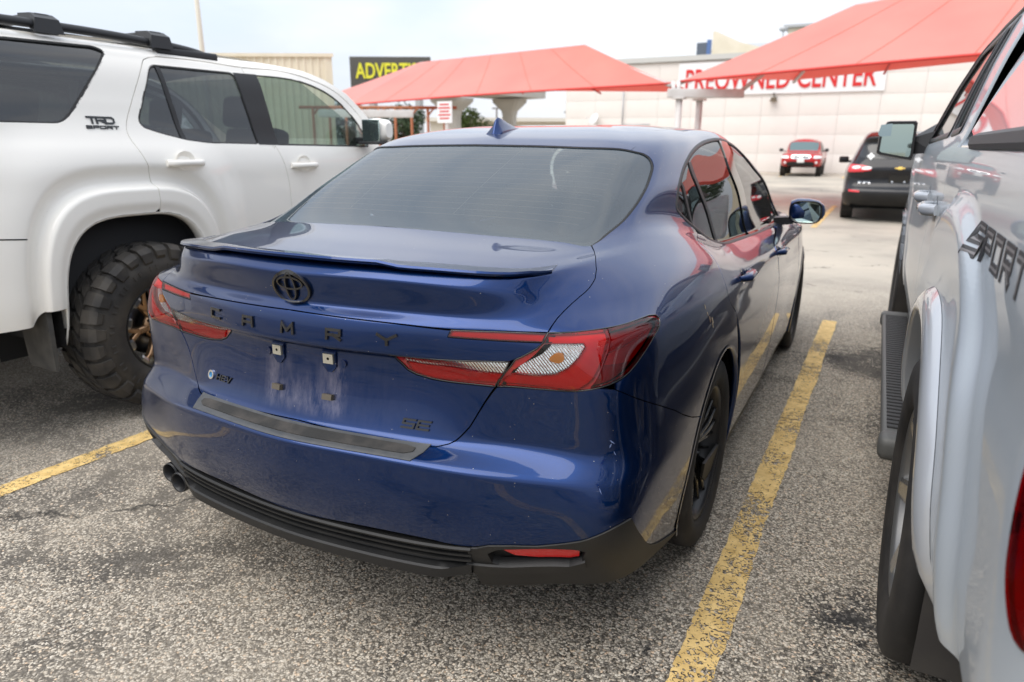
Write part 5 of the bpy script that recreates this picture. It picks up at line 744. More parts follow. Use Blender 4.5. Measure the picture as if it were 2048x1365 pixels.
GAPLINE=[(4.332,12.714),(4.392,12.598),(4.453,12.481),(4.514,12.365),(4.573,12.248),(4.632,12.131),(4.687,12.014),(4.751,11.852),(4.817,11.686),(4.879,11.519),(4.929,11.351),(4.96,11.18),(4.981,10.983),(4.968,10.717),(4.871,10.413),(4.708,10.183),(4.578,10.022),(4.454,9.855),(4.3,9.56),(4.158,9.195),(4.053,8.847),(3.983,8.437),(3.922,8.044),(3.848,7.768),(3.729,7.609),(3.519,7.432),(3.32,7.266),(3.212,7.008),(3.076,6.333),(2.952,5.832),(2.861,5.656),(2.769,5.479),(2.683,5.299),(2.601,5.11),(2.526,4.874),(2.44,4.439),(2.368,4.126),(2.287,3.948),(2.114,3.784),(1.926,3.754),(1.742,3.765),(1.613,3.776),(1.484,3.788),(1.354,3.801),(1.225,3.813),(1.092,3.822),(0.959,3.831),(0.827,3.843),(0.708,3.857),(0.588,3.874),(0.469,3.891),(0.352,3.907),(0.235,3.925),(0.117,3.942),(0.0,3.959)]
SEAMLINE=[(0.0,8.163),(0.131,8.149),(0.262,8.134),(0.393,8.119),(0.524,8.104),(0.655,8.09),(0.786,8.077),(0.917,8.066),(1.033,8.06),(1.15,8.055),(1.267,8.051),(1.384,8.047),(1.501,8.041),(1.617,8.032),(1.743,8.018),(1.869,8.001),(1.995,7.988),(2.152,7.976),(2.309,7.963)]
GLASSEDGE=[(4.307,12.757),(4.459,12.858),(4.61,12.959),(4.762,13.027),(4.915,13.072),(5.075,13.115),(5.24,13.156),(5.396,13.199),(5.527,13.248),(5.615,13.295),(5.684,13.347),(5.739,13.401),(5.785,13.456),(5.828,13.51),(5.869,13.571),(5.899,13.632),(5.922,13.694),(5.94,13.755),(5.957,13.817),(5.973,13.875),(5.988,13.934),(6.0,13.992),(6.005,14.053),(6.005,14.114),(6.0,14.175),(5.993,14.234),(5.98,14.293),(5.941,14.349),(5.818,14.424),(5.653,14.492),(5.519,14.534),(5.369,14.572),(5.209,14.606),(5.045,14.637),(4.866,14.664),(4.678,14.687),(4.484,14.705),(4.286,14.72),(4.087,14.734),(3.905,14.746),(3.577,14.763),(3.244,14.769),(2.919,14.765),(2.623,14.757),(2.326,14.748),(2.03,14.742),(1.788,14.741),(1.671,14.744),(1.553,14.746),(1.435,14.75),(1.318,14.753),(1.2,14.755),(1.029,14.758),(0.857,14.76),(0.686,14.761),(0.514,14.762),(0.343,14.763),(0.171,14.764),(0.0,14.765)]
FRIT_IN=[(2.985,13.109),(3.109,13.155),(3.238,13.2),(3.363,13.246),(3.48,13.294),(3.581,13.341),(3.676,13.39),(3.766,13.44),(3.852,13.49),(3.935,13.541),(4.033,13.598),(4.14,13.656),(4.241,13.714),(4.33,13.774),(4.401,13.835),(4.454,13.897),(4.493,13.961),(4.518,14.027),(4.532,14.096),(4.536,14.165),(4.541,14.236),(4.534,14.308),(4.481,14.374),(4.338,14.445),(4.141,14.502),(3.879,14.533),(3.721,14.545)]
ROOFTOP=[(0.171,14.764),(0.343,14.763),(0.514,14.762),(0.686,14.761),(0.857,14.76),(1.029,14.758),(1.2,14.755),(1.318,14.753),(1.435,14.75),(1.553,14.746),(1.671,14.744),(1.788,14.741),(2.03,14.742),(2.326,14.748),(2.623,14.757),(2.919,14.765),(3.244,14.769),(3.577,14.763),(3.905,14.746),(3.905,14.746)]
# ================================================================ the blue sedan
def paint(name,color,metal=.35,flake=True,rough=.32,coat=1.0,dust=.06,dust_col=(.45,.42,.38),cior=1.4):
    """metallic base under clear coat with a thin uneven film of dust"""
    m=mat(name,color,rough,metal,coat,.012,spec=.02); m.node_tree.nodes['Principled BSDF'].inputs['Coat IOR'].default_value=cior; nt=m.node_tree; N=nt.nodes; L=nt.links; b=N['Principled BSDF']
    tc=N.new('ShaderNodeTexCoord'); n=N.new('ShaderNodeTexNoise'); n.inputs['Scale'].default_value=2.2; n.inputs['Detail'].default_value=7; n.inputs['Roughness'].default_value=.65; L.new(tc.outputs['Object'],n.inputs['Vector'])
    v=N.new('ShaderNodeTexVoronoi'); v.inputs['Scale'].default_value=90; L.new(tc.outputs['Object'],v.inputs['Vector'])
    lt=N.new('ShaderNodeMath'); lt.operation='LESS_THAN'; lt.inputs[1].default_value=.09; L.new(v.outputs['Distance'],lt.inputs[0])
    cc=N.new('ShaderNodeSeparateColor'); L.new(v.outputs['Color'],cc.inputs[0]); gt=N.new('ShaderNodeMath'); gt.operation='GREATER_THAN'; gt.inputs[1].default_value=.93; L.new(cc.outputs[0],gt.inputs[0])
    sp=N.new('ShaderNodeMath'); sp.operation='MULTIPLY'; L.new(lt.outputs[0],sp.inputs[0]); L.new(gt.outputs[0],sp.inputs[1])
    mr=N.new('ShaderNodeMapRange'); mr.inputs[1].default_value=.35; mr.inputs[2].default_value=.75; mr.inputs[3].default_value=dust*.4; mr.inputs[4].default_value=dust*1.6; L.new(n.outputs['Fac'],mr.inputs[0])
    ad=N.new('ShaderNodeMath'); ad.operation='ADD'; ad.use_clamp=True; L.new(mr.outputs[0],ad.inputs[0]); L.new(sp.outputs[0],ad.inputs[1]); 
    mx=N.new('ShaderNodeMix'); mx.data_type='RGBA'; mx.inputs[6].default_value=(*color,1); mx.inputs[7].default_value=(*dust_col,1); L.new(ad.outputs[0],mx.inputs[0]); L.new(mx.outputs[2],b.inputs['Base Color'])
    m2=N.new('ShaderNodeMath'); m2.operation='MULTIPLY_ADD'; m2.inputs[1].default_value=.03; m2.inputs[2].default_value=.0; L.new(n.outputs['Fac'],m2.inputs[0]); L.new(m2.outputs[0],b.inputs['Coat Roughness'])
    return m
def fluted():
    """bright lamp reflector with moulded flutes"""
    m=mat('lamp_silver',(.86,.86,.84),.16,.9); nt=m.node_tree; N=nt.nodes; L=nt.links; tc=N.new('ShaderNodeTexCoord')
    w=N.new('ShaderNodeTexWave'); w.wave_type='BANDS'; w.bands_direction='DIAGONAL'; w.inputs['Scale'].default_value=64; w.inputs['Distortion'].default_value=1.2; w.inputs['Detail Scale'].default_value=3; L.new(tc.outputs['Object'],w.inputs['Vector'])
    bp=N.new('ShaderNodeBump'); bp.inputs['Strength'].default_value=.7; bp.inputs['Distance'].default_value=.0016; L.new(w.outputs['Fac'],bp.inputs['Height']); L.new(bp.outputs[0],N['Principled BSDF'].inputs['Normal']); return m
BLUE=(.0024,.022,.100)
MT=dict(
 blue=paint('blue_paint',BLUE,metal=.85,rough=.28,dust=.0025), black=mat('black_trim',(.012,.012,.013),.42,bump=(900,.15,.0006)), plastic=mat('grey_plastic',(.008,.0082,.0085),.5,bump=(1400,.3,.0006),noise=(6,(.016,.0155,.0145),.45,.75)),
 gap=mat('dark_gap',(.004,.004,.004),.9,spec=.1), rubber=mat('rubber',(.012,.012,.012),.6), tyre=mat('tyre_rubber',(.016,.015,.0145),.75,noise=(9,(.045,.040,.035),.45,.8),bump=(60,.15,.002)), 
 glossblack=mat('gloss_black',(.006,.006,.006),.12,coat=.5), chrome=mat('chrome',(.75,.75,.75),.08,1), 
 disc=mat('brake_disc',(.25,.24,.23),.35,1), nut=mat('lug_nut',(.1,.1,.1),.3,.9), barrel=mat('black_barrel',(.014,.014,.015),.35), rim=mat('black_alloy',(.05,.048,.047),.25,.7,coat=.6),
 rearglass=glass('dusty_sheen_rear_glass',(.34,.42,.45),1.9,haze=.085,haze_col=(.30,.43,.53)), sideglass=glass('tinted_side_glass',(.10,.115,.11),1.95,haze=.01), clear=glass('clear_lens',(.93,.95,.95),1.5), redlens=glass('red_lens',(.96,.05,.055),1.6), darklens=glass('dark_red_lens',(.70,.02,.025),1.6),  # rear glass haze: dust film, with bluish sky reflection painted into its colour
 interior=mat('cabin_trim',(.02,.02,.021),.8), seat=mat('seat_cloth',(.022,.022,.024),.85,bump=(300,.3,.002)), headliner=mat('headliner',(.05,.05,.05),.9),
 ledred=mat('red_light_guide',(.80,.03,.03),.35), redrefl=mat('red_reflector',(.50,.012,.012),.25,coat=.6,bump=(500,.5,.001)), silver=fluted(), white=mat('lamp_white',(.75,.75,.73),.4), lensrim=mat('lens_rim_red',(.33,.006,.008),.15,coat=1), amber=mat('amber_bulb',(.9,.28,.03),.25,coat=.5), steel=mat('galvanised_steel',(.55,.53,.45),.38,.7), dirty=mat('dirty_plastic',(.10,.085,.065),.7), defrost=mat('defroster_line',(.50,.33,.24),.6), badge=mat('black_badge',(.010,.010,.011),.22,.2,coat=.5), cyan=mat('badge_blue',(.05,.25,.5),.2,.5), pad=mat('bumper_pad',(.022,.022,.021),.75,noise=(14,(.07,.062,.055),.45,.8),bump=(700,.4,.001)), padband=mat('bumper_film',(.055,.06,.065),.4,noise=(30,(.085,.085,.085),.4,.8)), mirrorglass=mat('mirror_glass',(.42,.52,.49),.02,1), frit=mat('glass_border',(.020,.022,.022),.12,coat=1,noise=(8,(.10,.11,.11),.2,.9)),scuff=mat('scuffed_paint',(.15,.21,.40),.5), primer=mat('bare_scrape',(.6,.5,.35),.7,noise=(60,(.2,.12,.08),.4,.6)),
)
def grimy_blue():
    """lid paint with the dried dirt left where a number plate was"""
    m=MT['blue'].copy(); m.name='blue_paint_grimy'; nt=m.node_tree; N=nt.nodes; L=nt.links; b=N['Principled BSDF']
    tc=N.new('ShaderNodeTexCoord'); sx=N.new('ShaderNodeSeparateXYZ'); L.new(tc.outputs['Object'],sx.inputs[0])
    n=N.new('ShaderNodeTexNoise'); n.inputs['Scale'].default_value=26; n.inputs['Detail'].default_value=8; n.inputs['Roughness'].default_value=.7; mp=N.new('ShaderNodeMapping'); mp.inputs['Scale'].default_value=(1.6,1,.45); L.new(tc.outputs['Object'],mp.inputs[0]); L.new(mp.outputs[0],n.inputs['Vector'])
    def soft(sock,c,h,e):
        a=N.new('ShaderNodeMath'); a.operation='SUBTRACT'; a.inputs[1].default_value=c; L.new(sock,a.inputs[0]); ab=N.new('ShaderNodeMath'); ab.operation='ABSOLUTE'; L.new(a.outputs[0],ab.inputs[0])
        mr=N.new('ShaderNodeMapRange'); mr.inputs[1].default_value=h; mr.inputs[2].default_value=h-e; L.new(ab.outputs[0],mr.inputs[0]); return mr
    def mul(a,b_):
        k=N.new('ShaderNodeMath'); k.operation='MULTIPLY'; L.new(a.outputs[0],k.inputs[0]); L.new(b_.outputs[0],k.inputs[1]); return k
    outer=mul(soft(sx.outputs[0],.0,.150,.03),soft(sx.outputs[2],.755,.085,.035))
    edge=N.new('ShaderNodeMapRange'); edge.inputs[1].default_value=.035; edge.inputs[2].default_value=.115; ab=N.new('ShaderNodeMath'); ab.operation='ABSOLUTE'; L.new(sx.outputs[0],ab.inputs[0]); L.new(ab.outputs[0],edge.inputs[0])
    low=N.new('ShaderNodeMapRange'); low.inputs[1].default_value=.80; low.inputs[2].default_value=.69; L.new(sx.outputs[2],low.inputs[0])
    mxm=N.new('ShaderNodeMath'); mxm.operation='MAXIMUM'; L.new(edge.outputs[0],mxm.inputs[0]); L.new(low.outputs[0],mxm.inputs[1])
    nr=N.new('ShaderNodeMapRange'); nr.inputs[1].default_value=.36; nr.inputs[2].default_value=.78; L.new(n.outputs['Fac'],nr.inputs[0])
    k=mul(mul(outer,mxm),nr); wide=mul(soft(sx.outputs[0],0,.46,.25),soft(sx.outputs[2],.76,.11,.05)); w2=mul(wide,nr); w3=N.new('ShaderNodeMath'); w3.operation='MULTIPLY'; w3.inputs[1].default_value=.10; L.new(w2.outputs[0],w3.inputs[0])
    sm=N.new('ShaderNodeMath'); sm.operation='ADD'; sm.use_clamp=True; L.new(k.outputs[0],sm.inputs[0]); L.new(w3.outputs[0],sm.inputs[1])
    src=b.inputs['Base Color'].links[0].from_socket; mx=N.new('ShaderNodeMix'); mx.data_type='RGBA'; mx.inputs[7].default_value=(.24,.235,.31,1); L.new(sm.outputs[0],mx.inputs[0]); L.new(src,mx.inputs[6]); L.new(mx.outputs[2],b.inputs['Base Color'])
    cw=N.new('ShaderNodeMath'); cw.operation='SUBTRACT'; cw.inputs[0].default_value=1; L.new(sm.outputs[0],cw.inputs[1]); L.new(cw.outputs[0],b.inputs['Coat Weight'])
    return m
MT['bluelid']=grimy_blue()
def build_sedan():
    car=empty('parked_sedan',(0,0,0)); tag(car,'dark blue four-door sedan with dented rear bumper and no number plate, nearest the camera','car')
    S=Sheet(SED_ROWS,19,symu=True,symv=True,du=.014,dv=.0065,smooth=1)
    T=TR; B=MT['blue']; G=.0022
    rear=lambda x,z:((x,-3,z),(0,1,0)); side=lambda y,z:((3,y,z),(-1,0,0)); top=lambda x,y:((x,y,3),(0,0,-1))
    # ---- panels
    lid=panel('trunk_lid',S,T['lid_lower'],MT['bluelid'],car,mirror='join',gap=G,res=.009)[0]
    panel('trunk_lid_upper',S,T['lid_upper'],B,car,mirror='join',gap=G*.8,res=.009)
    panel('rear_bumper',S,T['bumper'],B,car,mirror='join',gap=G*.7,res=.009)
    panel('quarter_panel',S,T['quarter'],B,car,both=True,gap=G*.7,res=.014)
    panel('rear_door',S,T['rear_door'],B,car,both=True,gap=G*.8,res=.016)
    panel('front_door',S,T['front_door'],B,car,both=True,gap=G*.8,res=.02)
    panel('roof',S,[(0,14.768)]+ROOFTOP+[(s,15.62) for s in (6,7,8,9,10,11,12,13,13.5)]+[(14.05,15.45),(14.05,17),(0,17)],B,car,mirror='join',gap=.001,res=.03)
    ditch=[ROOFTOP[-1]]+[(s,15.62) for s in (6,7,8,9,10,11,12,13,13.5)]
    ribbon('roof_ditch',S,ditch,.022,-.003,MT['black'],car,both=True)
    a=lambda cy,Rr,a0,a1,n:[yz2(S,cy+Rr*math.cos(R(t)),.335+Rr*math.sin(R(t))) for t in np.linspace(a0,a1,n)]
    panel('front_fender',S,[(13.8,12.9),yz2(S,3.45,.9),yz2(S,3.51,.70),yz2(S,3.51,.45)]+a(3.945,.375,170,10,9)+[(15.4,3),(15.45,7),(15.3,11),(14.6,12.6)],B,car,both=True,gap=G,res=.03)
    panel('front_bumper',S,[(18,1),(16,1),(15.5,1.3),yz2(S,4.33,.30),yz2(S,4.335,.36),(15.45,4.5),(16,6.5),(18,6.5)],B,car,both=True,res=.04)
    panel('hood',S,[(18,10.6),(16.4,10.6),(15.4,11.3),(14.7,12.7),(15.3,16.9),(18,16.9)],B,car,both=True,res=.04)
    panel('front_grille',S,[(18,6.6),(16,6.6),(15.5,7),(15.5,10),(16.4,10.5),(18,10.5)],MT['black'],car,both=True,res=.05)
    panel('windscreen',S,[(14.1,15.3),(14.1,17),(14.95,17),(14.9,14.2),(14.2,14.0)],MT['sideglass'],car,both=True,res=.04,off=-.004)
    panel('cowl_panel',S,[(13.83,13.3),(13.85,13.2),(13.80,12.98),(13.85,12.9),(14.6,12.62),(14.72,12.72),(15.3,16.9),(14.95,16.95),(14.9,14.2),(14.2,14.0),(13.98,13.9),(13.60,13.66),(13.75,13.5)],MT['black'],car,both=True,res=.04,off=-.004)
    panel('rocker_panel',S,[(8.9,1.0),(8.95,.5),(9.2,.05),(13.4,.05),(13.35,.9),(12,.55),(10.2,.55),(9.6,.8)],MT['plastic'],car,both=True,res=.03,off=-.006)
    # dark backing under the shut lines
    gapl=T['lid_upper'];
    for nm,path,w in (('shut_line',T['dcut'],.03),('shut_line',T['seamq'],.024)): ribbon(nm,S,path,w,-.009,MT['gap'],car,both=True)
    ribbon('shut_line',S,[(11.9,12.8),(11.9,10),(11.75,6),(11.75,3),(11.75,.7)],.05,-.010,MT['gap'],car,both=True)
    ribbon('shut_line',S,GAPLINE,.035,-.011,MT['gap'],car,both=True)
    ribbon('shut_line',S,SEAMLINE,.026,-.011,MT['gap'],car,both=True)
    # ---- rear window
    gl=panel('rear_window',S,T['glass_rear'],MT['rearglass'],car,mirror='join',off=-.0045,thick=0,res=.02)[0]
    fr=T['frit']; inner=[(0,13.30)]+[fr[0]]+fr[1:]+[(3.3,14.84),(2,14.88),(0,14.89)]
    panel('window_border',S,T['glass_rear'],MT['frit'],gl,holes=[[(-.5,13.22),(1.5,13.22),(2.5,13.20)]+FRIT_IN+[(2.6,14.86),(1.5,14.90),(-.5,14.90)]],mirror='join',off=-.0062,thick=0,res=.02)
    ribbon('window_seal',S,GLASSEDGE,.010,-.003,MT['rubber'],car,both=True,h=.002)
    for i in range(15):
        r=13.34+i*.101; smax=3.15+.40*(1-((i-7)/8.)**2)-.10*(i>11)
        b=MB()
        V,F=ribbon_mesh(S,[(s,r) for s in np.linspace(0,smax,14)],.0026,-.0060,res=.05); b.add(V,F); b.add([(-p[0],p[1],p[2]) for p in V],[q[::-1] for q in F]); wlink('defroster_line',b.mesh('defroster_line',False),MT['defrost'],gl)
    for x in (-.22,.17):
        V,F=ribbon_mesh(S,[(abs(x)/.2,13.34),(abs(x)/.2*.97,14.75)],.0030,-.0061,res=.05); b=MB(); b.add([(p[0]*(1 if x>0 else -1),p[1],p[2]) for p in V],F); wlink('defroster_line',b.mesh('defroster_line',False),MT['defrost'],gl)
    # ---- side windows: one dark-framed band of glass with pillars over it
    panel('side_window',S,T['dlo'],MT['sideglass'],car,both=True,off=-.005,thick=0,res=.025)
    ribbon('window_frame',S,T['dlo'],.020,-.0035,MT['black'],car,both=True,closed=True,h=.005)
    for nm,k in (('pillar_trim','b_pillar'),('division_bar','div_bar'),('quarter_bar','qtr_bar')): panel(nm,S,T[k],MT['glossblack' if k=='b_pillar' else 'black'],car,both=True,off=.0005 if k=='b_pillar' else -.001,thick=.006,res=.02)
    # ---- tail lamps
    for sgn in (1,-1):
        pass
    def lamp(name,outline,pieces,cover):
        housing=panel(name,S,outline,MT['gap'],car,both=True,off=-.020,thick=0,res=.02,gap=.001)
        pieces=[('lens_rim',outline,MT['lensrim'],-.0035,.008,0,cover)]+[q+(None,) for q in pieces]
        for hs,sg in zip(housing,(1,-1)):
            for nm,poly,m,off,th,bu,hl in pieces:
                v,f,n=panel_mesh(S,poly,off=off,thick=th,res=.010,bulge=bu,holes=hl or [])
                if sg<0: v=[(-p[0],p[1],p[2]) for p in v]; n=[(-p[0],p[1],p[2]) for p in n]; f=[q[::-1] for q in f]
                me=bpy.data.meshes.new(nm); me.from_pydata(v,[],f); me.shade_smooth(); me.normals_split_custom_set_from_vertices(n); wlink(nm,me,m,hs)
        return housing
    ring=lambda poly,m,w:[]
    lamp('tail_lamp',T['lamp_out'],[('light_guide',T['red_ring'],MT['ledred'],-.012,.008,.005),('reflector',T['clear_out'],MT['silver'],-.016,.002,0),('dark_chamber',T['dark_red'],MT['redrefl'],-.019,.001,0),('side_reflector',T['refl_red'],MT['ledred'],-.010,.007,0),('indicator_bulb',crom(T['bulb'],4,True),MT['amber'],-.010,.006,.006),
        ('clear_lens',T['clear_out'],MT['clear'],.001,0,0),('red_lens',T['red_ring'],MT['redlens'],.0012,.010,0),('dark_lens',T['dark_red'],MT['darklens'],.0012,.010,0)],[T['clear_out'],shrink(T['red_ring'],.999),T['dark_red']])
    lamp('lid_lamp',T['lamp_in'],[('light_guide',T['red_in'],MT['ledred'],-.006,.003,.003),('reflector',T['clear_in'],MT['silver'],-.0045,.002,0),('clear_lens',T['clear_in'],MT['clear'],.001,0,0),('red_lens',T['red_in'],MT['redlens'],.0012,.010,0)],[T['clear_in'],T['red_in']])
    lamp('light_bar',T['bar'],[('light_guide',shrink(T['bar'],.80),MT['ledred'],-.008,.006,.003),('red_lens',T['bar'],MT['redlens'],.0012,.010,0)],[shrink(T['bar'],.8)])
    ribbon('lamp_surround',S,T['lamp_out'],.004,-.002,MT['glossblack'],car,both=True,closed=True,h=.0025); ribbon('lamp_surround',S,T['lamp_in'],.004,-.002,MT['glossblack'],car,both=True,closed=True,h=.0025); ribbon('lamp_surround',S,T['bar'],.0035,-.002,MT['glossblack'],car,both=True,closed=True,h=.002)
    # ribs inside the clear reflector
    # ---- lid spoiler
    b=MB(); secs=[]
    xs=np.concatenate([np.linspace(0,3.0,22),np.linspace(3.06,3.62,7)])
    half=[]
    for s in xs:
        P,N=S.ev(np.array(S.sr(s,11.0))); x=P[0]; h=.023 if x<.26 else .023-.009*min((x-.26)/.06,1); h*=max(0,min(1,(.645-x)/.05)); oh=.013*max(.15,min(1,(.645-x)/.08))
        fw=S.ev(np.array(S.sr(s,11.45)))[0]; dirn=(fw-P); dirn[2]=0; dirn/=np.linalg.norm(dirn)
        pf=S.ev(np.array(S.sr(s,11.42)))[0]; pm=S.ev(np.array(S.sr(s,11.2)))[0]; z=np.array([0,0,1.])
        half.append([pf-z*.004,pf+z*.001,pm+z*(h*.62),P-dirn*oh+z*(h+.001),P-dirn*(oh+.003)+z*(h-.004),P-dirn*(oh-.001)+z*(h-.010),P+dirn*.012+z*(.004 if h>.003 else 0),P+dirn*.03-z*.004])
    secs=[[(-p[0],p[1],p[2]) for p in q] for q in half[::-1]][:-1]+[[tuple(p) for p in q] for q in half]
    b.loft(secs,closed=True,smooth=True); sp=wlink('spoiler',b.mesh('spoiler',True),B,car); smooth_by_angle(sp,40)
    # ---- emblem and lettering
    E=[]
    ez=1.016; E+=ellipse_ring(0,ez,.063,.0435,.0066,48)
    E+=ellipse_ring(0,ez+.014,.044,.0175,.0046,36); E+=ellipse_ring(0,ez+.003,.0180,.0375,.0050,36)
    drape('emblem',S,E,rear,MT['badge'],car,off=.001,thick=.007,sym=True)
    for ch,x in zip('CAMRY',(-.294,-.147,0,.147,.294)):
        w=.046 if ch!='Y' else .054; h=.030
        drape('letter',S,[[(p[0]+x-w/2,p[1]+.900) for p in q] for q in glyph_quads(ch,w,h,.0072)],rear,MT['badge'],car,off=0,thick=.005,sym=True)
    for i,ch in enumerate('SE'): drape('letter',S,[[(p[0]+.312+i*.041,p[1]+.683) for p in q] for q in glyph_quads(ch,.036,.025,.0052,.25)],rear,MT['badge'],car,thick=.005,sym=True)
    for i,ch in enumerate('HEV'): drape('letter',S,[[(p[0]-.360+i*.024,p[1]+.700) for p in q] for q in glyph_quads(ch,.020,.018,.0036,.25)],rear,MT['badge'],car,thick=.004,sym=True)
    drape('badge_ring',S,ellipse_ring(-.388,.7095,.0135,.0135,.0055,24),rear,MT['chrome'],car,thick=.004,sym=True)
    drape('badge_disc',S,[[(-.388+.008*math.cos(t),.7095+.008*math.sin(t)) for t in np.linspace(0,2*math.pi,13)[:-1]]],rear,MT['cyan'],car,thick=.002,sym=True)
    # ---- plate fixings
    for x in (-.089,.089):
        drape('plate_boss',S,[[(x-.022,.812),(x-.006,.796),(x+.008,.796),(x+.022,.812),(x+.022,.852),(x-.022,.852)]],rear,MT['blue'],car,thick=.004,sym=True)
        c=drape('plate_clip',S,[[(x-.014,.820),(x+.017,.820),(x+.017,.848),(x-.014,.848)]],rear,MT['steel'],car,off=.004,thick=.007,sym=True)
        drape('clip_hole',S,[[(x+.002+.004*math.cos(t),.834+.004*math.sin(t)) for t in np.linspace(0,2*math.pi,11)[:-1]]],rear,MT['gap'],c,off=.011,thick=.0006,sym=True)
        k=-1 if x<0 else 1
        drape('plate_stud',S,ellipse_ring(x+k*.042,.823,.011,.011,.005,18)+[[(x+k*.042+.006*math.cos(t),.823+.006*math.sin(t)) for t in np.linspace(0,2*math.pi,11)[:-1]]],rear,MT['bluelid'],car,thick=.005,sym=True)
        drape('plate_stop',S,[[(x-.015,.722),(x+.015,.722),(x+.015,.737),(x-.015,.737)]],rear,MT['dirty'],car,thick=.011,sym=True)
    # ---- step pad on the bumper shelf
    u=lambda x:float(np.interp(x,[0,.2,.4,.56],[0,1,2,3]))
    panel('bumper_pad',S,[(0,3.07),(1,3.07),(1.90,3.10),(1.99,3.50),(2.03,3.86),(1,3.86),(0,3.86)],MT['padband'],car,mirror='join',off=.0022,thick=.003,res=.012)
    panel('bumper_pad_grip',S,[(0,3.30),(1,3.30),(1.75,3.33),(1.86,3.45),(1.86,3.62),(1.72,3.70),(1,3.72),(0,3.72)],MT['pad'],car,mirror='join',off=.0046,thick=.003,res=.012)
    # ---- door handles, mirrors, fuel flap, antenna
    for y,z in ((1.50,.905),(2.44,.878)):
        for sg in (1,-1):
            P,N=S.ev(np.array(S.hita(np.array([3.,y,z]),np.array([-1.,0,0]))[1])); b=MB(); secs=[]
            for f in np.linspace(0,1,11):
                yy=y-.10+.20*f; k=math.sin(math.pi*min(max(f,.0),1)); o=.006+.036*min(1,k*1.8); hh=.011+.007*k
                secs.append([(sg*(P[0]+o*.4),yy,z-hh),(sg*(P[0]+o),yy,z-hh*.6),(sg*(P[0]+o+.004),yy,z+hh*.3),(sg*(P[0]+o*.8),yy,z+hh),(sg*(P[0]+o*.3-.002),yy,z+hh*.8)])
            b.loft(secs,smooth=True); h=wlink('door_handle',b.mesh('door_handle',True),B,car)
            q=[(y+.055*math.cos(t),z-.004+.03*math.sin(t)) for t in np.linspace(0,2*math.pi,21)[:-1]]
            uvp=[S.hita(np.array([3.,a_,b_]),np.array([-1.,0,0]))[1] for a_,b_ in q]; 
            v,f,n=panel_mesh(S,uvp,uvpoly=True,off=.0006,thick=0,res=.012); 
            for i in range(len(v)):
                d=((v[i][1]-y)/.055)**2+((v[i][2]-z+.004)/.03)**2; n[i]=tuple(Vector((n[i][0],n[i][1]+(v[i][1]-y)*-9*max(0,1-d)*2.2,n[i][2]+(v[i][2]-z)*-16*max(0,1-d)*2.2)).normalized())
            if sg<0: v=[(-p[0],p[1],p[2]) for p in v]; n=[(-p[0],p[1],p[2]) for p in n]; f=[q_[::-1] for q_ in f]
            me=bpy.data.meshes.new('handle_cup'); me.from_pydata(v,[],f); me.shade_smooth(); me.normals_split_custom_set_from_vertices(n); wlink('handle_cup',me,B,h)
    for sg in (1,-1):
        b=MB(); secs=[]
        def ell(x,y0,y1,z0,z1,n=20,p=2.8):
            out=[]
            for i in range(n):
                t=2*math.pi*i/n; c,s_=math.cos(t),math.sin(t); out.append((sg*x,(y0+y1)/2+(y1-y0)/2*math.copysign(abs(c)**(2/p),c),(z0+z1)/2+(z1-z0)/2*math.copysign(abs(s_)**(2/p),s_)))
            return out
        for x,y0,y1,z0,z1 in ((.872,3.09,3.13,1.0,1.04),(.878,3.075,3.17,.965,1.075),(.91,3.07,3.22,.945,1.088),(.97,3.075,3.24,.945,1.088),(1.02,3.085,3.225,.955,1.078),(1.05,3.11,3.19,.98,1.055),(1.058,3.135,3.165,1.0,1.03)): secs.append(ell(x,y0,y1,z0,z1))
        b.loft(secs); mi=wlink('door_mirror',b.mesh('door_mirror',True),B,car)
        def ring(k): return [(sg*(.964+.083*k*math.copysign(abs(math.cos(t))**.6,math.cos(t))),3.068+.012*abs(math.cos(t))*k,1.016+.063*k*math.copysign(abs(math.sin(t))**.6,math.sin(t))) for t in np.linspace(0,2*math.pi,29)[:-1]]
        b=MB(); o1=ring(1.02); i1=[(p[0],p[1]-.006,p[2]) for p in ring(.98)]; i2=[(p[0],p[1]+.004,p[2]) for p in ring(.86)]; b.loft([o1,i1,i2],caps=False); wlink('mirror_bezel',b.mesh('mirror_bezel',True),MT['glossblack'],mi)
        b=MB(); g=[(p[0],p[1]+.002,p[2]) for p in ring(.88)]; b.add(g,[tuple(range(len(g)))]); wlink('mirror_glass',b.mesh('mirror_glass',False),MT['mirrorglass'],mi)
        b=MB(); b.loft([[(sg*.80,3.10,.93),(sg*.80,3.22,.93),(sg*.79,3.22,.975),(sg*.79,3.10,.975)],[(sg*.90,3.09,.945),(sg*.90,3.19,.945),(sg*.89,3.19,.985),(sg*.89,3.09,.985)]],smooth=False); wlink('mirror_arm',b.mesh('mirror_arm',True),MT['black'],mi)
    b=MB(); secs=[]
    for y,w,h in ((1.185,.034,.004),(1.20,.033,.050),(1.215,.031,.060),(1.25,.028,.050),(1.30,.024,.030),(1.36,.018,.010),(1.385,.010,.002)):
        zb=S.ev(np.array(S.hita(np.array([.002,y,3.]),np.array([0,0,-1.]))[1]))[0][2]-.003
        secs.append([(-w,y,zb),(-w*.8,y+.001,zb+.004+h*.12),(-w*.28,y+.004*h/.05,zb+h*.62),(-w*.16,y+.006*h/.05,zb+h*.93),(0,y+.006*h/.05,zb+h),(w*.16,y+.006*h/.05,zb+h*.93),(w*.28,y+.004*h/.05,zb+h*.62),(w*.8,y+.001,zb+.004+h*.12),(w,y,zb)])
    b.loft(secs); wlink('roof_antenna',b.mesh('roof_antenna',True),B,car)
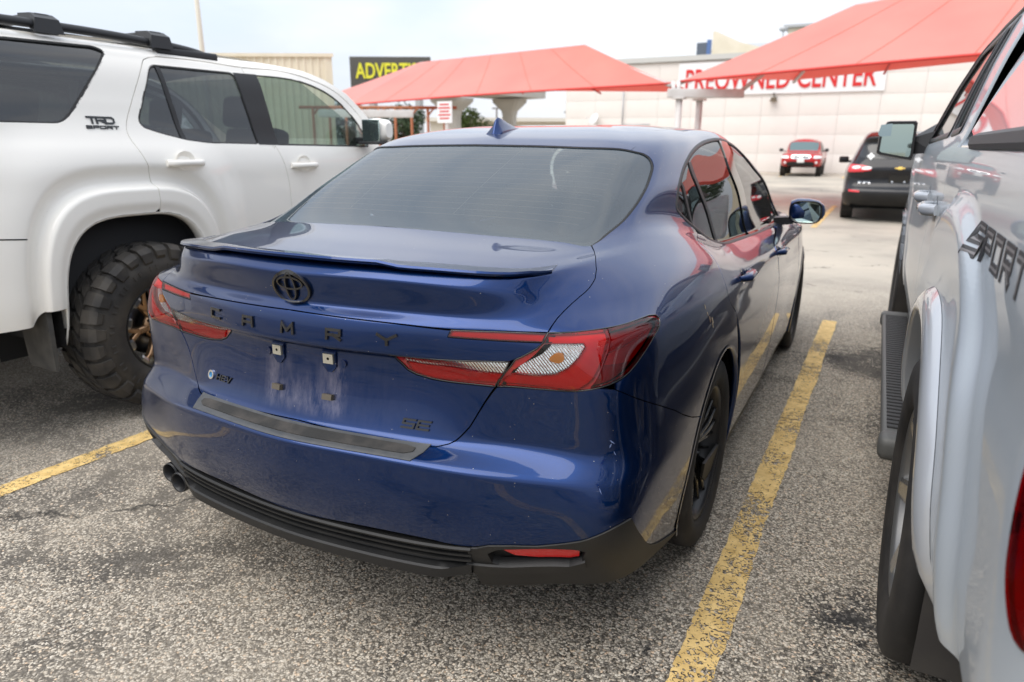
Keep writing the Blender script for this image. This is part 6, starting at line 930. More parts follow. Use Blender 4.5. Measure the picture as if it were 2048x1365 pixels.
    # ---- scratches and the scrape on the rear haunch
    def mark(y,z,L,w,ang,m):
        ca,sa=math.cos(ang),math.sin(ang); q=[(y+ca*L*f-sa*w*h_,z+sa*L*f+ca*w*h_) for f,h_ in ((0,0),(.25,.5),(.6,.35),(1,0),(.7,-.45),(.3,-.3))]
        drape('paint_scratch',S,[q],side,m,car,off=.0006,thick=.0005)
    for y,z,L,w,a_ in ((.858,.918,.018,.006,-1.1),(.875,.893,.02,.006,-.9),(.895,.875,.03,.012,-.9),(.922,.862,.03,.018,-.6),(.93,.845,.02,.010,-.9)): mark(y,z,L,w,a_,MT['primer'])
    def scrape(sr,L,w,ang):
        u,v=S.sr(*sr); ca,sa=math.cos(ang),math.sin(ang); k=np.array([1/.014,1/.0075])
        q=[np.array((u,v))+np.array((ca*L*f-sa*w*h_,sa*L*f+ca*w*h_))*k for f,h_ in ((0,0),(.3,.5),(.65,.3),(1,0),(.6,-.5),(.25,-.3))]
        vv,ff,nn=panel_mesh(S,q,uvpoly=True,off=.0007,thick=0,res=.006); me=bpy.data.meshes.new('paint_scratch'); me.from_pydata(vv,[],ff); wlink('paint_scratch',me,MT['scuff'],car)
    for sr,L,w,a_ in (((5.157,7.10),.016,.0022,-1.3),((5.155,4.95),.022,.004,-.7),((5.21,4.80),.018,.004,-2.0),((5.25,4.4),.016,.003,-1.2),((4.825,2.96),.024,.002,-1.4)): scrape(sr,L,w,a_)
    # ---- diffuser: black lower valance swept round the tail
    def edge(s,r,o=0,z=None):
        P,N=S.ev(np.array(S.sr(s,r))); d=np.array([N[0],N[1],0]); d/=np.linalg.norm(d); return P,d
    secs=[]
    for s in np.concatenate([np.linspace(0,2.78,26)]):
        P,d=edge(s,1.03); zz=P[2]; prof=[(-.020,.004),(.004,.002),(.008,-.003),(.004,-.010),(-.010,-.013),(-.010,-.019),(.000,-.021),(.000,-.026),(-.012,-.028),(-.012,-.035),(-.002,-.037),(-.002,-.042),(-.014,-.045),(-.012,-.052),(.010,-.056),(.014,-.061),(.010,-.088),(.000,-.094),(-.02,-.098),(-.10,-.15),(-.16,-.165)]
        kk=max(0,(s-2.3)/.48); secs.append([tuple(P+d*(a_-(.014*kk if q_>=13 else 0))+np.array([0,0,b_+(.014*kk if q_>=15 else 0)])) for q_,(a_,b_) in enumerate(prof)])
    full=[[(-p[0],p[1],p[2]) for p in q] for q in secs[::-1]][:-1]+secs
    b=MB(); b.loft(full,closed=False,caps=False,smooth=True); df=wlink('diffuser',b.mesh('diffuser',True),MT['plastic'],car); smooth_by_angle(df,28)
    # end pieces beside the reflectors
    ends=[(2.72,1.03),(2.88,1.05)]+T['blk'][1:-2]+[(7.85,.0),(6.2,.0),(5,.0),(4.2,.02),(3.4,.06),(2.72,.10)]
    pocket=[(3.02,.93),(3.2,1.03),(4.42,1.03),(4.62,.98),(4.55,.70),(4.3,.60),(3.3,.60),(3.06,.72)]
    en=panel('diffuser_end',S,ends,MT['plastic'],car,both=True,holes=[pocket],off=.004,thick=.03,res=.012)
    panel('diffuser_pocket',S,pocket,MT['plastic'],car,both=True,off=-.022,thick=0,res=.02)
    panel('diffuser_lip',S,[(2.66,.72),(3.3,.66),(4.3,.66),(4.62,.78),(4.66,.62),(4.2,.46),(3.3,.46),(2.66,.50)],MT['plastic'],car,both=True,off=.011,thick=.03,res=.015)
    panel('rear_reflector',S,[(3.20,1.00),(4.50,.97),(4.50,.80),(4.3,.755),(3.75,.755),(3.42,.82)],MT['redrefl'],car,both=True,off=-.006,thick=.012,res=.015)
    for x,dx in ((-.40,.02),(-.13,.012),(.13,-.012),(.40,-.02)):
        b=MB(); y0=.12+.29*x*x; b.loft([[(x-.012,y0,.30),(x+.012,y0,.30),(x+.02,y0+.16,.30),(x-.02,y0+.16,.30)],[(x+dx-.006,y0+.05,.205),(x+dx+.006,y0+.05,.205),(x+dx+.012,y0+.20,.22),(x+dx-.012,y0+.20,.22)]],smooth=False); wlink('diffuser_fin',b.mesh('diffuser_fin',True),MT['plastic'],car)
    b=MB(); b.add([(-.6,.45,.24),(.6,.45,.24),(.78,.8,.22),(.78,4.6,.2),(-.78,4.6,.2),(-.78,.8,.22)],[(0,1,2,3,4,5)]); b.box((0,.52,.32),(1.2,.2,.12)); wlink('underbody',b.mesh('underbody',True),MT['gap'],car)
    for x in (-.705,-.618):
        b=MB(); b.lathe([(.05,.022),(.0,.029),(-.004,.033),(.006,.035),(.08,.034),(.30,.030)],axis='y',c=(x,.19 if x<-.65 else .155,.296),n=28); b.lathe([(.06,.001),(.06,.03)],axis='y',c=(x,.18,.292),n=20); wlink('exhaust_tip',b.mesh('exhaust_tip',True),MT['barrel'],car)
    # ---- arches, wheels, cabin
    for cy in (1.12,3.945):
        for sg in (1,-1):
            b=MB(); secs=[]
            for t in np.linspace(R(-22),R(202),34):
                h=S.hita(np.array([3.,cy+.376*math.cos(t),.335+.376*math.sin(t)]),np.array([-1.,0,0])); x=S.ev(np.array(h[1]))[0][0] if h else .88
                c,s_=math.cos(t),math.sin(t); secs.append([(sg*(x+o),cy+k*c,.335+k*s_) for o,k in ((.002,.385),(.004,.377),(-.002,.371),(-.016,.369),(-.022,.374),(-.03,.395))])
            b.loft(secs,closed=False,caps=False); wlink('arch_lip',b.mesh('arch_lip',True),B,car)
            b=MB(); secs=[[(sg*x,cy+.392*math.cos(t),.335+.392*math.sin(t)) for x in (.885,.60)] for t in np.linspace(R(-15),R(195),26)]; b.loft(secs,closed=False,caps=False); b.add([(sg*.60,cy-.4,.15),(sg*.60,cy+.4,.15),(sg*.60,cy+.4,.74),(sg*.60,cy-.4,.74)],[(0,1,2,3)]); wlink('wheel_liner',b.mesh('wheel_liner',True),MT['gap'],car)
            wheel(car,(sg*.788,cy,.335),sg,.335,.236,.235,'sedan',MT)
    b=MB(); b.box((0,2.2,.35),(1.5,2.9,.1)); b.box((.76,2.2,.62),(.05,2.7,.55)); b.box((-.76,2.2,.62),(.05,2.7,.55)); b.box((0,.95,1.0),(1.20,.72,.03)); b.box((0,3.45,.78),(1.4,.5,.3),bev=.06); b.box((0,.62,.7),(1.2,.02,.6)); wlink('cabin',b.mesh('cabin',True),MT['interior'],car)
    for y,x,h in ((1.42,-.36,1.0),(1.42,.36,1.0),(2.35,-.37,1.06),(2.35,.37,1.06)):
        b=MB(); Mx=Matrix.Rotation(R(-16),4,'X'); b.box((x,y,h-.32),(.52,.16,.62),Mx,bev=.05); b.box((x,y-.10,h+.085),(.26,.10,.19),Mx,bev=.045); b.tube([(x-.06,y-.07,h-.05),(x-.06,y-.09,h+.05)],.008); b.tube([(x+.06,y-.07,h-.05),(x+.06,y-.09,h+.05)],.008); b.box((x,y+.25,.52),(.5,.5,.16),bev=.05); wlink('seat',b.mesh('seat',True),MT['seat'],car)
    b=MB(); b.lathe([(0,.17),(.012,.182),(.024,.17),(.012,.158)],axis='y',c=(0,0,0),n=30,closed=True); o=b.build('steering_wheel',MT['interior'],car); o.location=(-.37,3.05,.90); o.rotation_euler=(R(-22),0,0)
    panel('headliner',S,[(0,15.15),(4,15.3),(5,15.6),(9,15.6),(13,15.6),(13.8,15.6),(13.8,17),(0,17)],MT['headliner'],car,mirror='join',off=-.03,thick=0,res=.08)
    return car,S
def yz2(S,y,z):
    h=S.hita(np.array([3.,y,z]),np.array([-1.,0,0])); u,v=h[1]; return (float(np.interp(u,S.ustart,np.arange(len(S.ustart)))),float(np.interp(v,S.vstart,np.arange(len(S.vstart)))))
def shrink(poly,k):
    c=np.mean(poly,0); return [(c[0]+(p[0]-c[0])*(.97 if k>.5 else k),c[1]+(p[1]-c[1])*k) for p in poly]
SEDAN,SEDAN_S=build_sedan()
def sstep(a,b,x):
    t=np.clip((x-a)/(b-a),0,1); return t*t*(3-2*t)
SUV_X,SUV_YC,SUV_ZC=-2.985,1.115,.43      # vehicle centre line, rear axle
def suv_d(y,z,yc=SUV_YC): return ((np.abs(y-yc)/.42)**3.4+(np.maximum(z-SUV_ZC,0)/.60)**3.4)**(1/3.4)
def suv_side(Y,Z):
    """right side of the SUV, x from its centre line"""
    x=_pchip([.40,.52,.62,.78,.95,1.15,1.28,1.34,1.39,1.58,1.79,1.835,1.862,1.875],[.85,.905,.925,.935,.94,.938,.932,.918,.900,.862,.800,.770,.72,.66],Z)
    x=x-np.clip(.42-Y,0,1)**2*.55-np.clip(Y-3.9,0,2)**2*.22
    for yc in (SUV_YC,SUV_YC+2.85):
        d=suv_d(Y,Z,yc); x=x+.034*sstep(1.85,1.42,d)-.030*sstep(1.41,1.29,d)+.052*sstep(1.245,1.205,d)-.016*sstep(1.10,1.0,d)
    return np.stack([x,Y,Z],-1)
PK_X,PK_YC,PK_ZC=2.49,.88,.42
def pk_d(y,z,yc=PK_YC): return ((np.abs(y-yc)/.52)**2.4+(np.abs(z-PK_ZC)/.52)**2.4)**(1/2.4)
def pk_side(Y,Z):
    x=_pchip([.42,.52,.62,.78,.95,1.04,1.15,1.28,1.36,1.40,1.5,1.7,1.84,1.90,1.93],[.90,.955,.975,.985,.988,.982,.985,.982,.972,.955,.925,.86,.795,.745,.66],Z)
    x=x-.05*np.clip((Z-1.40)/.45,0,1.2)*sstep(1.56,1.48,Y)
    x=x-np.clip(-.20-Y,0,1)**2*1.6-np.clip(Y-4.6,0,2)**2*.2
    for yc in (PK_YC,PK_YC+3.68):
        d=pk_d(Y,Z,yc); x=x+(.030 if yc==PK_YC else .004)*sstep(1.62,1.50,d)-.004*sstep(1.5,1.2,d)
    return np.stack([x,Y,Z],-1)
# ================================================================ white SUV and silver pickup beside the sedan
def rpoly(P,r=.03,n=5):
    """round the corners of a polygon"""
    out=[]; m=len(P)
    for i in range(m):
        a,b_,c=[np.array(P[k%m],float) for k in (i-1,i,i+1)]; u=a-b_; v=c-b_; lu,lv=np.linalg.norm(u),np.linalg.norm(v); k=min(r,lu*.45,lv*.45); p=b_+u/lu*k; q=b_+v/lv*k
        for f in np.linspace(0,1,n): out.append(tuple(p*(1-f)**2+2*b_*f*(1-f)+q*f*f))
    return out
def both_mesh(name,b,m,par,fix=True):
    for s in (1,-1):
        q=MB(); q.v=[(x*s,y,z) for x,y,z in b.v]; q.f=list(b.f) if s>0 else [f[::-1] for f in b.f]; q.sm=list(b.sm); wlink(name,q.mesh(name,fix),m,par)
MW=dict(MT); MW.update(white=paint('pearl_white',(.87,.845,.785),metal=0,rough=.35,dust=.02,coat=.9),bronze=mat('bronze_alloy',(.40,.245,.135),.34,.8),blackp=mat('black_rail',(.018,.019,.021),.45),suvglass=glass('privacy_glass',(.10,.125,.135),1.85,haze=.025),frontglass=glass('green_glass',(.50,.60,.57),1.6,haze=.02),flap=mat('mud_flap',(.045,.043,.04),.7,noise=(12,(.09,.085,.075),.4,.8)))
MW['tyre']=mat('mud_tyre_rubber',(.026,.024,.022),.7,noise=(7,(.085,.074,.060),.42,.8),bump=(60,.2,.002)); MW['rim']=MW['bronze']; MW['accent']=mat('rim_accent',(.30,.29,.27),.3,.9); MW['barrel']=mat('suv_barrel',(.012,.012,.012),.3)
def build_suv():
    car=empty('parked_suv',(0,0,0)); tag(car,'white lifted SUV with bronze wheels, mud tyres and black roof rack left of the sedan','SUV')
    S=FSheet(suv_side,np.arange(-.12,5.0,.008),np.arange(.40,1.876,.007),smooth=3); W=MW['white']
    arch=lambda yc,a0,a1,n:[(yc+.42*math.copysign(abs(math.cos(t))**(2/3.4),math.cos(t)),.43+.60*max(math.sin(t),0)**(2/3.4)) for t in np.linspace(R(a0),R(a1),n)]
    qg=rpoly([(.10,1.80),(1.138,1.832),(1.185,1.81),(.914,1.505),(.85,1.459),(.12,1.455)],.05); rg=rpoly([(1.249,1.485),(1.262,1.450),(1.354,1.422),(1.499,1.39),(1.64,1.376),(2.02,1.370),(1.957,1.776),(1.425,1.770),(1.392,1.75)],.03); fg=crom([(2.171,1.369),(2.6,1.364),(3.05,1.358)],4)+crom([(3.075,1.38),(3.025,1.483),(2.892,1.62),(2.721,1.717),(2.507,1.772),(2.335,1.784),(2.125,1.780)],5)
    rc=crom([(1.466,1.816),(1.407,1.802),(1.362,1.765),(1.239,1.573),(1.176,1.462),(1.166,1.397),(1.200,1.297),(1.226,1.215),(1.232,1.16),(1.236,1.03)],5)
    bc=crom([(2.039,1.814),(2.05,1.774),(2.119,1.374),(2.144,1.359),(2.182,1.262),(2.208,1.144),(2.212,1.037),(2.21,.62)],4); dt=crom([(1.466,1.816),(1.746,1.822),(2.039,1.814),(2.354,1.822),(2.61,1.79),(2.826,1.723),(3.004,1.597),(3.122,1.46)],4)
    dtA=[p for p in dt if p[0]<=2.04]; dtB=[p for p in dt if p[0]>=2.039]
    g=.0022
    ra=arch(SUV_YC,180,0,22)
    i0=min(range(len(ra)),key=lambda i:abs(ra[i][0]-1.236)); rear_arch=ra[:i0+1]; front_part=ra[i0:]
    panel('rear_quarter',S,[(-.10,.56),(.55,.56),(.60,.62),(.69,.62)]+rear_arch+rc[::-1][1:]+[(1.5,1.845),(1.5,1.872),(-.10,1.872)],W,car,both=True,holes=[qg],gap=g,res=.009)
    panel('rear_door',S,dtA+bc[1:]+[(1.60,.60),(1.55,.60)]+front_part[::-1]+rc[::-1][:-1],W,car,both=True,holes=[rg],gap=g,res=.010)
    panel('front_door',S,dtB+[(3.20,1.36),(3.26,1.1),(3.26,.62),(2.21,.62)]+bc[::-1][1:-1],W,car,both=True,holes=[fg],gap=g,res=.03)
    panel('roof_side',S,[(1.5,1.872),(1.5,1.85)]+[(1.466,1.822)]+[(p[0],p[1]+.006) for p in dt[1:]]+[(3.20,1.38),(3.30,1.38),(3.09,1.60),(2.94,1.72),(2.76,1.80),(2.58,1.845),(2.3,1.872)],W,car,both=True,res=.03)
    fa=arch(SUV_YC+2.85,180,0,22)
    panel('front_fender',S,[(3.265,1.38),(3.265,.62),(3.54,.62)]+fa+[(4.5,.62),(4.80,.62),(4.85,1.0),(4.7,1.2),(3.42,1.30)],W,car,both=True,res=.04)
    for nm,pl,m in (('quarter_window',qg,'suvglass'),('rear_door_window',rg,'suvglass'),('front_door_window',fg,'frontglass')):
        panel(nm,S,pl,MW[m],car,both=True,off=-.006,thick=0,res=.04); ribbon('window_seal',S,pl,.016,-.003,MW['rubber'],car,both=True,closed=True,h=.003)
    panel('pillar_trim',S,[(1.957,1.778),(2.135,1.782),(2.172,1.367),(2.016,1.369)],MW['black'],car,both=True,off=.002,thick=.004,res=.03)
    panel('division_bar',S,[(1.437,1.772),(1.463,1.772),(1.502,1.388),(1.474,1.394)],MW['black'],car,both=True,off=-.001,thick=.005,res=.03)
    for p in (rc,bc,dt): ribbon('shut_line',S,p,.03,-.010,MW['gap'],car,both=True)
    ribbon('bumper_seam',S,[(-.1,1.02),(.30,.985),(.57,.96)],.006,.0008,MW['gap'],car,both=True)
    # flare lips, liners, wheels
    for yc in (SUV_YC,SUV_YC+2.85):
        b=MB(); secs=[]
        for p in arch(yc,178,2,40):
            h=S.sr(*p); P,N=S.ev(np.array(h)); c=np.array([0,yc-p[0],.55-p[1]]); c/=np.linalg.norm(c); secs.append([tuple(P+c*a+np.array([o,0,0])) for a,o in ((0,0),(.006,-.003),(.010,-.012),(.012,-.04),(.0,-.07))])
        b.loft(secs,closed=False,caps=False); both_mesh('flare_lip',b,W,car)
        b=MB(); secs=[[(x,yc+(p[0]-yc)*1.03,.43+(p[1]-.43)*1.02) for x in (.93,.45)] for p in arch(yc,180,0,24)]; b.loft(secs,closed=False,caps=False); b.add([(.45,yc-.5,.3),(.45,yc+.5,.3),(.45,yc+.5,1.08),(.45,yc-.5,1.08)],[(0,1,2,3)]); both_mesh('wheel_liner',b,MW['interior'],car)
        b=MB(); b.tube([(-.8,yc+.05,.44),(.8,yc+.05,.44)],.05); b.box((0,yc+.05,.44),(.26,.26,.26),bev=.06); b.tube([(.55,yc-.18,.40),(.55,yc-.10,.95)],.03); b.tube([(-.55,yc-.18,.40),(-.55,yc-.10,.95)],.03); wlink('axle',b.mesh('axle'),MW['gap'],car)
        for sg in (1,-1): wheel(car,(sg*.895,yc+.05,.437),sg,.437,.232,.285,'suv',MW,n=60,lugs=True)
    b=MB(); b.loft([[(.70,.62,.66),(.935,.61,.645),(.935,.635,.645),(.70,.645,.66)],[(.70,.615,.52),(.955,.60,.52),(.955,.622,.52),(.70,.635,.52)],[(.72,.615,.33),(.955,.60,.33),(.955,.618,.33),(.72,.633,.33)]],smooth=False); both_mesh('mud_flap',b,MW['flap'],car)
    # roof rack
    b=MB(); rl=[(.755,.05,1.875),(.755,.5,1.895),(.75,1.1,1.90),(.745,1.5,1.89),(.74,1.75,1.872),(.735,1.88,1.845)]; b.tube(crom(rl,4),.021,10); b.box((.755,.1,1.85),(.05,.3,.05),bev=.015); b.box((.742,1.70,1.855),(.05,.40,.045),bev=.015); both_mesh('roof_rail',b,MW['blackp'],car)
    for y in (.93,1.52):
        b=MB(); b.box((0,y,1.935),(1.5,.075,.03),bev=.012); wlink('cross_bar',b.mesh('cross_bar'),MW['blackp'],car)
        b=MB(); b.loft([[(.66,y-.06,1.93),(.66,y+.06,1.93),(.66,y+.06,1.95),(.66,y-.06,1.95)],[(.75,y-.065,1.875),(.75,y+.065,1.875),(.74,y+.05,1.948),(.74,y-.05,1.948)],[(.785,y-.07,1.862),(.785,y+.07,1.862),(.78,y+.055,1.925),(.78,y-.055,1.925)]],smooth=False); both_mesh('rack_foot',b,MW['blackp'],car)
    # handles, mirror, lettering
    for y,z in ((1.435,1.272),(2.355,1.240)):
        b=MB(); secs=[]; x0=float(S.ev(np.array(S.sr(y,z)))[0][0])
        for f in np.linspace(0,1,9):
            k=min(1,math.sin(math.pi*f)*2.2); secs.append([(x0+.008+.035*k,y-.115+.23*f,z-.016),(x0+.012+.042*k,y-.115+.23*f,z-.006),(x0+.012+.042*k,y-.115+.23*f,z+.010),(x0+.006+.035*k,y-.115+.23*f,z+.018),(x0-.004+.025*k,y-.115+.23*f,z+.014),(x0-.004+.025*k,y-.115+.23*f,z-.014)])
        b.loft(secs,smooth=True); both_mesh('door_handle',b,W,car)
        b=MB(); secs=[[(x0+.004-.018*(1-k*k),y+.06*k*math.cos(t),z+.012+.05*k*math.sin(t)) for t in np.linspace(0,2*math.pi,25)[:-1]] for k in (1,.8,.55,.2)]; b.loft(secs,caps=False); both_mesh('handle_cup',b,W,car)
    b=MB(); secs=[]
    for x,y0,y1,z0,z1 in ((.955,2.97,3.05,1.40,1.50),(.97,2.94,3.09,1.385,1.545),(1.04,2.93,3.11,1.38,1.555),(1.11,2.94,3.09,1.39,1.545),(1.145,2.97,3.05,1.42,1.52)): secs.append([(x,(y0+y1)/2+(y1-y0)/2*math.copysign(abs(math.cos(t))**.65,math.cos(t)),(z0+z1)/2+(z1-z0)/2*math.copysign(abs(math.sin(t))**.65,math.sin(t))) for t in np.linspace(0,2*math.pi,21)[:-1]])
    b.loft(secs); both_mesh('door_mirror',b,W,car); b=MB(); b.box((1.045,2.928,1.468),(.15,.012,.15),bev=.005); both_mesh('mirror_glass',b,MW['mirrorglass'],car); b=MB(); b.box((1.045,2.96,1.383),(.18,.14,.02),bev=.008); b.box((.94,3.0,1.40),(.12,.10,.05),bev=.015); both_mesh('mirror_base',b,MW['blackp'],car)
    side=lambda y,z:((3,y,z),(-1,0,0))
    def word(t,y0,z0,w,h,sw,step,sl): 
        for i,ch in enumerate(t): drape('letter',S,[[(p[0]+y0+i*step,p[1]+z0) for p in q] for q in glyph_quads(ch,w,h,sw,sl)],side,MW['badge'],car,thick=.004)
    word('TRD',.975,1.461,.052,.036,.009,.045,.0); word('SPORT',.962,1.438,.030,.016,.0045,.034,.1)
    # roof skin, floor, cabin, ends
    ys=np.linspace(-.1,2.62,24); top=[(y,(1.868+.02*math.sin(math.pi*min(max((y+.4)/3.4,0),1)))) for y in ys]
    b=MB(); secs=[[(x,y,z+.035*(1-(x/.67)**2)-(.16*max(0,y-2.15)**1.5)) for x in np.linspace(-.67,.67,17)] for y,z in top]; b.loft(secs,closed=False,caps=False); wlink('roof',b.mesh('roof'),W,car)
    b=MB(); b.loft([[(x,2.60,1.82) for x in (-.66,.66)],[(x*1.14,3.36,1.36) for x in (-.66,.66)]],closed=False,caps=False); wlink('windscreen',b.mesh('windscreen'),MW['frontglass'],car)
    b=MB(); b.loft([[(-.84,3.30,1.30),(-.4,3.30,1.345),(.4,3.30,1.345),(.84,3.30,1.30)],[(-.82,4.2,1.27),(-.4,4.2,1.31),(.4,4.2,1.31),(.82,4.2,1.27)],[(-.74,4.75,1.17),(-.4,4.8,1.2),(.4,4.8,1.2),(.74,4.75,1.17)],[(-.74,4.8,1.0),(-.4,4.84,1.0),(.4,4.84,1.0),(.74,4.8,1.0)]],closed=False,caps=False); wlink('hood',b.mesh('hood'),W,car)
    b=MB(); b.box((0,4.78,.78),(1.7,.16,.46),bev=.05); wlink('front_bumper',b.mesh('front_bumper'),W,car)
    b=MB(); b.loft([[(-.83,-.12,.58),(.83,-.12,.58),(.83,-.08,1.0),(-.83,-.08,1.0)],[(-.86,-.02,.56),(.86,-.02,.56),(.86,-.02,1.02),(-.86,-.02,1.02)]],smooth=False); wlink('rear_bumper',b.mesh('rear_bumper'),W,car)
    b=MB(); b.loft([[(x,-.05,z) for x,z in ((-.82,1.0),(.82,1.0),(.80,1.40),(.62,1.84),(-.62,1.84),(-.80,1.40))],[(x,.02,z) for x,z in ((-.84,1.0),(.84,1.0),(.82,1.40),(.64,1.86),(-.64,1.86),(-.82,1.40))]],smooth=False); wlink('tailgate',b.mesh('tailgate'),W,car)
    b=MB(); b.box((0,2.3,.58),(1.6,4.6,.1)); b.box((0,1.2,.52),(1.3,.14,.12)); wlink('chassis',b.mesh('chassis'),MW['gap'],car)
    b=MB(); b.box((.82,2.1,.98),(.04,3.3,.70)); b.box((-.82,2.1,.98),(.04,3.3,.70)); b.box((0,3.22,1.2),(1.5,.35,.28),bev=.05); b.box((0,2.0,.75),(1.6,3.5,.05)); wlink('cabin',b.mesh('cabin'),MW['interior'],car)
    for x in (-.38,.38):
        for y in (1.45,2.45):
            b=MB(); Mx=Matrix.Rotation(R(-12),4,'X'); b.box((x,y,1.15),(.50,.16,.66),Mx,bev=.06); b.box((x,y-.07,1.58),(.27,.11,.20),Mx,bev=.05); b.box((x,y+.26,.92),(.5,.5,.16),bev=.05); b.tube([(x-.06,y-.06,1.44),(x-.06,y-.07,1.54)],.008); b.tube([(x+.06,y-.06,1.44),(x+.06,y-.07,1.54)],.008); wlink('seat',b.mesh('seat'),MW['seat'],car)
    b=MB(); b.lathe([(0,.175),(.013,.188),(.026,.175),(.013,.162)],axis='y',n=30,closed=True); o=b.build('steering_wheel',MW['interior'],car); o.location=(-.38,2.95,1.28); o.rotation_euler=(R(-24),0,0)
    car.location=(SUV_X,0,0); return car
build_suv()
MP=dict(MT); MP.update(silver_paint=paint('silver_paint',(.43,.475,.52),metal=.35,rough=.38,dust=.02,coat=.6,dust_col=(.5,.48,.44)),lip=paint('silver_lip',(.46,.485,.52),metal=.4,rough=.35,dust=.02),capm=mat('bed_cap',(.05,.05,.052),.6,bump=(500,.3,.001)),board=mat('running_board',(.11,.11,.105),.55,.2),rib=mat('tread_rib',(.035,.035,.036),.6),decal=mat('decal_dark',(.028,.027,.028),.45),decal2=mat('decal_grey',(.20,.19,.19),.4,.3),chromepipe=mat('polished_lip',(.7,.7,.72),.15,1),liner=mat('liner_grey',(.035,.032,.03),.9,noise=(8,(.055,.05,.043),.4,.8)))
MP['rim']=mat('silver_alloy',(.55,.55,.54),.25,.9); MP['barrel']=mat('pickup_barrel',(.18,.18,.18),.4,.6)
def build_pickup():
    car=empty('parked_pickup',(0,0,0)); tag(car,'silver pickup with dark SPORT decal on its bed, close by on the right','pickup truck')
    S=FSheet(pk_side,np.arange(-.37,5.5,.009),np.arange(.42,1.931,.008),smooth=2); W=MP['silver_paint']; g=.0025
    arch=lambda yc,a0,a1,n,k=1:[(yc+.52*k*math.copysign(abs(math.cos(t))**(2/2.4),math.cos(t)),PK_ZC+.52*k*math.copysign(abs(math.sin(t))**(2/2.4),math.sin(t))) for t in np.linspace(R(a0),R(a1),n)]
    yc=PK_YC; yf=yc+3.68; GY=1.60
    tail=rpoly([(-.362,.82),(-.30,.80),(-.262,.86),(-.238,1.02),(-.235,1.16),(-.27,1.24),(-.362,1.26)],.03)
    panel('bed_side',S,[(-.365,.62),(-.30,.55),(.25,.50),(.372,.52)]+arch(yc,170,10,24)+[(1.40,.52),(1.56,.52),(GY,.56),(GY,1.372),(-.365,1.372)],W,car,both=True,holes=[tail],gap=g,res=.011)
    # cab: rear door / front door / fender
    winr=rpoly([(1.82,1.43),(2.16,1.42),(2.14,1.80),(1.98,1.81)],.04); winf=rpoly([(2.28,1.42),(3.50,1.40),(3.10,1.66),(2.86,1.79),(2.26,1.81)],.04)
    panel('cab_rear_panel',S,[(GY,.56),(2.2,.56),(2.22,1.0),(2.2,1.86),(GY+.05,1.925),(GY,1.90)],W,car,both=True,holes=[winr],gap=g,res=.025)
    panel('front_door',S,[(2.2,.56),(3.42,.56),(3.50,.9),(3.52,1.37),(3.62,1.385),(3.2,1.68),(2.92,1.83),(2.6,1.86),(2.2,1.86),(2.22,1.0)],W,car,both=True,holes=[winf],gap=g,res=.03)
    panel('cab_roof_side',S,[(GY,1.925),(2.2,1.865),(2.6,1.865),(2.92,1.84),(3.2,1.69),(3.70,1.38),(3.80,1.38),(3.3,1.74),(2.98,1.90),(2.7,1.925)],W,car,both=True,res=.03)
    panel('front_fender',S,[(3.53,1.36),(3.51,.9),(3.43,.56),(4.0,.52)]+arch(yf,170,10,20)+[(5.1,.52),(5.40,.6),(5.40,1.15),(5.2,1.28),(3.9,1.36)],W,car,both=True,res=.04)
    for pl in (winr,winf): panel('door_window',S,pl,MP['sideglass'],car,both=True,off=-.006,thick=0,res=.05); ribbon('window_seal',S,pl,.03,.0,MP['black'],car,both=True,closed=True,h=.006)
    ribbon('drip_rail',S,[(GY+.02,1.90),(2.2,1.863),(2.6,1.863),(2.92,1.835),(3.2,1.685),(3.65,1.385)],.022,.001,MP['black'],car,both=True,h=.008)
    for p in ([(2.2,.58),(2.22,1.0),(2.2,1.86)],): ribbon('shut_line',S,p,.03,-.010,MP['gap'],car,both=True)
    ribbon('cab_gap',S,[(GY,.56),(GY,1.37)],.05,-.016,MP['gap'],car,both=True)
    # topper over the bed with its window, on a black rail
    twin=rpoly([(-.25,1.46),(.36,1.44),(.20,1.74),(-.20,1.76)],.04)
    panel('topper_side',S,[(-.34,1.40),(1.30,1.40),(1.48,1.42),(1.40,1.90),(1.3,1.925),(-.30,1.925)],MP['lip'],car,both=True,holes=[twin],res=.03)
    panel('topper_window',S,twin,MP['sideglass'],car,both=True,off=-.006,thick=0,res=.05); ribbon('window_seal',S,twin,.03,0,MP['black'],car,both=True,closed=True,h=.006)
    b=MB(); secs=[]
    for y,k in ((-.36,1),(.2,1),(.8,1),(1.05,1),(1.16,.75),(1.24,.25)):
        x=float(S.ev(np.array(S.sr(y,1.385)))[0][0]); secs.append([(x-.03,y,1.372),(x+.016*k,y,1.366),(x+.022*k,y,1.378),(x+.020*k,y,1.392+.006*k),(x+.006*k,y,1.392+.014*k),(x-.03,y,1.392+.014*k)])
    b.loft(secs,smooth=False); both_mesh('bed_rail_cap',b,MP['capm'],car)
    # wheel flares: broad bright lips
    for c in (yc,yf):
        b=MB(); secs=[]; fk=1 if c==yc else .1
        for p,q in zip(arch(c,192,-12,46),arch(c,192,-12,46,1.13)):
            P=S.ev(np.array(S.sr(*p)))[0]; Q=S.ev(np.array(S.sr(*q)))[0]
            secs.append([tuple(Q+np.array([.001,0,0])),tuple(Q*.85+P*.15+np.array([.016*fk,0,0])),tuple(Q*.55+P*.45+np.array([.027*fk,0,0])),tuple(Q*.2+P*.8+np.array([.032*fk,0,0])),tuple(P+np.array([.029*fk,0,0])),tuple(P+np.array([.02,0,0])),tuple(P+np.array([-.05,0,0]))])
        b.loft(secs,closed=False,caps=True); both_mesh('wheel_flare',b,MP['lip'],car)
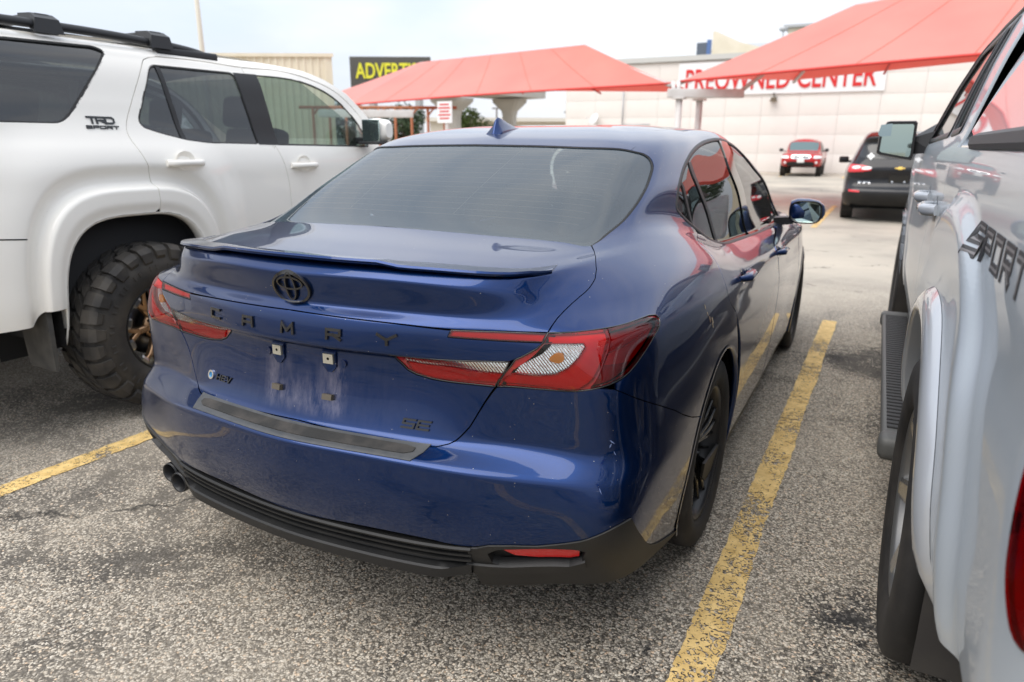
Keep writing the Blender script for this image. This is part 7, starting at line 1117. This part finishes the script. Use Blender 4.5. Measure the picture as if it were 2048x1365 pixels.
        b=MB(); secs=[[(x,c+(p[0]-c)*1.02,PK_ZC+(p[1]-PK_ZC)*1.02) for x in (.985,.52)] for p in arch(c,195,-15,26)]; b.loft(secs,closed=False,caps=False); b.add([(.52,c-.55,.2),(.52,c+.55,.2),(.52,c+.55,.98),(.52,c-.55,.98)],[(0,1,2,3)]); both_mesh('wheel_liner',b,MP['liner'],car)
        for sg in (1,-1): wheel(car,(sg*(.893 if c==yc else .86),c-.02,.415),sg,.415,.262,.275,'pickup',MP,n=60)
    # running board with cross ribs
    b=MB(); b.box((.985,2.42,.385),(.16,2.10,.05),bev=.018); b.box((.985,1.38,.375),(.175,.10,.085),bev=.03); b.box((.985,3.46,.375),(.175,.10,.085),bev=.03); both_mesh('running_board',b,MP['board'],car)
    rm=MB().box((0,0,0),(.112,.022,.012),bev=.003).mesh('tread_rib'); rm.materials.append(MP['rib'])
    for sg in (1,-1):
        for i in range(48):
            o=bpy.data.objects.new('tread_rib',rm); COL.objects.link(o); o.parent=car; o.location=(sg*.992,1.47+i*.0405,.412)
    # decal
    side=lambda y,z:((-3,-y,z),(1,0,0))
    SL=FSheet(lambda Y,Z:pk_side(Y,Z)*[-1,1,1],np.arange(-.37,1.7,.014),np.arange(.42,1.45,.011),flip=True)
    for i,ch in enumerate('SPORT'):
        y0=-.545+i*.118
        drape('decal_letter',SL,[[(p[0]+y0,p[1]+1.155) for p in q] for q in glyph_quads(ch,.098,.070,.019,.22)],side,MP['decal'],car,off=.0008,thick=.0004)
        drape('decal_inlay',SL,[[(p[0]+y0+.0085,p[1]+1.162) for p in q] for q in glyph_quads(ch,.084,.056,.005,.22)],side,MP['decal2'],car,off=.0014,thick=.0003)
    # handles, fuel flap, mirror, lamps
    for y,z in ((1.86,1.15),(2.36,1.165)):
        x0=float(S.ev(np.array(S.sr(y,z)))[0][0]); b=MB(); secs=[]
        for f in np.linspace(0,1,9):
            k=min(1,math.sin(math.pi*f)*2.2); secs.append([(x0+.006+.040*k,y-.10+.20*f,z-.020),(x0+.010+.048*k,y-.10+.20*f,z-.006),(x0+.010+.048*k,y-.10+.20*f,z+.012),(x0+.004+.038*k,y-.10+.20*f,z+.022),(x0-.004+.02*k,y-.10+.20*f,z+.014),(x0-.004+.02*k,y-.10+.20*f,z-.014)])
        b.loft(secs); both_mesh('door_handle',b,MP['lip'],car)
        b=MB(); b.add([(x0+.0015,y+.07*math.cos(t),z+.05*math.sin(t)) for t in np.linspace(0,2*math.pi,25)[:-1]],[tuple(range(24))]); both_mesh('handle_cup',b,MP['silver_paint'],car)
    fl=[(1.30+.085*math.cos(t),1.10+.085*math.sin(t)) for t in np.linspace(0,2*math.pi,33)[:-1]]
    ribbon('fuel_flap',S,fl,.010,.0006,MP['gap'],car,closed=True); 
    b=MB(); secs=[]
    for x,k in ((-1.06,.8),(-1.10,1),(-1.20,1),(-1.215,.9)): secs.append([(x,3.56+.07*k*a,1.40+.105*k*c) for a,c in ((-1,-.75),(-1,.8),(-.8,1),(.6,.8),(1,.4),(1,-.4),(.6,-.9),(-.8,-1))])
    def mring(k,y,dz=0): return [(-1.125+.092*k*a,y,1.405+.105*k*c+dz) for a,c in ((-1,-.62),(-.96,.45),(-.62,.97),(-.45,1),(.9,1),(1,.9),(1,-.88),(.9,-1),(.4,-.93),(-.85,-.72))]
    b=MB(); b.loft([mring(1,3.50),mring(1.04,3.53),mring(1.0,3.60),mring(.7,3.66)],smooth=False); wlink('door_mirror',b.mesh('door_mirror'),MP['black'],car)
    b=MB(); b.add(mring(.86,3.498),[tuple(range(10))]); wlink('mirror_glass',b.mesh('mirror_glass'),MP['mirrorglass'],car)
    b=MB(); b.add([(-1.19+.034*a,3.4972,1.462+.034*c) for a,c in ((-1,-.6),(-.7,.9),(1,1.1),(1,-.9),(-.6,-1))],[(0,1,2,3,4)]); wlink('blind_spot_mirror',b.mesh('blind_spot_mirror'),mat('blind_spot_glass',(.35,.45,.48),.05,1),car)
    b=MB(); b.loft([[(-1.05,3.54,1.33),(-1.05,3.62,1.33),(-1.05,3.62,1.42),(-1.05,3.54,1.42)],[(-.93,3.50,1.34),(-.93,3.66,1.34),(-.93,3.62,1.50),(-.93,3.52,1.46)]],smooth=False); wlink('mirror_arm',b.mesh('mirror_arm'),MP['black'],car)
    panel('tail_lamp',S,tail,MP['redrefl'],car,both=True,off=-.006,thick=.004,res=.02); panel('tail_lens',S,tail,MP['redlens'],car,both=True,off=.004,thick=.01,res=.02); panel('lamp_core',S,[(.5*p[0]-.152,.6*p[1]+.40) for p in tail],MP['white'],car,both=True,off=-.003,thick=.003,res=.02)
    # closures
    b=MB(); b.add([(-.62,-.33,.62),(.62,-.33,.62),(.62,-.33,1.40),(-.62,-.33,1.40),(-.96,-.30,.62),(.96,-.30,.62),(.95,-.30,1.37),(-.95,-.30,1.37)],[(0,1,2,3),(4,0,3,7),(1,5,6,2)]); wlink('tailgate',b.mesh('tailgate'),W,car)
    b=MB(); b.box((0,-.42,.60),(1.85,.18,.20),bev=.04); wlink('rear_bumper',b.mesh('rear_bumper'),MP['chromepipe'],car)
    b=MB(); b.loft([[(x,y,1.91+.05*(1-(x/.70)**2)) for x in np.linspace(-.70,.70,9)] for y in (-.30,1.35)],closed=False,caps=False); wlink('topper_roof',b.mesh('topper_roof'),MP['lip'],car); b=MB(); b.add([(-.9,-.31,1.4),(.9,-.31,1.4),(.68,-.29,1.92),(-.68,-.29,1.92)],[(0,1,2,3)]); wlink('topper_hatch',b.mesh('topper_hatch'),MP['sideglass'],car)
    b=MB(); b.loft([[(x,y,1.915+.05*(1-(x/.70)**2)) for x in np.linspace(-.70,.70,9)] for y in (GY,2.75)],closed=False,caps=False); wlink('cab_roof',b.mesh('cab_roof'),W,car); b=MB(); b.loft([[(-.68,2.75,1.92),(.68,2.75,1.92)],[(-.86,3.7,1.38),(.86,3.7,1.38)]],closed=False,caps=False); wlink('windscreen',b.mesh('windscreen'),MP['sideglass'],car)
    b=MB(); b.loft([[(-.92,3.6,1.34),(0,3.6,1.42),(.92,3.6,1.34)],[(-.9,5.1,1.26),(0,5.1,1.34),(.9,5.1,1.26)],[(-.86,5.40,1.15),(0,5.44,1.2),(.86,5.40,1.15)],[(-.86,5.42,.7),(0,5.46,.7),(.86,5.42,.7)]],closed=False,caps=False); wlink('hood',b.mesh('hood'),W,car)
    b=MB(); b.box((0,2.5,.50),(1.7,5.6,.10)); b.box((.93,2.6,.9),(.03,1.9,.85)); b.box((-.93,2.6,.9),(.03,1.9,.85)); b.box((0,GY+.06,1.1),(1.7,.04,.55)); b.box((0,GY+.06,1.6),(1.2,.04,.5)); b.box((0,3.5,1.2),(1.6,.3,.25),bev=.04); wlink('cabin',b.mesh('cabin'),MP['interior'],car)
    for x in (-.42,.42):
        b=MB(); b.box((x,2.45,1.12),(.52,.18,.66),Matrix.Rotation(R(-12),4,'X'),bev=.06); b.box((x,2.36,1.56),(.28,.11,.2),bev=.05); b.box((x,2.75,.9),(.52,.5,.16),bev=.05); wlink('seat',b.mesh('seat'),MP['seat'],car)
    car.location=(PK_X,0,0); return car
build_pickup()
# ================================================================ the two cars across the aisle
def net(rows): return Sheet(rows,10,symu=True,symv=True,du=.05,dv=.04,smooth=2)
def cast2(S,k,a,b):
    o,d={'xz':((a,-9,b),(0,1,0)),'yz':((9,a,b),(-1,0,0)),'xy':((a,b,9),(0,0,-1))}[k]; h=S.hita(np.array(o,float),np.array(d,float)); u,v=h[1]
    return (float(np.interp(u,S.ustart,np.arange(len(S.ustart)))),float(np.interp(v,S.vstart,np.arange(len(S.vstart)))))
def whole(name,S,m,car,arches,r0=0,r1=None,holes=()):
    """body skin of one half with wheel openings cut, mirrored"""
    top=len(S.vstart)-1 if r1 is None else r1; out=[]; hs=list(holes)
    poly=[(0,r0),(9,r0),(9,top),(0,top)]
    for yc,zc,rr in arches:
        pts=[cast2(S,'yz',yc+rr*math.cos(t),zc+rr*math.sin(t)) for t in np.linspace(R(172),R(8),12) ]; k=[cast2(S,'yz',yc+rr*1.02,max(zc*.62,float(S.G[0,:,2].max())+.02)),cast2(S,'yz',yc-rr*1.02,max(zc*.62,float(S.G[0,:,2].max())+.02))]; hs.append(pts+k)
    return panel(name,S,poly,m,car,mirror='join',holes=hs,thick=0,res=.06)
MF=dict(MT); MF.update(blackpaint=paint('black_paint',(.006,.007,.010),metal=.2,dust=.02),redpaint=paint('red_paint',(.42,.010,.012),metal=.25,dust=.02),darkglass=glass('dark_glass',(.05,.055,.06),1.8),wsglass=glass('windscreen_glass',(.25,.33,.33),1.9,haze=.3,haze_col=(.30,.46,.48)),gold=mat('gold_badge',(.62,.42,.10),.35,.5),lampwhite=mat('lamp_lens_white',(.85,.83,.83),.2,coat=.6),plate=mat('plate_white',(.75,.75,.73),.5),lampred=mat('lamp_lens_red',(.62,.02,.03),.2,coat=.8))  # windscreen haze: teal light on the pane painted in as colour
MF['rim']=mat('grey_alloy',(.30,.30,.30),.3,.9)
def build_black():
    rows=[
    [(0,0,.20,.30),(1,.5,.21,.30),(2,.76,.27,.30),(3,.85,.45,.30),(4,.87,1.1,.25),(6,.87,3.5,.25),(7,.80,4.35,.28),(8,.5,4.6,.3),(9,0,4.65,.3)],
    [(0,0,.02,.45),(1,.5,.04,.45),(2,.80,.12,.45),(3,.89,.32,.45),(4,.90,1.1,.42),(6,.90,3.5,.42),(7,.82,4.38,.45),(8,.5,4.63,.45),(9,0,4.68,.45)],
    [(0,0,.0,.60,.5),(1,.5,.02,.60,.5),(2,.82,.10,.60,.4),(3,.90,.32,.60),(4,.91,1.1,.60),(6,.91,3.5,.60),(7,.82,4.38,.6),(8,.5,4.63,.6),(9,0,4.68,.6)],
    [(0,0,.09,.66,.4),(1,.5,.11,.66,.4),(2,.80,.18,.67,.2),(3,.89,.36,.68),(4,.915,1.1,.70),(6,.915,3.5,.70),(7,.82,4.35,.7),(8,.5,4.6,.7),(9,0,4.65,.7)],
    [(0,0,.14,.80),(1,.5,.15,.80),(2,.79,.21,.81),(3,.88,.38,.82),(4,.915,1.1,.84),(6,.91,3.5,.84),(7,.80,4.3,.82),(8,.5,4.55,.8),(9,0,4.6,.8)],
    [(0,0,.10,.95,.5),(1,.5,.11,.95,.5),(2,.79,.20,.96,.3),(3,.87,.40,.97),(4,.90,1.1,.98),(6,.88,3.4,.95),(7,.76,4.1,.92),(8,.5,4.35,.92),(9,0,4.4,.92)],
    [(0,0,.14,1.06,.3),(1,.5,.15,1.06,.3),(2,.76,.26,1.07,.2),(3,.83,.50,1.08),(4,.84,1.1,1.07,.4),(6,.82,3.3,1.02,.3),(7,.66,3.6,1.02),(8,.4,3.7,1.03),(9,0,3.72,1.03)],
    [(0,0,.42,1.46,.3),(1,.45,.43,1.455,.3),(2,.63,.50,1.44),(3,.68,.75,1.45),(4,.69,1.2,1.48),(6,.66,2.7,1.46),(7,.55,2.95,1.42),(8,.35,3.0,1.43),(9,0,3.02,1.43)],
    [(0,0,.36,1.56,.6),(1,.45,.37,1.555,.6),(2,.60,.46,1.54,.3),(3,.62,.75,1.58),(4,.62,1.2,1.615),(6,.58,2.6,1.58),(7,.48,2.75,1.55),(8,.3,2.8,1.55),(9,0,2.82,1.55)],
    [(0,0,.75,1.62),(2,0,.95,1.635),(3,0,1.1,1.645),(4,0,1.4,1.655),(6,0,2.3,1.635),(7,0,2.45,1.62),(8,0,2.5,1.61),(9,0,2.55,1.6)]]
    S=net(rows); car=empty('parked_crossover',(0,0,0)); tag(car,'black crossover parked nose-in under the right canopy, seen from behind','SUV'); B=MF['blackpaint']
    rwin=rpoly([(0,6.25),(1,6.25),(1.7,6.3),(2.0,6.5),(2.0,6.9),(1.6,6.96),(0,6.97)],.1); rwin=[(0,6.25),(1,6.25),(1.7,6.3),(2.0,6.5),(2.05,6.85),(1.6,6.96),(0,6.97)]
    swin=[(3.3,6.35),(3.5,6.12),(4,6.08),(6,6.08),(6.3,6.3),(6.0,6.85),(4,6.92),(3.4,6.8)]
    whole('body',S,B,car,[(.98,.36,.38),(3.70,.36,.38)],0.0,None,holes=[swin,[(6.5,6.2),(9.2,6.2),(9.2,6.9),(6.5,6.85)]])
    panel('rear_window',S,rwin,MF['glossblack'],car,mirror='join',off=.004,thick=.004,res=.05); panel('side_window',S,swin,MF['darkglass'],car,both=True,off=-.004,thick=0,res=.08); panel('windscreen',S,[(6.5,6.2),(9,6.2),(9,6.9),(6.5,6.85)],MF['darkglass'],car,both=True,off=-.004,thick=0,res=.1)
    lp=[cast2(S,'xz',x,z) for x,z in ((.46,.955),(.50,1.02),(.62,1.045),(.78,1.06))]+[cast2(S,'yz',.36,1.05),cast2(S,'yz',.40,1.0),cast2(S,'yz',.34,.92)]+[cast2(S,'xz',x,z) for x,z in ((.78,.915),(.6,.93))]
    for l in panel('tail_lamp',S,lp,MF['lampred'],car,both=True,off=.008,thick=.01,res=.04): pass
    for a,c in ((.545,.085),(.72,.07)): panel('lamp_inset',S,[cast2(S,'xz',a+c*math.cos(t),.99+.027*math.sin(t)+(.0 if a<.6 else .012)-.2*c*math.cos(t)*.4) for t in np.linspace(0,2*math.pi,13)[:-1]],MF['lampwhite'],car,both=True,off=.012,thick=.004,res=.03)
    panel('lower_bumper',S,[(0,.1),(3.2,.1),(3.5,.3),(3.4,1.3),(2.2,1.75),(0,1.75)],MF['plastic'],car,mirror='join',off=.006,thick=.01,res=.05)
    panel('rear_reflector',S,[cast2(S,'xz',x,z) for x,z in ((.62,.585),(.62,.555),(.80,.565),(.80,.60))],MF['lampred'],car,both=True,off=.012,thick=.006,res=.04)
    rear=lambda x,z:((x,-9,z),(0,1,0))
    drape('badge',S,[[(-.085,.985),(-.075,1.005),(-.03,1.005),(-.03,1.02),(.03,1.02),(.03,1.005),(.085,1.005),(.075,.985),(.03,.985),(.03,.97),(-.03,.97),(-.03,.985)]],rear,MF['gold'],car,off=.004,thick=.012,sym=True)
    drape('lettering',S,[[(p[0]-.66+i*.042,p[1]+.715) for p in q] for i,ch in enumerate('EOSTO') for q in glyph_quads(ch,.034,.034,.009)],rear,MF['chrome'],car,off=.002,thick=.005,sym=True)['kind']='stuff'
    drape('plate_recess',S,[[(-.16,.74),(.16,.74),(.16,.88),(-.16,.88)]],rear,MF['glossblack'],car,off=.003,thick=.006,sym=True)
    for x in (-.10,.10): drape('plate_stud',S,[[(x+.014*math.cos(t),.752+.014*math.sin(t)) for t in np.linspace(0,2*math.pi,11)[:-1]]],rear,MF['chrome'],car,off=.01,thick=.006,sym=True)
    drape('window_sticker',S,[[(-.50+.05*(1+.25*math.cos(4*t))*math.cos(t),1.20+.05*(1+.25*math.cos(4*t))*math.sin(t)) for t in np.linspace(0,2*math.pi,33)[:-1]]],rear,MF['plate'],car,off=.008,thick=.003,sym=True)
    for sg in (1,-1):
        b=MB(); b.box((sg*1.0,3.15,1.10),(.20,.10,.14),bev=.04); b.box((sg*.88,3.2,1.06),(.14,.05,.05)); wlink('door_mirror',b.mesh('door_mirror'),B,car)
        for y in (.98,3.70): wheel(car,(sg*.80,y,.355),sg,.355,.24,.225,'pickup',MF,n=32)
    b=MB(); b.box((0,2.3,.32),(1.5,4.2,.12)); b.box((0,1.1,.95),(1.5,.1,.3)); wlink('underbody',b.mesh('underbody'),MF['gap'],car)
    car.location=(1.62,13.55,0); car.rotation_euler=(0,0,R(1.5)); return car
build_black()
def build_red():
    # net starts at the nose: y runs towards the tail, then the whole is turned to face the camera
    rows=[
    [(0,0,.12,.48),(1,.5,.14,.48),(2,.74,.24,.48),(3,.84,.45,.48),(4,.88,1.2,.42),(6,.88,4.2,.42),(7,.88,5.0,.5),(8,.5,5.25,.5),(9,0,5.27,.5)],
    [(0,0,.03,.60,.3),(1,.5,.05,.60,.3),(2,.80,.15,.60),(3,.90,.42,.60),(4,.93,1.2,.58),(6,.92,4.2,.58),(7,.90,5.0,.6),(8,.5,5.27,.6),(9,0,5.3,.6)],
    [(0,0,.02,.74,.4),(1,.5,.04,.74,.4),(2,.82,.15,.74,.2),(3,.91,.42,.75),(4,.94,1.2,.76),(6,.92,4.2,.76),(7,.90,5.0,.76),(8,.5,5.27,.76),(9,0,5.3,.76)],
    [(0,0,.06,.90),(1,.5,.08,.90),(2,.80,.18,.90),(3,.89,.45,.92),(4,.93,1.2,.95),(6,.92,4.2,.95),(7,.90,5.0,.95),(8,.5,5.27,.95),(9,0,5.3,.95)],
    [(0,0,.14,1.02,.5),(1,.5,.17,1.02,.5),(2,.76,.30,1.02,.3),(3,.84,.55,1.05),(4,.89,1.3,1.10,.4),(6,.90,4.2,1.12,.4),(7,.89,5.0,1.12,.4),(8,.5,5.26,1.12,.4),(9,0,5.28,1.12,.4)],
    [(0,0,.55,1.10),(1,.45,.57,1.10),(2,.66,.65,1.09),(3,.74,.85,1.10),(4,.82,1.4,1.13),(5,.82,2.4,1.14),(6,.83,3.5,1.13),(7,.84,5.0,1.11),(8,.5,5.2,1.11),(9,0,5.22,1.11)],
    [(0,0,1.22,1.15,.3),(1,.45,1.25,1.15,.3),(2,.64,1.32,1.14,.2),(3,.72,1.42,1.14),(4,.80,1.7,1.14,.3),(5,.80,2.5,1.14,.3),(6,.78,3.28,1.14,.3),(7,.6,3.30,1.13),(8,.4,3.30,1.13),(9,0,3.30,1.13)],
    [(0,0,1.80,1.64,.2),(1,.42,1.84,1.635,.2),(2,.58,1.92,1.62),(3,.63,2.0,1.61),(4,.65,2.2,1.62),(5,.66,2.6,1.63),(6,.63,3.18,1.61),(7,.5,3.24,1.6),(8,.35,3.25,1.6),(9,0,3.25,1.6)],
    [(0,0,1.98,1.735),(2,0,2.1,1.75),(3,0,2.2,1.755),(4,0,2.35,1.76),(5,0,2.6,1.76),(6,0,2.9,1.75),(7,0,3.0,1.74),(8,0,3.02,1.735),(9,0,3.05,1.73)]]
    S=net(rows); car=empty('parked_pickup',(0,0,0)); tag(car,'red pickup with chrome grille surround facing the camera by the cream wall','pickup truck'); B=MF['redpaint']
    ws=[(0,6.12),(1,6.12),(1.9,6.12),(2.2,6.4),(2.1,6.9),(1,6.93),(0,6.93)]; sw=[(3.4,6.2),(3.9,6.06),(5.6,6.06),(5.7,6.4),(5.5,6.85),(4,6.9),(3.3,6.8)]
    whole('body',S,B,car,[(.98,.42,.44),(4.1,.42,.44)],0,None,holes=[[(-.2,6.12)]+ws[1:-1]+[(-.2,6.93)],sw])
    panel('windscreen',S,ws,MF['wsglass'],car,mirror='join',off=-.003,thick=0,res=.06); panel('side_window',S,sw,MF['darkglass'],car,both=True,off=-.003,thick=0,res=.08)
    rear=lambda x,z:((x,-9,z),(0,1,0)); X=lambda P:[cast2(S,'xz',x,z) for x,z in P]
    def cen(P): return [(abs(p[0]),p[1]) for p in P]
    sur=[(0.0,.845),(.33,.845),(.40,.87),(.43,.93),(.40,.985),(.33,1.0),(.0,1.0)]
    panel('grille_surround',S,X([(.001,.81),(.32,.81),(.41,.85),(.43,.92),(.40,.985),(.32,1.0),(.001,1.0)]),MF['chrome'],car,mirror='join',off=.02,thick=.02,res=.04); panel('grille',S,X([(.001,.865),(.30,.865),(.35,.90),(.33,.955),(.001,.955)]),MF['glossblack'],car,mirror='join',off=.026,thick=.005,res=.04)
    drape('grille_emblem',S,ellipse_ring(0,.91,.07,.045,.016,20)+ellipse_ring(0,.92,.04,.02,.01,14),rear,MF['chrome'],car,off=.03,thick=.012,sym=True)
    panel('headlamp',S,X([(.53,.86),(.56,.955),(.68,.965),(.80,.95)])+[cast2(S,'yz',.42,.93),cast2(S,'yz',.40,.87)]+X([(.78,.845),(.62,.84)]),MF['lampwhite'],car,both=True,off=.012,thick=.012,res=.04)
    panel('lower_bumper',S,X([(.001,.50),(.55,.50),(.62,.56),(.56,.68),(.40,.70),(.001,.70)]),MF['plastic'],car,mirror='join',off=.02,thick=.02,res=.05)
    for sg in (1,-1): drape('fog_lamp',S,ellipse_ring(sg*.68,.66,.055,.055,.02,18)+[[(sg*.68+.034*math.cos(t),.66+.034*math.sin(t)) for t in np.linspace(0,2*math.pi,13)[:-1]]],rear,MF['lampwhite'],car,off=.006,thick=.01,sym=True)
    b=MB(); b.box((0,-.02,.74),(.32,.02,.17),bev=.004); wlink('number_plate',b.mesh('number_plate'),MF['plate'],car)
    for sg in (1,-1):
        b=MB(); b.box((sg*1.03,1.65,1.22),(.18,.10,.15),bev=.04); b.box((sg*.90,1.68,1.17),(.16,.04,.04)); wlink('door_mirror',b.mesh('door_mirror'),MF['black'],car)
        for y in (.98,4.1): wheel(car,(sg*.80,y,.40),sg,.40,.215,.26,'pickup',MF,n=32)
    b=MB(); b.box((0,2.6,.50),(1.3,4.6,.14)); b.box((0,2.5,.9),(1.3,1.4,.3)); wlink('underbody',b.mesh('underbody'),MF['gap'],car)
    for x in (-.35,.35): b=MB(); b.box((x,2.7,1.2),(.5,.16,.5),bev=.05); b.box((x,2.66,1.5),(.26,.1,.16),bev=.04); wlink('seat',b.mesh('seat'),MF['seat'],car)
    car.rotation_euler=(0,0,R(2)); car.location=(-2.1,35.0,0); return car
build_red()
